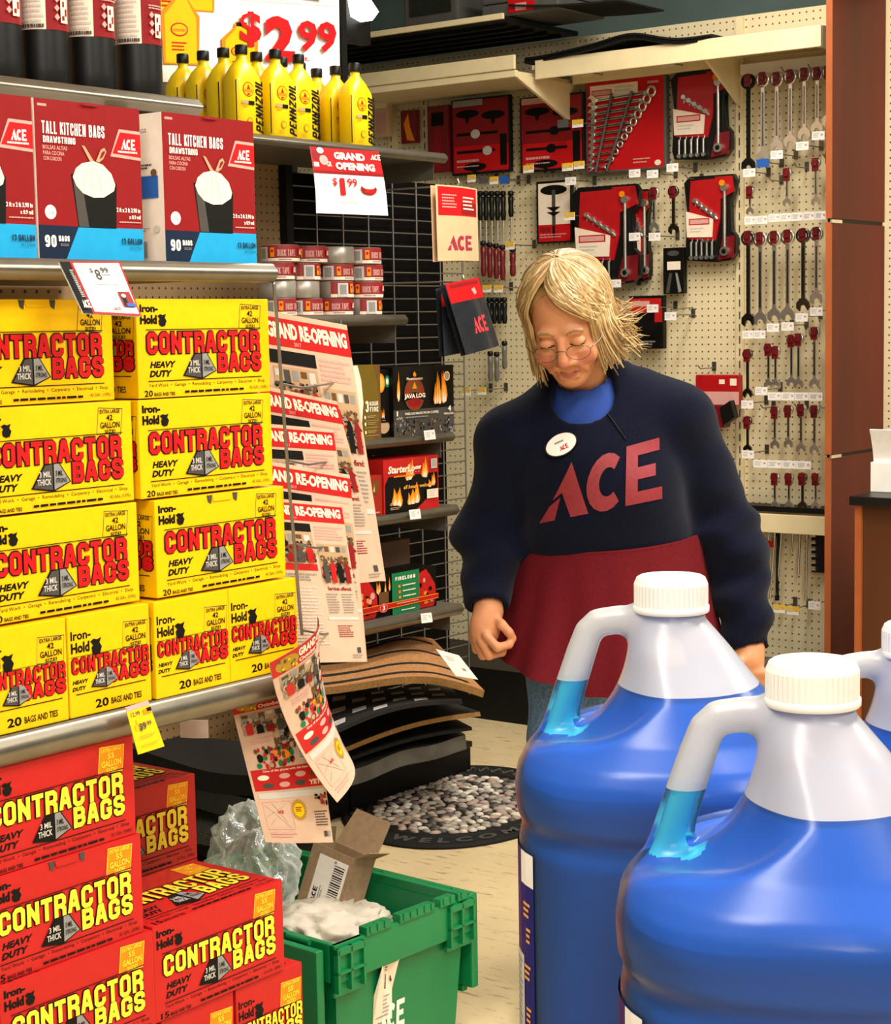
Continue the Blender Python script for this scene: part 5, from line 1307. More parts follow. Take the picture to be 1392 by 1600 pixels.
mb = MB(); mb.box(0, .16, 0, .05, 0, .09, 'plastic_white', .002); mb.box(.0, .16, .045, .05, .08, .12, 'plastic_white'); mb.build('pocket', bh)
mb = MB(); mb.sheet(lambda u, v: (.005 + .15*u, .02 - .035*(1-v)**2, .19 - .15*v), 2, 6, 'paper_white', .004); a = CurvedArt(mb, lambda u, v, l: (.005 + .15*u, .02 - .035*(1-v)**2 - l, .19 - .15*v), .15, .15); a.NV = 6
a.poly([(.15,.22),(.9,.3),(.9,.6),(.2,.5)], 'ink_red'); a.rect(.1, .2, .3, .28, 'ink_black'); mb.build('leaflet', bh)

def dpk(a): a.rect(.1, .1, .9, .3, 'ink_cream'); a.rect(.15, .4, .85, .9, 'ink_pink')
pack(584, 150, 606, 214, .06, 'bag_tan', dpk, 'tool_pack', 'pale pink carded pack seen just right of the last oil bottle', 'tool pack')
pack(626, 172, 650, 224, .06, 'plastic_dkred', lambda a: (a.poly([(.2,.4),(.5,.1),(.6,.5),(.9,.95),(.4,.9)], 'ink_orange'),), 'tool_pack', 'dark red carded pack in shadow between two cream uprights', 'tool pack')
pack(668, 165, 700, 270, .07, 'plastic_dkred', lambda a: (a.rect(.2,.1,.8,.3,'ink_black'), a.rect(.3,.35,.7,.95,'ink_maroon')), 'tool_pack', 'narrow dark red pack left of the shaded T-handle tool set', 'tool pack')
# ================================================================== wire rack with flyers on the end of the near shelf
lr = thing('flyer_rack', 'thin wire rack hung on the shelf end holding the sale flyers', 'rack', ab(2.20, 2.02), RS)
def rk(px, py, b): 
    a, z = onB(px, py, b); return Vector((a-2.20, b-2.02, z))
mb = MB(); mb.tube([rk(428,445,1.985), rk(432,492,1.985), rk(450,740,1.985), rk(472,992,1.985)], .0028, 6, 'wire_steel'); mb.build('rod', lr)
mb = MB(); mb.tube([rk(532,500,2.16), rk(540,740,2.16), rk(552,1000,2.16)], .0028, 6, 'wire_steel'); mb.build('rod', lr)
for k, y in enumerate((600, 720, 850, 985)):
    mb = MB(); x = 441 + (y-600)*.085; mb.tube([rk(x,y,1.985), rk(x+30,y+6,2.0), rk(x+70,y,2.12), rk(x+92,y-4,2.16)], .002, 5, 'wire_steel'); mb.build('cross_wire', lr)
mb = MB(); mb.tube([rk(428,445,1.985), rk(424,428,1.99), rk(418,424,2.02)], .0028, 6, 'wire_steel'); mb.build('hook', lr)

def photo(a, u0, v0, u1, v1, seed, mats=('ink_brown', 'ink_dkgrey', 'ink_black', 'ink_maroon', 'ink_black', 'ink_tan', 'ink_grey', 'ink_brown')):
    w, h = u1-u0, v1-v0
    a.rect(u0, v0, u1, v1, 'ink_tan')
    for i in range(5): a.rect(u0 + w*(.03+.19*i), v0 + h*.06, u0 + w*(.17+.19*i), v0 + h*(.2 + .08*((i*seed) % 3)), ('ink_dkgrey', 'ink_ltgrey', 'ink_brown', 'ink_grey')[(i*3+seed) % 4], True)
    a.l += a.step
    crumb(a, u0+.03*w, v0 + h*.32, u1-.03*w, v1-.05*h, 110, seed, list(mats), .02*w, .07*w)
    for i in range(4):
        c = u0 + w*(.14 + .24*i); t = v0 + h*(.36 + .1*((i*seed*7) % 3))
        a.poly([(c-w*.08, v1), (c-w*.085, t+h*.22), (c-w*.03, t+h*.12), (c+w*.03, t+h*.12), (c+w*.085, t+h*.22), (c+w*.08, v1)], ('card_red', 'ink_black', 'ink_maroon', 'ink_dkgrey')[(i+seed) % 4], True); a.ell(c, t+h*.04, w*.035, h*.09, 'ink_brown', 8, hold=True)
    a.l += a.step
def dreop(a):
    a.rect(.04, .02, 1, .125, 'card_red'); a.mark()
    a.text('GRAND RE-OPENING', .06, .035, .965, .095, 'ink_cream', .05); a.back(); a.text('2017', .34, .103, .42, .118, 'ink_pink', .01)
    a.back(); a.lines(.60, .15, .98, .24, 5, 'ink_pink', .55)
    a.rect(.04, .14, .56, .19, 'ink_black'); a.back(); photo(a, .60, .26, .98, .50, 3); a.back(); photo(a, .06, .20, .56, .38, 5)
    a.back(); a.rect(.06, .39, .56, .43, 'card_red'); a.lines(.06, .45, .56, .50, 3, 'ink_grey', .5)
    a.back(); a.text('Services offered:', .64, .525, .95, .55, 'ink_maroon', .03)
    a.lines(.60, .57, .77, .70, 8, 'ink_grey', .4); a.back(); a.lines(.80, .57, .97, .70, 8, 'ink_grey', .4); a.back(); a.rect(.58, .715, .99, .735, 'ink_ltgrey')
    a.back(); a.lines(.68, .77, .90, .85, 6, 'ink_maroon', .4); a.rect(.90, .91, .95, .945, 'ink_dkgrey'); a.lines(.82, .955, .98, .985, 2, 'ink_grey', .4)
    a.back(); a.lines(.06, .53, .54, .9, 18, 'ink_ltgrey', .4)
def flyer(name, q, draw, label, bend, nu=8, nv=10, group='newsprint flyers in the wire rack'):
    return card('flyer', q, 'paper_news', draw, label, 'flyer', group, bend=bend, nu=nu, nv=nv, step=.00025, th=.0008)
bw = lambda k, s=1: (lambda u, v: .010*math.sin(2.2*u + k)*(.3+.7*v) + s*.012*v*v)
fl = [((403,483,2.20),(541,508,2.13),(602,908,2.10),(470,905,2.16), 'rearmost Re-Opening flyer, topmost and cut by the shelf rod', .3),
      ((398,600,2.165),(526,627,2.105),(603,907,2.085),(462,920,2.13), 'second Re-Opening flyer from the top of the rack', .9),
      ((392,660,2.13),(521,671,2.08),(560,935,2.06),(440,945,2.10), 'third Re-Opening flyer from the top of the rack', 1.4),
      ((392,716,2.10),(545,742,2.055),(572,1034,2.04),(430,1036,2.07), 'fourth Re-Opening flyer from the top, just above the front one', .2),
      ((398,776,2.07),(533,788,2.03),(574,1033,2.01),(452,1036,2.04), 'front Re-Opening flyer, lowest one showing the list of services', 1.0)]
for (p, q, r, s_, lb, k) in fl:
    flyer('f', (W(*p), W(*q), W(*r), W(*s_)), dreop, lb, bw(k, -.3))
def dgrand(a):
    a.rect(.0, .0, 1, .11, 'card_red'); a.mark(); a.ell(.17, .06, .13, .045, 'ink_gold', 16); a.text('GRAND OPENING', .30, .015, .98, .065, 'ink_cream', .05); a.back(1); a.text('October 26-29', .30, .075, .8, .10, 'ink_cream', .03); crumb(a, .08, .03, .26, .1, 10, 2, ['ink_brown', 'card_yellow', 'ink_green'], .01, .02)
    a.back(); photo(a, .06, .12, .60, .26, 4, ('ink_grey', 'ink_dkgrey', 'ink_brown', 'ink_tan', 'ink_grey', 'ink_grey', 'ink_brown'))
    a.back(); a.rect(.62, .16, .98, .21, 'ink_cream'); a.text('FREE', .66, .165, .93, .20, 'ink_maroon', .04); a.back(); a.text('Come see', .12, .25, .36, .275, 'ink_pink', .03); a.lines(.12, .29, .44, .34, 3, 'ink_pink', .5)
    a.back(); crumb(a, .14, .36, .62, .485, 70, 8, ['card_red', 'ink_brown', 'ink_maroon', 'ink_orange', 'ink_black', 'ink_green', 'ink_tan'], .015, .04); a.back(); crumb(a, .42, .26, .66, .38, 40, 6, ['ink_grey', 'ink_dkgrey', 'ink_brown', 'ink_tan', 'ink_black'], .015, .04)
    a.back(); a.ell(.80, .255, .12, .04, 'ink_black', 14); a.back(); a.rect(.66, .32, .98, .36, 'card_red'); a.rect(.68, .37, .98, .47, 'ink_ltgrey'); a.lines(.7, .38, .96, .465, 5, 'ink_grey', .45, False)
    a.back(); a.rect(.03, .50, 1, .645, 'card_red'); a.back(1); a.text('One of the places with the best brands', .18, .507, .93, .527, 'ink_cream', .01)
    for i, (x, y) in enumerate(((.10,.545),(.38,.545),(.60,.545),(.80,.55),(.14,.60),(.36,.60),(.58,.60))): a.back(1); a.ell(x+.07, y+.012, .075, .018, ('ink_cream','ink_pink','ink_pink','ink_brown','ink_dkgrey','ink_pink','ink_dkgrey')[i], 12)
    a.back(1); a.text('YETI', .77, .60, .95, .63, 'ink_cream', .04)
    a.back(); a.rect(.06, .66, .96, .70, 'ink_ltgrey'); a.back()
    a.frame(.08, .72, .46, .91, .006, 'ink_pink'); a.back()
    for p, q in (((.10,.74),(.40,.90)), ((.40,.74),(.10,.82)), ((.2,.73),(.36,.86)), ((.12,.88),(.2,.84))): 
        d = .006; a.poly([p, (p[0]+d, p[1]), (q[0]+d, q[1]), q], 'ink_grey', True)
    a.back(); a.ace(.25, .78, .34, .80, 'card_red')
    a.back(); n = 20; a.poly([(.56 + (.12 if i % 2 else .095)*math.cos(math.pi*i/n), .785 + (.12 if i % 2 else .095)*.62*math.sin(math.pi*i/n)) for i in range(2*n)], 'ink_gold'); a.ell(.56, .785, .075, .045, 'card_yellow', 16); a.lines(.51, .765, .61, .80, 3, 'ink_maroon', .5)
    a.back(); crumb(a, .82, .70, .98, .76, 14, 5, ['ink_brown', 'card_red', 'ink_black'], .01, .03); a.back(); a.lines(.78, .80, .98, .90, 6, 'ink_dkgrey', .45); a.rect(.88, .925, .93, .96, 'ink_dkgrey'); a.rect(.94, .925, .975, .96, 'ink_grey'); a.lines(.1, .93, .5, .97, 2, 'ink_pink', .4)
flyer('g', (W(359,1093,2.06), W(487,1060,2.0), W(524,1318,1.98), W(411,1314,2.03)), dgrand, 'shaded Grand Opening flyer with a map hanging lowest, above the green crate', lambda u, v: .012*math.sin(3*u+1)*v)
flyer('h', (W(421,1036,1.93), W(487,964,2.0), W(543,1186,2.02), W(527,1254,1.95)), dgrand, 'bright Grand Opening flyer curling out in front of the shelf corner', lambda u, v: .035*math.sin(math.pi*u*.9)*(1-.4*v) - .02*v*(1-v)*4)

# ================================================================== green crate on the floor
cr = thing('storage_crate', 'green plastic crate with hinged lid flaps standing on the beige floor', 'crate', ab(2.463, 2.166, 0), RS - R(3.5))
CW, CD, CHh = .392, .56, .312
def tub(x0, x1, y0, y1, z0, z1, t, tp, mat):       # open tapered tub with walls of thickness t
    mb = MB()
    o0 = [(x0+tp,y0+tp,z0),(x1-tp,y0+tp,z0),(x1-tp,y1-tp,z0),(x0+tp,y1-tp,z0)]; o1 = [(x0,y0,z1),(x1,y0,z1),(x1,y1,z1),(x0,y1,z1)]
    i1 = [(x0+t,y0+t,z1),(x1-t,y0+t,z1),(x1-t,y1-t,z1),(x0+t,y1-t,z1)]; i0 = [(x0+tp+t,y0+tp+t,z0+t),(x1-tp-t,y0+tp+t,z0+t),(x1-tp-t,y1-tp-t,z0+t),(x0+tp+t,y1-tp-t,z0+t)]
    vs = o0 + o1 + i1 + i0; fs = [(3,2,1,0)]
    for k in range(4):
        j = (k+1) % 4; fs += [(k, j, 4+j, 4+k), (4+k, 4+j, 8+j, 8+k), (8+k, 8+j, 12+j, 12+k)]
    fs.append((12,13,14,15)); mb.add(vs, fs, mat); return mb
tub(.012, CW-.012, .012, CD-.012, 0, CHh-.02, .006, .018, 'plastic_green').build('body', cr)
mb = MB()                                           # deep rim band with corner brackets
for (x0, x1, y0, y1) in ((0, CW, 0, .014), (0, CW, CD-.014, CD), (0, .014, .014, CD-.014), (CW-.014, CW, .014, CD-.014)):
    mb.box(x0, x1, y0, y1, CHh-.075, CHh, 'plastic_green', .003)
for (x0, x1, y0, y1) in ((0, .075, -.008, .012), (CW-.075, CW, -.008, .012)):
    for q in (x0, x0 + (x1-x0)*.5 - .003, x1-.006): mb.box(q, q+.006, y0, y1, CHh-.09, CHh-.006, 'plastic_green')
    mb.box(x0, x1, y0, y1, CHh-.02, CHh-.006, 'plastic_green', .002); mb.box(x0, x1, y0, y1, CHh-.055, CHh-.050, 'plastic_green')
    mb.box(x0, x1, y0+.012, y1, CHh-.10, CHh, 'plastic_green')
mb.build('rim', cr)
for k, (x, w) in enumerate(((.082, .07), (.175, .10), (.292, .045), (.345, .03))):
    mb = MB(); mb.box(x, x+w, -.004, .018, CHh-.004, CHh+.014, 'plastic_green', .003)
    for q in range(int(w/.02)): mb.box(x+.008+.02*q, x+.016+.02*q, -.006, .008, CHh+.002, CHh+.0145, 'plastic_green')
    mb.build('interlock_tooth', cr)
for k, (x, w) in enumerate(((.09, .06), (.20, .08), (.31, .05))):
    mb = MB(); mb.box(x, x+w, CD-.016, CD+.003, CHh-.004, CHh+.010, 'plastic_green', .003); mb.build('interlock_tooth', cr)
for sx in (-1, 1):                                  # lid halves hanging open on both long sides
    mb = MB(); x = CW + .006 if sx > 0 else -.02
    n = 8; zs = [CHh-.005 - .195*k/n for k in range(n+1)]
    pts = [(x + sx*(.004 + .012*k/n), z) for k, z in enumerate(zs)]
    pf = pts + [(p[0] + .008, p[1]) for p in pts[::-1]]
    base = [(px_, .015, z) for px_, z in pf] + [(px_, CD-.02, z) for px_, z in pf]
    m2 = MB(); m2.box(min(p[0] for p in pf), max(p[0] for p in pf), .012, CD-.02, zs[-1], zs[0], 'plastic_green', .004)
    for k in range(6): m2.box(max(p[0] for p in pf) - .002, max(p[0] for p in pf)+.006, .03+.09*k, .036+.09*k, zs[-1]+.01, zs[0]-.012, 'plastic_green')
    for k in range(3): m2.box(min(p[0] for p in pf)+.002, max(p[0] for p in pf)-.002, .04+.18*k, .12+.18*k, zs[-1]-.014, zs[-1], 'plastic_green', .003)
    m2.build('lid_flap', cr)
    for k in range(3):
        m3 = MB(); xx = CW if sx > 0 else 0
        m3.cyl((xx + sx*.004, .06+.19*k, CHh-.004), (xx + sx*.004, .12+.19*k, CHh-.004), .006, .006, 10, 'plastic_green'); m3.build('hinge', cr)
mb = MB(); a = Art(mb, lambda u, v, l: (.112 + .045*u, .020 - l - .008*0 - (.0)*v, CHh-.098 - .104*v + 0*u), .045, .10, .0003, .001)
def fy(z): return .012 + .018*(1 - z/.292)
def crm(u, v, l): z = CHh-.072 - .125*v; return (.118 + .056*u, min(fy(z), .0) - l if z > CHh-.075 else fy(z) - l, z)
a = Art(mb, crm, .058, .11, .0003, .0006); a.poly([(.15,.0),(.6,.06),(.98,.0),(.95,.5),(1,.98),(.5,.94),(.02,1),(.04,.5)], 'ink_cream'); a.rect(.25, .22, .62, .45, 'ink_grey'); a.lines(.25, .22, .62, .45, 7, 'ink_black', .5, False); a.lines(.15, .1, .8, .18, 2, 'ink_dkgrey', .4); a.lines(.1, .55, .85, .92, 6, 'ink_grey', .35); a.ell(.85, .3, .08, .06, 'ink_dkgrey', 10); mb.build('shipping_label', cr)
mb = MB(); a = Art(mb, lambda u, v, l: (.130 + .080*u, fy(.15 - .055*v) - l, .15 - .055*v), .085, .055, .0003, .0006); a.ace(0, 0, 1, 1, 'ink_white'); mb.build('logo', cr)
# things in the crate
def frame_from(TL, TR, BL):
    ex = (TR - TL); W_ = ex.length; ex.normalize(); ez = (TL - BL); ez = ez - ex*ez.dot(ex); H_ = ez.length; ez.normalize(); ey = ez.cross(ex)
    return Matrix((ex, ey, ez)).transposed().to_4x4(), W_, H_
TL, TR, BL = atY(503,1320,3.66), atY(564,1347,3.60), atY(461,1415,3.66)
M4, W_, H_ = frame_from(TL, TR, BL)
bx = thing('small_carton', 'small open brown carton with barcode label leaning inside the green crate', 'box'); bx.matrix_world = Matrix.Translation(BL) @ M4
W_ *= 1.05; D_ = .075
mb = MB()
for (x0,x1,y0,y1) in ((0,W_,0,.002),(0,W_,D_-.002,D_),(0,.002,.002,D_-.002),(W_-.002,W_,.002,D_-.002)): mb.box(x0,x1,y0,y1,0,H_,'card_kraft')
mb.box(0,W_,0,D_,0,.002,'card_kraft'); mb.build('body', bx)
mb = MB(); mb.sheet(lambda u, v: (W_*(.08*v + u*(1-.16*v)), D_ + .03*v, H_ + .075*v), 4, 4, 'card_kraft', .0015); mb.build('top_flap', bx)
mb = MB(); mb.sheet(lambda u, v: (W_ + .03*v, D_*u, H_ + .022*v), 2, 2, 'card_kraft', .0015); mb.build('side_flap', bx)
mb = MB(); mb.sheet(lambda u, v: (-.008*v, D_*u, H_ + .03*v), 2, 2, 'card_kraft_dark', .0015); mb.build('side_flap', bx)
mb = MB(); a = Art(mb, front(0, W_, 0, H_, 0), W_, H_); a.rect(.22, .12, .92, .86, 'ink_white'); a.mark()
for k in range(15): a.rect(.62, .20+.036*k, .86, .20+.036*k + (.012, .022, .016)[k % 3], 'ink_black', True)
a.ell(.62, .16, .03, .02, 'ink_grey', 8)
t2 = Art(mb, lambda u, v, l: (W_*(.28 + .10*v), -l, H_*(.16 + .3*u)), .03, .01, .0003, .0007); t2.ace(0, 0, .8, 1, 'ink_black')
t3 = Art(mb, lambda u, v, l: (W_*(.42 + .1*v), -l, H_*(.16 + .3*u)), .03, .01, .0003, .0007); t3.lines(0, 0, 1, .9, 2, 'ink_grey', .5)
mb.build('barcode_label', bx)
# clear crumpled plastic bag bulging over the crate's left side
m = bpy.data.materials.new('clear_film'); m.use_nodes = True; nt = m.node_tree; N = nt.nodes; L = nt.links
out = N['Material Output']; N.remove(N['Principled BSDF'])
tr_ = N.new('ShaderNodeBsdfTransparent'); tr_.inputs[0].default_value = (.93, .98, .95, 1)
gl_ = N.new('ShaderNodeBsdfGlossy'); gl_.inputs['Roughness'].default_value = .16; df = N.new('ShaderNodeBsdfDiffuse'); df.inputs[0].default_value = (.85, .9, .86, 1)
fr = N.new('ShaderNodeLayerWeight'); fr.inputs[0].default_value = .35
m1 = N.new('ShaderNodeMixShader'); m1.inputs[0].default_value = .45; L.new(df.outputs[0], m1.inputs[1]); L.new(gl_.outputs[0], m1.inputs[2])
ma = N.new('ShaderNodeMath'); ma.operation = 'MULTIPLY_ADD'; L.new(fr.outputs['Facing'], ma.inputs[0]); ma.inputs[1].default_value = .75; ma.inputs[2].default_value = .18
m2 = N.new('ShaderNodeMixShader'); L.new(ma.outputs[0], m2.inputs[0]); L.new(tr_.outputs[0], m2.inputs[1]); L.new(m1.outputs[0], m2.inputs[2]); L.new(m2.outputs[0], out.inputs['Surface'])
MATS['clear_film'] = m
mt('tissue_white', 'c2baab', .6, var=.05, vs=20)
def crumple(cx, cy, cz, r, seed, n=40, amp=.22, mat='clear_film', freq=3.0):
    from mathutils import noise as NZ
    bm = bmesh.new(); bmesh.ops.create_icosphere(bm, subdivisions=5, radius=1.0)
    off = Vector((seed*7.3, seed*3.1, 0))
    for v in bm.verts:
        d = v.co.normalized(); w_ = NZ.noise_vector(d*1.3 + off)*.8; e_ = Vector((d.x, d.y, d.z*.45)) + w_*.5
        s = 1 + amp*.75 - amp*2.0*abs(NZ.noise(e_*freq*.55 + off)) - amp*1.0*abs(NZ.noise(e_*freq*1.3 - off)) - amp*.25*abs(NZ.noise(e_*freq*2.6 + off))
        v.co = Vector((d.x*r[0]*s, d.y*r[1]*s, d.z*r[2]*s))
    mb = MB(); bm.verts.index_update(); mb.add([v.co.copy() for v in bm.verts], [[v.index for v in f.verts] for f in bm.faces], mat, True); bm.free()
    return mb
p_ = atY(395, 1352, 3.55)
cb = crumple(0, 0, 0, (.085, .13, .115), 3, amp=.27, freq=3.6).build('plastic_bag', loc=p_); tag(cb, 'clear crumpled plastic bag stuffed in the left end of green crate', 'bag')
p_ = atY(505, 1458, 3.55)
cb2 = crumple(0, 0, 0, (.13, .15, .05), 5, amp=.30, mat='tissue_white', freq=4).build('packing_film', loc=p_); tag(cb2, 'white wrinkled packing film under the small carton in green crate', 'packing')

# ================================================================== door mats
mt('mat_coir', 'b98350', .95, var=.22, vs=120, bump=.6, bs=500); mt('mat_coir_edge', '9c7440', .95, var=.2, vs=150, bump=.6, bs=500); mt('mat_black', '151413', .9, var=.25, vs=120, bump=.5, bs=400)
mt('mat_grey_check', 'cfcecb', .6, var=.15, vs=60); mt('mat_plastic_wrap', '53524f', .28, var=.25, vs=14, bump=.4, bs=22); mt('mat_straw', 'c9b96a', .9, var=.15, vs=80)
mt('mat_fuzzy', '4e4d4a', .95, var=.5, vs=160, bump=.8, bs=300); mt('mat_bluish', '20252b', .5, var=.15, vs=20)
def mat_sheet(name, q, base, th, label, draw=None, bend=None, nu=16, nv=8, edge=None, cat='mat', group='door mats in the pile'):
    TL, TR, BR, BL = [Vector(p) for p in q]; c = (BL + BR)/2
    n = (BR-BL).cross(TL-BL).normalized()
    if n.z < 0: n = -n
    def fn(u, v, l=0.0):
        return (TL*(1-u)+TR*u)*(1-v) + (BL*(1-u)+BR*u)*v - c + n*l + Vector((0,0,bend(u, v) if bend else 0))
    mb = MB(); mb.sheet(lambda u, v: fn(u, v, 0), nu, nv, base, 0)
    mb.sheet(lambda u, v: fn(u, v, -th), nu, nv, base, 0)
    e = edge or base
    for f in (lambda u, w: fn(u, 1, -th*w), lambda u, w: fn(1, u, -th*w), lambda u, w: fn(u, 0, -th*w), lambda u, w: fn(0, u, -th*w)): mb.sheet(f, nu, 1, e, 0)
    if draw:
        a = CurvedArt(mb, fn, (BR-BL).length, (TL-BL).length, .0006, .0015); a.NU, a.NV = nu, nv; draw(a)
    return tag(mb.build(name, loc=c), label, cat, group)
def A3(a, b, z): return ab(a, b, z)
def dcoir(a):
    for v0, k in ((.90,.05),(.70,.10),(.40,.16),(.12,.2)):
        a.poly([(0,v0+k*.2),(.25,v0-k*.3),(.5,v0-k*.55),(.75,v0-k*.35),(.93,v0+.01),(.93,v0+.05),(.75,v0-k*.30+.03),(.5,v0-k*.5+.04),(.25,v0-k*.25+.05),(0,v0+k*.2+.06)], 'mat_black', True)
mat_sheet('coir_mat', (W(520,1008,3.62), W(676,998,3.55), W(757,1079,3.16), W(452,1078,3.33)), 'mat_coir', .022, 'tan coir doormat with black curved stripes on top of the pile', dcoir, lambda u, v: .035*math.sin(math.pi*u)*v - .012*math.sin(2*math.pi*u), edge='mat_coir_edge')
card('paper_tag', (W(681,1014,3.13), W(717,1024,3.12), W(747,1062,3.10), W(712,1056,3.11)), 'paper_white', lambda a: (a.rect(.6,.6,.75,.7,'ink_grey'), a.lines(.2,.2,.6,.4,2,'ink_ltgrey',.4)), 'white paper tag lying on the corner of the coir doormat', 'price tag', th=.001)
def dcheck(a):
    for i in range(6):
        for j in range(5):
            if (i+j) % 2 == 0: a.rect(.05+.15*i, .1+.17*j, .15+.15*i, .23+.17*j, 'mat_grey_check', True)
mat_sheet('checked_mat', (W(510,1085,3.58), W(700,1068,3.52), W(722,1094,3.17), W(505,1150,3.24)), 'mat_black', .012, 'black mat with grey checks under the top coir doormat', dcheck, lambda u, v: .030*math.sin(math.pi*u)*v)
mat_sheet('coir_mat', (W(540,1120,3.60), W(690,1092,3.55), W(750,1112,3.20), W(530,1172,3.36)), 'mat_black', .014, 'thin coir mat with tan edge and black top below the checked mat', None, lambda u, v: .020*math.sin(math.pi*u)*v, edge='mat_coir_edge')
mat_sheet('black_mat', (W(545,1140,3.62), W(690,1112,3.56), W(737,1136,3.24), W(535,1188,3.38)), 'mat_black', .010, 'plain black mat with pointed corner in the middle of the pile', None, lambda u, v: .014*math.sin(math.pi*u)*v)
mat_sheet('wrapped_mat', (W(548,1150,3.62), W(700,1126,3.58), W(727,1150,3.27), W(540,1206,3.38)), 'mat_plastic_wrap', .045, 'dark mat wrapped in shiny grey plastic low in the pile', None, lambda u, v: .004*math.sin(11*u+3*v)*v + .008*math.sin(math.pi*u))
mat_sheet('straw_mat', (W(545,1195,3.62), W(590,1185,3.60), W(598,1190,3.40), W(545,1203,3.42)), 'mat_straw', .012, 'pale straw mat edge, upper one of two at the bottom of pile')
mat_sheet('straw_mat', (W(540,1212,3.62), W(570,1206,3.60), W(577,1208,3.42), W(543,1218,3.43)), 'mat_straw', .014, 'pale straw mat edge, lower one of two at the bottom of pile')
pb = MB(); pb.box(0, .60, 0, .40, 0, .105, 'metal_black', .006); pb.box(-.004, .604, -.004, .40, .085, .105, 'plastic_black', .004)
tag(pb.build('mat_platform', loc=ab(4.07, 3.60-.10, 0), rotz=RS), 'low black display base under the pile of doormats', 'platform')
# dark rubber mats stacked deep under the near shelf's end
def slabmat(a0, a1, b0, b1, z, th, mat, name, label, wv=.01, k=0.0):
    mb = MB(); mb.sheet(lambda u, v: ((a1-a0)*u, (b1-b0)*(1-v), th + wv*math.sin(4*u + 5*v + k) + wv*.8*math.cos(3*v+k)), 10, 12, mat, th)
    return tag(mb.build(name, loc=ab(a0, b0, z), rotz=RS), label, 'mat', 'dark mats stacked on the floor behind the near shelf')
slabmat(2.95, 3.20, 2.82, 3.36, .02, .09, 'rubber_black', 'rubber_mat', 'thick black rubber mat at the bottom of the dark stack', .003)
slabmat(2.93, 3.19, 2.80, 3.34, .125, .040, 'mat_fuzzy', 'carpet_mat', 'grey fuzzy edged carpet mat, lower one in the dark stack', .004, 1)
slabmat(2.97, 3.20, 2.82, 3.35, .175, .045, 'rubber_black', 'rubber_mat', 'smooth black rubber mat between the two fuzzy mats', .004)
slabmat(2.94, 3.18, 2.80, 3.30, .230, .035, 'mat_fuzzy', 'carpet_mat', 'grey fuzzy edged carpet mat, upper one in the dark stack', .005, 2)
slabmat(2.98, 3.19, 2.83, 3.30, .276, .055, 'mat_bluish', 'rubber_mat', 'bluish black rubber mat with rounded edge near the top of the stack', .006, .5)
slabmat(2.96, 3.18, 2.81, 3.28, .342, .05, 'rubber_black', 'rubber_mat', 'topmost black rubber mat of the stack under the shelf rail', .008, 1.5)
tg = MB(); tg.sheet(lambda u, v: (.055*u, -.01*math.sin(2*u), -.035*v), 4, 2, 'paper_white', .001)
tag(tg.build('paper_tag', loc=atY(281, 1124, 3.45)), 'white paper tag curling off the dark mats below the shelf rail', 'price tag')

# ---- half round welcome mat with pebbles
mt('pebble_light', 'd3cabb', .5, var=.15, vs=40); mt('pebble_mid', 'a0968a', .5, var=.15, vs=40); mt('pebble_dark', '4f4943', .5, var=.15, vs=40); mt('pebble_rose', 'ab9184', .5, var=.15, vs=40)
wm = thing('welcome_mat', 'oval black rubber welcome mat with grey pebbles on the floor', 'mat', Vector((.015, 5.43, 0)), R(-11.5))
SA, SB = .335, .475                                # local y is the long axis
mb = MB(); n = 72
prof = [(1.0, 0), (1.0, .006), (.985, .011), (.955, .012), (.94, .008), (.80, .008), (.785, .013), (.76, .013), (.745, .007), (.0, .006)]
vs = []; fs = []
for r_, z in prof:
    for i in range(n): t = 2*math.pi*i/n; vs.append((SA*r_*math.cos(t) if r_ else 0, SB*r_*math.sin(t) if r_ else 0, z))
for j in range(len(prof)-1):
    for i in range(n): fs.append((j*n+i, j*n+(i+1)%n, (j+1)*n+(i+1)%n, (j+1)*n+i))
mb.add(vs, fs, 'rubber_black', False); mb.build('base', wm)
mb = MB(); rg = random.Random(5); pts = []
tries = 0
while len(pts) < 330 and tries < 40000:
    tries += 1; x, y = rg.uniform(-1, 1), rg.uniform(-1, 1)
    if x*x + y*y > .70**2: continue
    X_, Y_ = x*SA, y*SB
    if all((X_-p[0])**2/.026**2 + (Y_-p[1])**2/.021**2 > 1 for p in pts): pts.append((X_, Y_))
for X_, Y_ in pts:
    l_, w_ = rg.uniform(.013, .019), rg.uniform(.009, .012); an = rg.uniform(-.7, .7); m_ = rg.choice(['pebble_light', 'pebble_mid', 'pebble_mid', 'pebble_dark', 'pebble_rose'])
    ca_, sa_ = math.cos(an), math.sin(an); rows = []
    for (f, z) in ((1, .006), (.95, .010), (.65, .0135), (.0, .0145)):
        rows.append([(X_ + f*(l_*math.cos(t)*ca_ - w_*math.sin(t)*sa_), Y_ + f*(l_*math.cos(t)*sa_ + w_*math.sin(t)*ca_), z) for t in [2*math.pi*k/9 for k in range(9)]])
    v_ = [p for r in rows for p in r]; f_ = [(j*9+k, j*9+(k+1) % 9, (j+1)*9+(k+1) % 9, (j+1)*9+k) for j in range(3) for k in range(9)]
    mb.add(v_, f_, m_, True)
o = mb.build('pebbles', wm); o['kind'] = 'stuff'
mb = MB()                                          # raised letters and scrolls around the rim
def rim(u, v, l): 
    t = R(-118) + R(96)*u; r_ = .80 + .135*v; return (SA*r_*math.cos(t), SB*r_*math.sin(t), .0085 + l)
flat('rubber_letter', '4a4845', .6)
a = CurvedArt(mb, rim, .62, .05, .0004, .001); a.NU, a.NV = 24, 1
a.text('W E L C O M E', .06, .12, .94, .9, 'rubber_letter', .05)
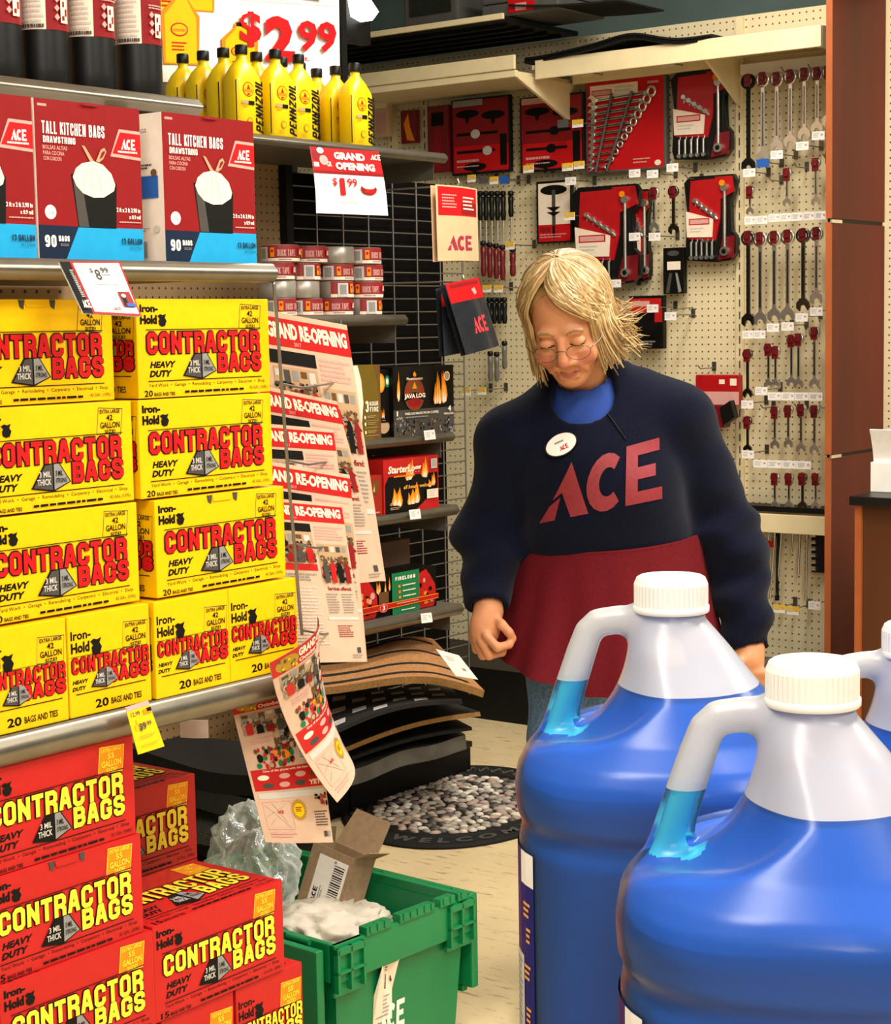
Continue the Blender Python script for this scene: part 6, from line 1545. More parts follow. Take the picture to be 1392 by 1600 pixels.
for k in range(30):
    t0 = R(-15) + R(250)*k/30
    pts_ = [Vector((SA*(.87 + .05*math.sin(q*2*math.pi))*math.cos(t0 + R(6)*q), SB*(.87 + .05*math.sin(q*2*math.pi))*math.sin(t0 + R(6)*q), .010)) for q in [i/8 for i in range(9)]]
    mb.tube(pts_, .004, 5, 'rubber_letter')
mb.build('raised_lettering', wm)
# ================================================================== jugs of blue washer fluid in the foreground
def mix_mat(name, build):
    m = bpy.data.materials.new(name); m.use_nodes = True; nt = m.node_tree; N = nt.nodes; L = nt.links
    N.remove(N['Principled BSDF']); build(N, L, N['Material Output']); MATS[name] = m
LEVEL = .2425                               # fluid level above the jug's base
def hdpe(N, L, out):                         # milky translucent plastic wall; where fluid wets it from inside it turns clear
    def wall(col, tcol, clear):
        d = N.new('ShaderNodeBsdfDiffuse'); d.inputs[0].default_value = col + (1,)
        t = N.new('ShaderNodeBsdfTranslucent'); t.inputs[0].default_value = tcol + (1,)
        x = N.new('ShaderNodeBsdfTransparent'); x.inputs[0].default_value = (1, 1, 1, 1)
        a = N.new('ShaderNodeMixShader'); a.inputs[0].default_value = .40; L.new(d.outputs[0], a.inputs[1]); L.new(t.outputs[0], a.inputs[2])
        b = N.new('ShaderNodeMixShader'); b.inputs[0].default_value = clear; L.new(a.outputs[0], b.inputs[1]); L.new(x.outputs[0], b.inputs[2])
        return b.outputs[0]
    dry = wall((.74, .74, .76), (.74, .75, .78), .20); wet = wall((.14, .34, .82), (.10, .32, .85), .80)
    tc = N.new('ShaderNodeTexCoord'); sp = N.new('ShaderNodeSeparateXYZ'); L.new(tc.outputs['Object'], sp.inputs[0])
    lt = N.new('ShaderNodeMath'); lt.operation = 'LESS_THAN'; L.new(sp.outputs[2], lt.inputs[0]); lt.inputs[1].default_value = LEVEL
    m = N.new('ShaderNodeMixShader'); L.new(lt.outputs[0], m.inputs[0]); L.new(dry, m.inputs[1]); L.new(wet, m.inputs[2])
    g = N.new('ShaderNodeBsdfGlossy'); g.inputs['Roughness'].default_value = .26
    f_ = N.new('ShaderNodeFresnel'); f_.inputs[0].default_value = 1.34
    c = N.new('ShaderNodeMixShader'); L.new(f_.outputs[0], c.inputs[0]); L.new(m.outputs[0], c.inputs[1]); L.new(g.outputs[0], c.inputs[2]); L.new(c.outputs[0], out.inputs['Surface'])
mix_mat('jug_plastic', hdpe)
mt('washer_fluid', '0d58c8', .35, spec=.1, var=.05, vs=6)
mt('washer_fluid_thin', '48e4ff', .35, spec=.1, var=.05, vs=20)
flat('label_navy', '1a1a6e', .4)
JH = .278                                    # height of the plastic body under the cap
RP = [(.000,.070),(.004,.0785),(.012,.0822),(.160,.0822),(.166,.0806),(.170,.0806),(.176,.0832),(.190,.0840),(.200,.0825),(.208,.0785),(.220,.0655),(.244,.0465),(.262,.0325),(.272,.0240),(.278,.0188),(.284,.0178),(.292,.0178)]
rz = np.array([p[0] for p in RP]); rr = np.array([p[1] for p in RP])
def jug_sdf(X, Y, Z):
    r = np.interp(Z, rz, rr)
    sq = (np.abs(X)**2.5 + np.abs(Y)**2.5)**(1/2.5); ro = np.sqrt(X*X + Y*Y)
    k = np.clip((Z-.20)/.05, 0, 1); rad = sq*(1-k)*.985 + ro*(k) + ro*(1-k)*.0
    body = (rad - r)*.75
    body = np.maximum(body, np.maximum(-Z, Z-.290))
    # hollow scooped out behind the handle, deeper on both flanks
    xs = X - np.minimum(15*Y*Y, .035)
    cut = sd_ell(xs, Y, Z, (-.075, 0, .272), (.052, .095, .062))
    cut = np.maximum(cut, Z - .279)
    body = smax(body, -cut, .008)
    # handle
    pts = [(-.006,.2760,.0085), (-.030,.2762,.0080), (-.0405,.2745,.0078), (-.0460,.2690,.0080), (-.0500,.2580,.0084), (-.0565,.2380,.0088), (-.0620,.2200,.0092)]
    h = sd_cap(X, Y, Z, (-.0620, 0, .2200), (-.0665, 0, .196), .0092, .0140)
    for p, q in zip(pts, pts[1:]): h = np.minimum(h, sd_cap(X, Y, Z, (p[0], 0, p[1]), (q[0], 0, q[1]), p[2], q[2]))
    return smin(body, h, .008)
jx = ar(-.090, .090, .0018)
jz = np.concatenate([ar(-.002, .160, .006)[:-1], ar(.160, .294, .0018)])
jv, jf = surf_nets(jug_sdf, jx, jx, jz); jv = relax(jv, jf, 2, .4)
def fluid(level):
    def f(X, Y, Z): return np.maximum(jug_sdf(X, Y, Z) + .0028, Z - level)
    v, q = surf_nets(f, jx, jx, np.concatenate([ar(-.002, .160, .006)[:-1], ar(.160, level-.002, .0022), [level-.0006, level+.0006, level+.003]]))
    v = relax(v, q, 1, .3); c = v[q].mean(1)
    return v, q, ((c[:, 0] < -.050 + (c[:, 2]-.205)*.30) & (np.abs(c[:, 1]) < .0115) & (c[:, 2] > .212)).astype(int)
def jug_label(parent):
    mb = MB(); z0, z1 = .018, .157
    def cm(u, v, l):
        t = R(62) + R(160)*u; c, s_ = math.cos(t), math.sin(t); r_ = .0822/.985/((abs(c)**2.5 + abs(s_)**2.5)**(1/2.5)) + .0006 + l
        return (r_*c, r_*s_, z1 - (z1-z0)*v)
    a = CurvedArt(mb, cm, .21, z1-z0, .00015, .0003); a.NU, a.NV = 26, 1
    a.rect(0, 0, 1, 1, 'label_navy'); a.mark(); a.rect(.93, 0, 1, .13, 'ink_white'); a.back(); a.rect(.86, .42, .945, .86, 'ink_ltgrey')
    for v, w in ((.20,.10),(.30,.06),(.45,.09),(.62,.07),(.75,.1)): a.back(); a.lines(.985 - w*.4, v, .985, v+.07, 3, 'ink_flame', .5)
    a.back(1); a.lines(.87, .45, .935, .84, 14, 'ink_grey', .4); a.back(); a.rect(0, .93, 1, 1, 'card_yellow'); a.lines(.7, .945, .98, .985, 1, 'label_navy', .7)
    a.back(); a.text('WASHER', .25, .2, .65, .4, 'ink_white', .03)
    return mb.build('label', parent)
def cap_part(parent):
    mb = MB(); n = 96; pr = [(.0205, .2815), (.0210, .2822), (.0210, .2850), (.0202, .2855)]
    mb.lathe(pr, 48, 'plastic_white', close=False)
    vs = []; fs = []; rows = [(.0199, .2855), (.0199, .297), (.0188, .3005), (.0172, .3015), (.0165, .3008), (0.0001, .3008)]
    for j, (r_, z) in enumerate(rows):
        for i in range(n): t = 2*math.pi*i/n; q = r_ + (.00045 if (i % 2 and j < 2) else 0); vs.append((q*math.cos(t), q*math.sin(t), z))
    for j in range(len(rows)-1):
        for i in range(n): fs.append((j*n+i, j*n+(i+1)%n, (j+1)*n+(i+1)%n, (j+1)*n+i))
    mb.add(vs, fs, 'plastic_white', False); return mb.build('cap', parent)
FL = fluid(LEVEL)
def jug(px, py, y, rot, level, label, sc=1.0):
    p = atY(px, py, y)                        # centre of the cap's top
    t = thing('washer_fluid_jug', label, 'jug', Vector((p.x, p.y, p.z - .3008*sc)), rot, 'jugs of blue washer fluid'); t.scale = (sc, sc, sc)
    net_obj('bottle', jv, jf, ['jug_plastic'], None, t)
    v, q, mi = FL; net_obj('fluid', v, q, ['washer_fluid', 'washer_fluid_thin'], mi, t)
    cap_part(t); jug_label(t)
    return t
j1 = jug(1048, 901, 1.0, R(-14), .2335, 'blue washer fluid jug nearest to the woman, second in size')
j2 = jug(1269, 1033, .79, R(-14), .2318, 'largest blue washer fluid jug at the lower right, nearest the camera')
j3 = jug(1432, 975, 1.08, R(-8), .2345, 'blue washer fluid jug cut off by the right picture edge')
# the stand that carries the jugs, below the picture
zb = min(j1.location.z, j2.location.z, j3.location.z)
for j in (j1, j2, j3):
    if j.location.z - zb > .002:
        mb = MB(); mb.box(-.09, .09, -.09, .09, zb, j.location.z, 'card_kraft'); tag(mb.build('display_riser', loc=(j.location.x, j.location.y, 0)), 'brown carton riser below the picture under the ' + ('jug nearest to the woman' if j is j1 else 'largest jug' if j is j2 else 'jug at the right edge'), 'box')
mb = MB(); mb.box(-.115, .44, -.23, .24, 0, zb, 'card_kraft', .004)
tag(mb.build('pallet_display', loc=((j1.location.x+j2.location.x)/2, .95, 0)), 'brown carton display stand below the picture carrying the washer fluid jugs', 'display stand')
# ================================================================== the woman in the navy fleece
mt('skin', 'c98a63', .5, 0, spec=.35, var=.06, vs=40)
mt('skin_rosy', 'bd7458', .5, 0, spec=.35, var=.06, vs=40); mt('lip', 'b0655a', .45, 0, var=.05); mt('brow', '8a6a48', .8, 0, var=.15, vs=200); mt('lash', '3d2a20', .7)
mt('hair_blond', 'bd9f6e', .5, 0, spec=.35, var=.25, vs=55, stretch=(1, 1, .25), hx2='94754a')
mt('hair_brown', '937246', .5, 0, spec=.35, var=.2, vs=60, stretch=(1, 1, .25))
mt('hair_light', 'e2cfa6', .45, 0, spec=.4, var=.15, vs=60, stretch=(1, 1, .25), hx2='c7aa76')
mt('fleece_navy', '0c1022', .98, 0, spec=.08, var=.3, vs=350, bump=.4, bs=500, sheen=.06)
mt('apron_red', '60101a', .85, 0, spec=.15, var=.1, vs=180, bump=.15, bs=500)
mt('print_red', '86222e', .6, 0, var=.1, vs=150)
mt('shirt_blue', '1f449c', .85, 0, var=.08, vs=120); mt('denim', '6a8cb3', .9, 0, var=.2, vs=140, bump=.2, bs=500, hx2='4c6c92'); mt('shoe_dark', '26221f', .6)
PY = 3.78
P0 = Vector((atY(950, 900, PY).x, PY, 0))
def J(px, py, dy=0.0):
    p = atY(px, py, PY + dy) - P0; return np.array([p.x, p.y, p.z])
wom = thing('person', 'woman in navy fleece and dark red waist apron looking down beside the shelves', 'person', P0)
headc = J(888, 508, -.135)
# head frame: face turned a little to the picture's left, bowed forward, tipped sideways
HR = Matrix.Rotation(R(-5), 3, 'Y') @ Matrix.Rotation(R(-16), 3, 'Z') @ Matrix.Rotation(R(29), 3, 'X')
HRn = np.array(HR)
def to_head(X, Y, Z):
    dx, dy, dz = X-headc[0], Y-headc[1], Z-headc[2]
    return (HRn[0,0]*dx + HRn[1,0]*dy + HRn[2,0]*dz, HRn[0,1]*dx + HRn[1,1]*dy + HRn[2,1]*dz, HRn[0,2]*dx + HRn[1,2]*dy + HRn[2,2]*dz)
def head_pt(x, y, z): return np.array(HR @ Vector((x, y, z))) + headc
def head_sdf(x, y, z):
    d = sd_ell(x, y, z, (0, .012, .036), (.073, .092, .088))
    d = smin(d, sd_ell(x, y, z, (0, -.030, -.028), (.060, .058, .072)), .03)
    d = smin(d, sd_ell(x, y, z, (0, -.052, -.082), (.031, .030, .024)), .022)
    for s in (-1, 1):
        d = smin(d, sd_ell(x, y, z, (s*.038, -.064, -.028), (.024, .020, .022)), .018)       # cheeks
        d = smin(d, sd_ell(x, y, z, (s*.027, -.079, .030), (.020, .010, .009)), .014)        # brow ridge
        d = smax(d, -sd_ell(x, y, z, (s*.031, -.098, .010), (.019, .016, .011)), .012)       # sockets
        d = smin(d, sd_ell(x, y, z, (s*.031, -.077, .008), (.0155, .0135, .0115)), .004)     # lowered lids
        d = smin(d, sd_ell(x, y, z, (s*.075, .016, -.008), (.010, .020, .031)), .006)        # ears
        d = smin(d, sd_ell(x, y, z, (s*.0120, -.094, -.029), (.0080, .010, .0070)), .006)    # nostril wings
        d = smin(d, sd_cap(x, y, z, (s*.019, -.090, -.032), (s*.036, -.071, -.060), .005, .004), .010)   # smile folds
    d = smin(d, sd_cap(x, y, z, (0, -.088, .014), (0, -.103, -.022), .0080, .0112), .009)    # nose
    d = smin(d, sd_ell(x, y, z, (0, -.104, -.026), (.0118, .010, .0088)), .006)
    d = smin(d, sd_cap(x, y, z, (-.018, -.080, -.0555), (.018, -.080, -.0555), .0055, .0055), .008)
    m = sd_cap(x, y, z, (0, -.0910, -.0635), (.030, -.074, -.049), .0028, .0022); m = np.minimum(m, sd_cap(x, y, z, (0, -.0910, -.0635), (-.030, -.074, -.049), .0028, .0022))
    d = smax(d, -m, .003)
    d = smin(d, sd_cap(x, y, z, (-.015, -.081, -.0685), (.015, -.081, -.0685), .0055, .0055), .006)
    return d
neck0 = J(925, 612, -.015)
RSh, REl, RWr = J(803, 684, -.01), J(757, 835, .02), J(763, 948, -.10)
LSh, LEl, LWr = J(1052, 655, .0), J(1140, 850, .04), J(1172, 1012, -.05)
hipc = J(955, 965, .05); chest = J(935, 735, .0)
# right hand: loosely closed, back of the hand towards us, thumb and forefinger pinching
HB = [J(*k) for k in ((764,956,-.10), (757,985,-.105))]
FING = [  # chains from knuckle over the middle joint to the tip, with radii; curled away from us
 ([J(760,994,-.140), J(777,1012,-.148), J(795,1007,-.140), J(800,999,-.130)], .0098, .0078),     # forefinger
 ([J(752,1002,-.132), J(764,1024,-.134), J(784,1019,-.116), J(788,1009,-.102)], .0100, .0080),
 ([J(745,1001,-.119), J(754,1024,-.116), J(771,1022,-.094), J(776,1012,-.082)], .0096, .0076),
 ([J(739,994,-.106), J(744,1015,-.098), J(759,1018,-.074), J(764,1009,-.064)], .0088, .0068)]
THUMB = ([J(772,966,-.118), J(784,976,-.136), J(795,988,-.138), J(801,997,-.134)], .0110, .0080)
FING2 = [([J(1158,1030,-.065)+np.array([.008*i,0,0]), J(1156,1052,-.08)+np.array([.016*i,0,0]), J(1158,1068,-.07)+np.array([.016*i,0,.0]), J(1161,1078,-.05)+np.array([.015*i,0,0])], .009, .007) for i in range(4)]
THUMB2 = ([J(1162,1025,-.07), J(1150,1040,-.10), J(1150,1055,-.11), J(1152,1064,-.105)], .0105, .008)
feet = [np.array([-.115, .02, .0]), np.array([.115, .05, .0])]
knees = [J(880, 1235, .0), J(1030, 1235, .02)]
def chain(X, Y, Z, pts, r0, r1, k):
    d = None; n = len(pts)-1
    for i in range(n):
        a, b = r0 + (r1-r0)*i/n, r0 + (r1-r0)*(i+1)/n
        q = sd_cap(X, Y, Z, pts[i], pts[i+1], a, b); d = q if d is None else smin(d, q, k)
    return d
def body_sdf(X, Y, Z):
    out = np.full(X.shape, 1.0, np.float32)
    zs = Z[0, 0, :]
    def part(z0, z1, x0, x1, f, k):
        i0, i1 = np.searchsorted(zs, z0), np.searchsorted(zs, z1); xs_ = X[:, 0, 0]; a, b = np.searchsorted(xs_, x0), np.searchsorted(xs_, x1)
        if i1 <= i0 or b <= a: return
        s = (slice(a, b), slice(None), slice(i0, i1)); q = f(X[s], Y[s], Z[s]); out[s] = smin(out[s], q, k)
    part(1.24, 1.64, -.30, .20, lambda x, y, z: head_sdf(*to_head(x, y, z)), .001)
    part(1.15, 1.50, -.25, .15, lambda x, y, z: sd_cap(x, y, z, head_pt(0, .020, -.045), neck0 + np.array([0, .03, -.02]), .050, .058), .02)
    part(.70, 1.36, -.45, .45, lambda x, y, z: sd_ell(x, y, z, chest, (.155, .095, .20)), .04)
    part(.55, 1.10, -.40, .40, lambda x, y, z: sd_ell(x, y, z, hipc, (.165, .115, .17)), .06)
    for a, b, c in ((RSh, REl, RWr), (LSh, LEl, LWr)):
        part(.55, 1.40, -.6, .6, lambda x, y, z: smin(sd_cap(x, y, z, a, b, .052, .042), sd_cap(x, y, z, b, c, .040, .026), .03), .04)
    part(.65, .90, -.6, -.1, lambda x, y, z: smin(sd_cap(x, y, z, RWr, HB[0], .026, .028), sd_ell(x, y, z, J(757,982,-.115), (.031, .024, .040)), .02), .015)
    for pts, r0, r1 in FING + [THUMB]: part(.65, .90, -.6, -.1, lambda x, y, z: chain(x, y, z, pts, r0, r1, .004), .004)
    part(.60, .85, .1, .6, lambda x, y, z: smin(sd_cap(x, y, z, LWr, J(1168,1030,-.06), .026, .03), sd_ell(x, y, z, J(1165,1038,-.06), (.034, .02, .036)), .02), .015)
    for pts, r0, r1 in FING2 + [THUMB2]: part(.60, .85, .1, .6, lambda x, y, z: chain(x, y, z, pts, r0, r1, .004), .004)
    for i, s in enumerate((-1, 1)):
        part(.0, 1.0, -.5, .5, lambda x, y, z: smin(sd_cap(x, y, z, hipc + np.array([s*.085, 0, -.06]), knees[i], .088, .058), sd_cap(x, y, z, knees[i], feet[i] + np.array([0, .02, .09]), .056, .038), .03), .03)
        part(-.05, .2, -.5, .5, lambda x, y, z: sd_cap(x, y, z, feet[i] + np.array([0, .03, .045]), feet[i] + np.array([-.01, -.13, .03]), .04, .03), .03)
    return out
gx = np.concatenate([ar(-.36, -.30, .006)[:-1], ar(-.30, .06, .0028)[:-1], ar(.06, .40, .007)])
gy = np.concatenate([ar(-.27, -.0, .0030)[:-1], ar(.0, .25, .008)])
gz = np.concatenate([ar(-.02, .70, .014)[:-1], ar(.70, .84, .003)[:-1], ar(.84, 1.29, .012)[:-1], ar(1.29, 1.62, .0027)])
bv, bf = surf_nets(body_sdf, gx, gy, gz); bv = relax(bv, bf, 1, .3)
c = bv[bf].mean(1); hx, hy, hz = to_head(c[:, 0], c[:, 1], c[:, 2])
mi = np.zeros(len(bf), int); inh = c[:, 2] > 1.28
mi[inh & (hy < -.06) & (((np.abs(np.abs(hx)-.04) < .016) & (np.abs(hz+.03) < .016)) | ((np.abs(hx) < .013) & (np.abs(hz+.03) < .013) & (hy < -.10)))] = 1
sm = np.abs(hx); curve = -.0635 + .26*np.maximum(0, sm-.003)*sm*10
mi[inh & (hy < -.072) & (sm < .027) & (np.abs(hz - (-.0635 + 14*sm*sm)) < .0075 - .16*sm)] = 2
mi[inh & (hy < -.07) & (np.abs(sm-.031) < .016) & (np.abs(hz - (.0030 - 12*(sm-.031)**2*(-1))) < .0022)] = 4
mi[inh & (hy < -.07) & (sm > .012) & (sm < .048) & (np.abs(hz - (.0345 - 22*(sm-.030)**2)) < .0022)] = 3
net_obj('body', bv, bf, ['skin', 'skin_rosy', 'lip', 'brow', 'lash'], mi, wom)

# ---- hair: a bob built from a solid cap and many locks
def hair_sdf(x, y, z):
    d = sd_ell(x, y, z, (0, .022, .044), (.082, .100, .091))
    for s in (-1, 1): d = smin(d, sd_cap(x, y, z, (s*.078, .020, .02), (s*.084, .018, -.080), .018, .014), .03)
    d = smin(d, sd_ell(x, y, z, (0, .075, -.03), (.085, .050, .075)), .03)
    face = sd_ell(x, y, z, (-.010, -.094, .010), (.072, .078, .104))
    d = smax(d, -face, .012)
    d += .0022*np.sin(70*x + 30*z + 25*y)*np.cos(40*y - 20*x)
    return d
hvx = ar(-.13, .13, .004)
hv, hf = surf_nets(hair_sdf, hvx, ar(-.11, .16, .004), ar(-.14, .15, .004)); hv = relax(hv, hf, 1, .4)
hv = hv @ HRn.T + headc
hob = net_obj('hair', hv, hf, ['hair_brown'], None, wom)
rg = random.Random(11)
lk = MB()
def pick(): q = rg.random(); return 'hair_light' if q < .30 else ('hair_blond' if q < .72 else 'hair_brown')
def lock(fa, az, ln, flare, wd, matn):
    # fa: angle from the face direction (+ to the picture's right); locks in front sweep aside to the temples
    pts = []; n = 14; s = 1 if fa > -.40 else -1; fe = fa
    if abs(fa) < 1.15: fe = s*rg.uniform(.72, 1.45) if s > 0 else s*rg.uniform(.74, 1.5)
    for i in range(n+1):
        t = i/n; q = min(1, t*1.6); th = az + (math.pi*.53-az)*q
        f = fa + (fe-fa)*(q**1.2); ang = 1.5*math.pi + f; ca_, sa_ = math.cos(ang), math.sin(ang)
        rx, ry, rz_ = .0890, .1075, .0965
        lift = .006*math.sin(math.pi*q)*(1 if abs(fa) < 1.2 else .3)
        if t*1.6 < 1: x, y, z = math.sin(th)*ca_*(rx+lift), .020 + math.sin(th)*sa_*(ry+lift), .044 + math.cos(th)*(rz_+lift)
        else:
            k = (t*1.6-1)/.6; x, y, z = ca_*(rx + flare*k*k), .020 + sa_*(ry*.98 + flare*k*k*.6), .040 - ln*k
        pts.append(head_pt(x + .003*math.sin(7*t+fa*9), y, z))
    w = [wd*(.5 + .5*math.sin(math.pi*min(1, .15+i/n*.95))) for i in range(n+1)]; w[-1] = .0006
    lk.tube([Vector(p) for p in pts], w, 5, matn, False)
for i in range(980):
    fa = rg.uniform(-math.pi, math.pi) if i % 3 else rg.uniform(-1.2, 1.2)
    ln = rg.uniform(.085, .125) + (.02 if fa < -.4 else 0); fl = rg.uniform(.0, .012) + (.045*rg.random()**2 if fa > .9 else 0)
    if fa < -.40 : fl = rg.uniform(-.012, .006)
    lock(fa, rg.uniform(.02, .6), ln, fl, rg.uniform(.0016, .0032), pick())
# loose flying ends on the picture's right
for i in range(70):
    h = rg.uniform(-.02, -.09); pts = []
    st = (.088, rg.uniform(-.02, .09), h + .04)
    L_ = rg.uniform(.05, .10); sx = rg.uniform(.25, .8); sy = rg.uniform(-.03, .03)
    for k in range(7): q = k/6; pts.append(head_pt(st[0] + L_*sx*q**1.5, st[1] + sy*q*q, st[2] - L_*(1.1-sx)*q + .02*q*q*q + .004*math.sin(5*q+h*90)))
    wd = rg.uniform(.0012, .0026); lk.tube([Vector(p) for p in pts], [wd, wd, wd, wd*.9, wd*.7, wd*.5, .0004], 5, pick(), False)
lk.build('hair_locks', hob)
# glasses and earring
gls = MB(); wr = .0008
for s in (-1, 1):
    pts = []
    for k in range(25):
        t = 2*math.pi*k/24; pts.append(Vector(head_pt(s*.033 + .0235*math.cos(t), -.1035 + .006*abs(math.cos(t))*(1 if s*math.cos(t) > 0 else .2) + .010*(-math.sin(t)*.2), -.004 + .0175*math.sin(t))))
    gls.tube(pts, wr, 5, 'chrome_dark', False)
    gls.tube([Vector(head_pt(s*.0565, -.097, -.001)), Vector(head_pt(s*.074, -.075, .004)), Vector(head_pt(s*.083, .0, .006)), Vector(head_pt(s*.082, .02, .002))], wr, 5, 'chrome_dark')
gls.tube([Vector(head_pt(-.0105, -.103, .001)), Vector(head_pt(0, -.107, .004)), Vector(head_pt(.0105, -.103, .001))], wr, 5, 'chrome_dark')
gls.build('glasses', wom)
er = MB()
for k in range(4): p = head_pt(.079, -.004, -.050 - .011*k); er.cyl(p + np.array([-.004, -.006, 0]), p + np.array([.004, -.006, .002]), .0042, .0042, 10, 'chrome')
er.build('earring', wom)

# ---- navy fleece
def fold(X, Y, Z, k): return k*(np.sin(55*Z + 22*X + 9*Y) + .7*np.sin(83*Z - 31*X + 15*Y))
bust = J(938, 745, -.035); waist = J(948, 838, .0); shl = J(935, 640, .015)
def fleece_sdf(X, Y, Z):
    d = sd_ell(X, Y, Z, shl, (.150, .095, .075))
    d = smin(d, sd_ell(X, Y, Z, bust, (.172, .122, .165)), .09)
    d = smin(d, sd_ell(X, Y, Z, waist, (.176, .135, .090)), .08)
    d = smin(d, sd_cap(X, Y, Z, J(885,640,.0), RSh, .066, .068), .05)
    d = smin(d, sd_cap(X, Y, Z, J(1000,632,.0), LSh, .070, .076), .05)
    rs = smin(sd_cap(X, Y, Z, RSh, REl + np.array([.014,0,0]), .068, .069), sd_cap(X, Y, Z, REl + np.array([.012,0,0]), RWr + (REl-RWr)*.10, .072, .050), .03)
    ls = smin(sd_cap(X, Y, Z, LSh, LEl, .076, .074), sd_cap(X, Y, Z, LEl, LWr + (LEl-LWr)*.08, .074, .052), .03)
    rs = rs + fold(X, Y, Z, .005)*np.clip((1.12-Z)/.15, 0, 1); ls = ls + fold(X+.1, Y, Z, .0065)*np.clip((1.16-Z)/.15, 0, 1)
    d = smin(d, rs, .035); d = smin(d, ls, .035)
    d = d + fold(X*.6, Y, Z*.5, .0035)
    # collar
    nb = neck0 + np.array([.0, .0, .0])
    d = smin(d, sd_cap(X, Y, Z, nb + np.array([0, .02, -.03]), nb + np.array([-.012, .0, .035]), .098, .086), .03)
    # neck opening and open zip placket
    up = head_pt(0, -.01, -.05)
    d = smax(d, -sd_cap(X, Y, Z, nb + np.array([-.015, -.035, -.035]), up + np.array([-.02, -.09, .04]), .060, .085), .008)
    d = smax(d, -sd_cap(X, Y, Z, nb + np.array([.018, -.14, -.055]), nb + np.array([-.02, -.10, .06]), .012, .055), .010)
    # straight hem under the apron band, open cuffs
    hem = J(950, 868, 0)[2]
    tor = np.maximum(np.abs(X - waist[0]) - .19, 0)
    d = np.where((np.abs(X - waist[0]) < .185) & (Y < .25) & (Z < hem + .04), np.maximum(d, np.where(np.minimum(rs, ls) < .004, -1, hem - Z)), d)
    for w_, e_ in ((RWr, REl), (LWr, LEl)):
        ax = (w_ - e_)/np.linalg.norm(w_ - e_); cut = (X-w_[0])*ax[0] + (Y-w_[1])*ax[1] + (Z-w_[2])*ax[2] - .004
        near = np.sqrt((X-w_[0])**2 + (Y-w_[1])**2 + (Z-w_[2])**2) < .14
        d = np.where(near, np.maximum(d, cut), d)
        d = np.where(near, smax(d, -sd_cap(X, Y, Z, w_ - ax*.03, w_ + ax*.06, .030, .036), .006), d)
    return d
fv, ff = surf_nets(fleece_sdf, ar(-.40, .40, .006), ar(-.22, .22, .006), ar(J(950,1030,0)[2]-.03, 1.42, .006)); fv = relax(fv, ff, 2, .4)
fob = net_obj('fleece', fv, ff, ['fleece_navy'], None, wom)
fbvh = BVHTree.FromPolygons([Vector(p) for p in fv.tolist()], ff.tolist())
eye = Vector((0, 0, CAM_H)) - P0
def on_fleece(px, py, l, fall=-.12):
    d = ray(px, py).normalized(); h = fbvh.ray_cast(eye, d)
    if h[0] is None: q = eye + d*((PY-.1)/d.y); return q
    return h[0] + h[1]*(l + .0008)
class ClothArt(CurvedArt): NU, NV = 26, 14
# store letters across the chest: where they sit on the chest is taken once from the photo's corners
def chest_map(c00, c10, c11, c01):
    def f(u, v, l):
        x = (c00[0]*(1-u)+c10[0]*u)*(1-v) + (c01[0]*(1-u)+c11[0]*u)*v; y = (c00[1]*(1-u)+c10[1]*u)*(1-v) + (c01[1]*(1-u)+c11[1]*u)*v
        return on_fleece(x, y, l)
    return f
mb = MB(); a = ClothArt(mb, chest_map((853,733),(1032,683),(1034,779),(843,818)), .25, .13, .0003, .0006)
a.ace(0, 0, 1, 1, 'print_red'); lg = mb.build('chest_letters', wom, label='red letters across the navy chest')
bp_ = on_fleece(878, 696, .0); bn = fbvh.ray_cast(eye, ray(878, 696).normalized())[1]
bd = MB(); bq = bn.to_track_quat('Y', 'Z').to_matrix()
def bpt(x, y, z): return bp_ + bn*(y) + Vector((x, x*-bn.x/max(.3, -bn.y)*-1, z)) 
ux = Vector((1, 0, .30)); ux = (ux - bn*ux.dot(bn)).normalized(); uz = bn.cross(ux); uz = uz if uz.z > 0 else -uz
n = 32
for j, (k, e, m_) in enumerate(((1.0, .0045, 'chrome_dark'), (.93, .0055, 'plastic_white'))):
    ring = [bp_ + ux*(.0345*k*math.cos(2*math.pi*i/n)) + uz*(.0245*k*math.sin(2*math.pi*i/n)) + bn*e for i in range(n)]
    low = [p - bn*(e) for p in ring]
    bd.add(ring + low, [list(range(n))] + [(i, n+i, n+(i+1)%n, (i+1)%n) for i in range(n)], m_)
a = Art(bd, lambda u, v, l: bp_ + ux*(.030*(2*u-1)) + uz*(.020*(1-2*v)) + bn*(.0056 + l), .06, .04, .0003)
a.ace(.40, .58, .72, .84, 'ink_red'); a.lines(.3, .30, .62, .42, 1, 'ink_grey', .8, False)
bd.build('name_badge', wom)
zp = MB(); zt = [on_fleece(950+4.6*k, 648+6.5*k, .001) for k in range(7)]
zp.tube(zt, .0016, 5, 'metal_black'); q0 = on_fleece(949, 645, .004)
zp.box(q0.x-.006, q0.x+.006, q0.y-.004, q0.y, q0.z-.012, q0.z+.012, 'chrome_dark', .001); zp.box(q0.x-.001, q0.x+.010, q0.y-.006, q0.y-.002, q0.z-.026, q0.z-.008, 'chrome', .001); zp.build('zip_pull', wom)
# blue shirt collar inside the neck
def shirt_sdf(X, Y, Z):
    nb = neck0
    d = sd_cap(X, Y, Z, nb + np.array([-.005, .0, -.09]), nb + np.array([-.010, -.012, .028]), .105, .066)
    d = np.maximum(d, -sd_cap(X, Y, Z, nb + np.array([-.012, -.01, .02]), head_pt(0, -.01, -.06) + np.array([0, 0, .06]), .055, .075))
    return np.maximum(d, Z - (nb[2] + .035))
sv, sf = surf_nets(shirt_sdf, ar(-.20, .12, .006), ar(-.18, .14, .006), ar(1.12, 1.42, .006)); net_obj('shirt', relax(sv, sf, 2, .4), sf, ['shirt_blue'], None, wom)

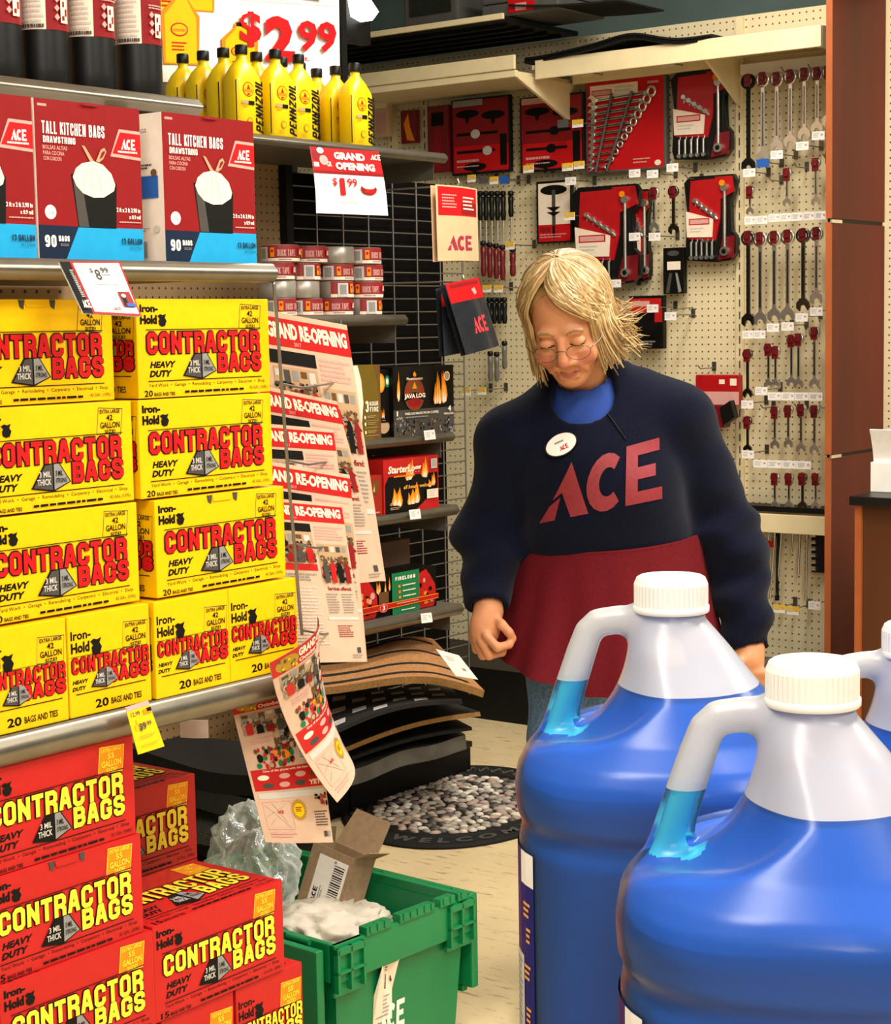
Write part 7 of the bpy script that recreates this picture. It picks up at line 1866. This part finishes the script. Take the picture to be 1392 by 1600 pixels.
# ---- apron, jeans, shoes
az0 = J(950, 840, 0)[2]; az1 = J(880, 1062, 0)[2]
def apron(u, v):
    t = R(-104) + R(208)*u                     # 0 = towards us
    flare = .030 + .075*v**1.2
    fold_ = .012*math.sin(9*t + 1.5)*v*v + .006*math.sin(17*t)*v
    lx_ = .172 + flare*.55; ly = .128 + flare*.75
    x = waist[0] + .004 + lx_*math.sin(t) + fold_*math.sin(t); y = waist[1] + .012 - (ly + fold_)*math.cos(t)
    left = max(0, -math.sin(t))
    z = az0 - .010*math.cos(t)*(1-v) - (az0-az1)*v*(1 - .30*max(0, abs(math.sin(t))-.25)) + .012*math.sin(t)*(1-v)
    x -= .030*left*v
    return (x, y, z)
mb = MB(); mb.sheet(apron, 60, 24, 'apron_red', .004)
mb.tube([Vector(apron(k/40, .012)) + Vector((0, -.001, 0)) for k in range(41)], .004, 6, 'apron_red'); mb.build('apron', wom)
def jeans_sdf(X, Y, Z):
    d = sd_ell(X, Y, Z, hipc + np.array([0,0,-.02]), (.178, .128, .17))
    for i, s in enumerate((-1, 1)):
        l = smin(sd_cap(X, Y, Z, hipc + np.array([s*.083, 0, -.08]), knees[i], .098, .074), sd_cap(X, Y, Z, knees[i], feet[i] + np.array([0, .03, .07]), .074, .062), .03)
        d = smin(d, l, .02)
    d = d + .003*np.sin(40*Z + 30*X)
    return np.maximum(np.maximum(d, Z - J(950, 900, 0)[2]), .045 - Z)
qv, qf = surf_nets(jeans_sdf, ar(-.34, .34, .010), ar(-.25, .28, .010), ar(.03, 1.0, .011)); net_obj('jeans', relax(qv, qf, 1, .4), qf, ['denim'], None, wom)
for i in range(2):
    def shoe_sdf(X, Y, Z):
        f = feet[i]; d = smin(sd_cap(X, Y, Z, f + np.array([0, .05, .05]), f + np.array([-.01, -.15, .035]), .048, .042), sd_cap(X, Y, Z, f + np.array([0, .03, .06]), f + np.array([0, .03, .10]), .046, .046), .02)
        return np.maximum(d, .002 - Z)
    f = feet[i]; sv, sf = surf_nets(shoe_sdf, ar(f[0]-.08, f[0]+.08, .008), ar(f[1]-.24, f[1]+.14, .008), ar(-.008, .16, .008)); net_obj('shoe', relax(sv, sf, 1, .4), sf, ['shoe_dark'], None, wom)
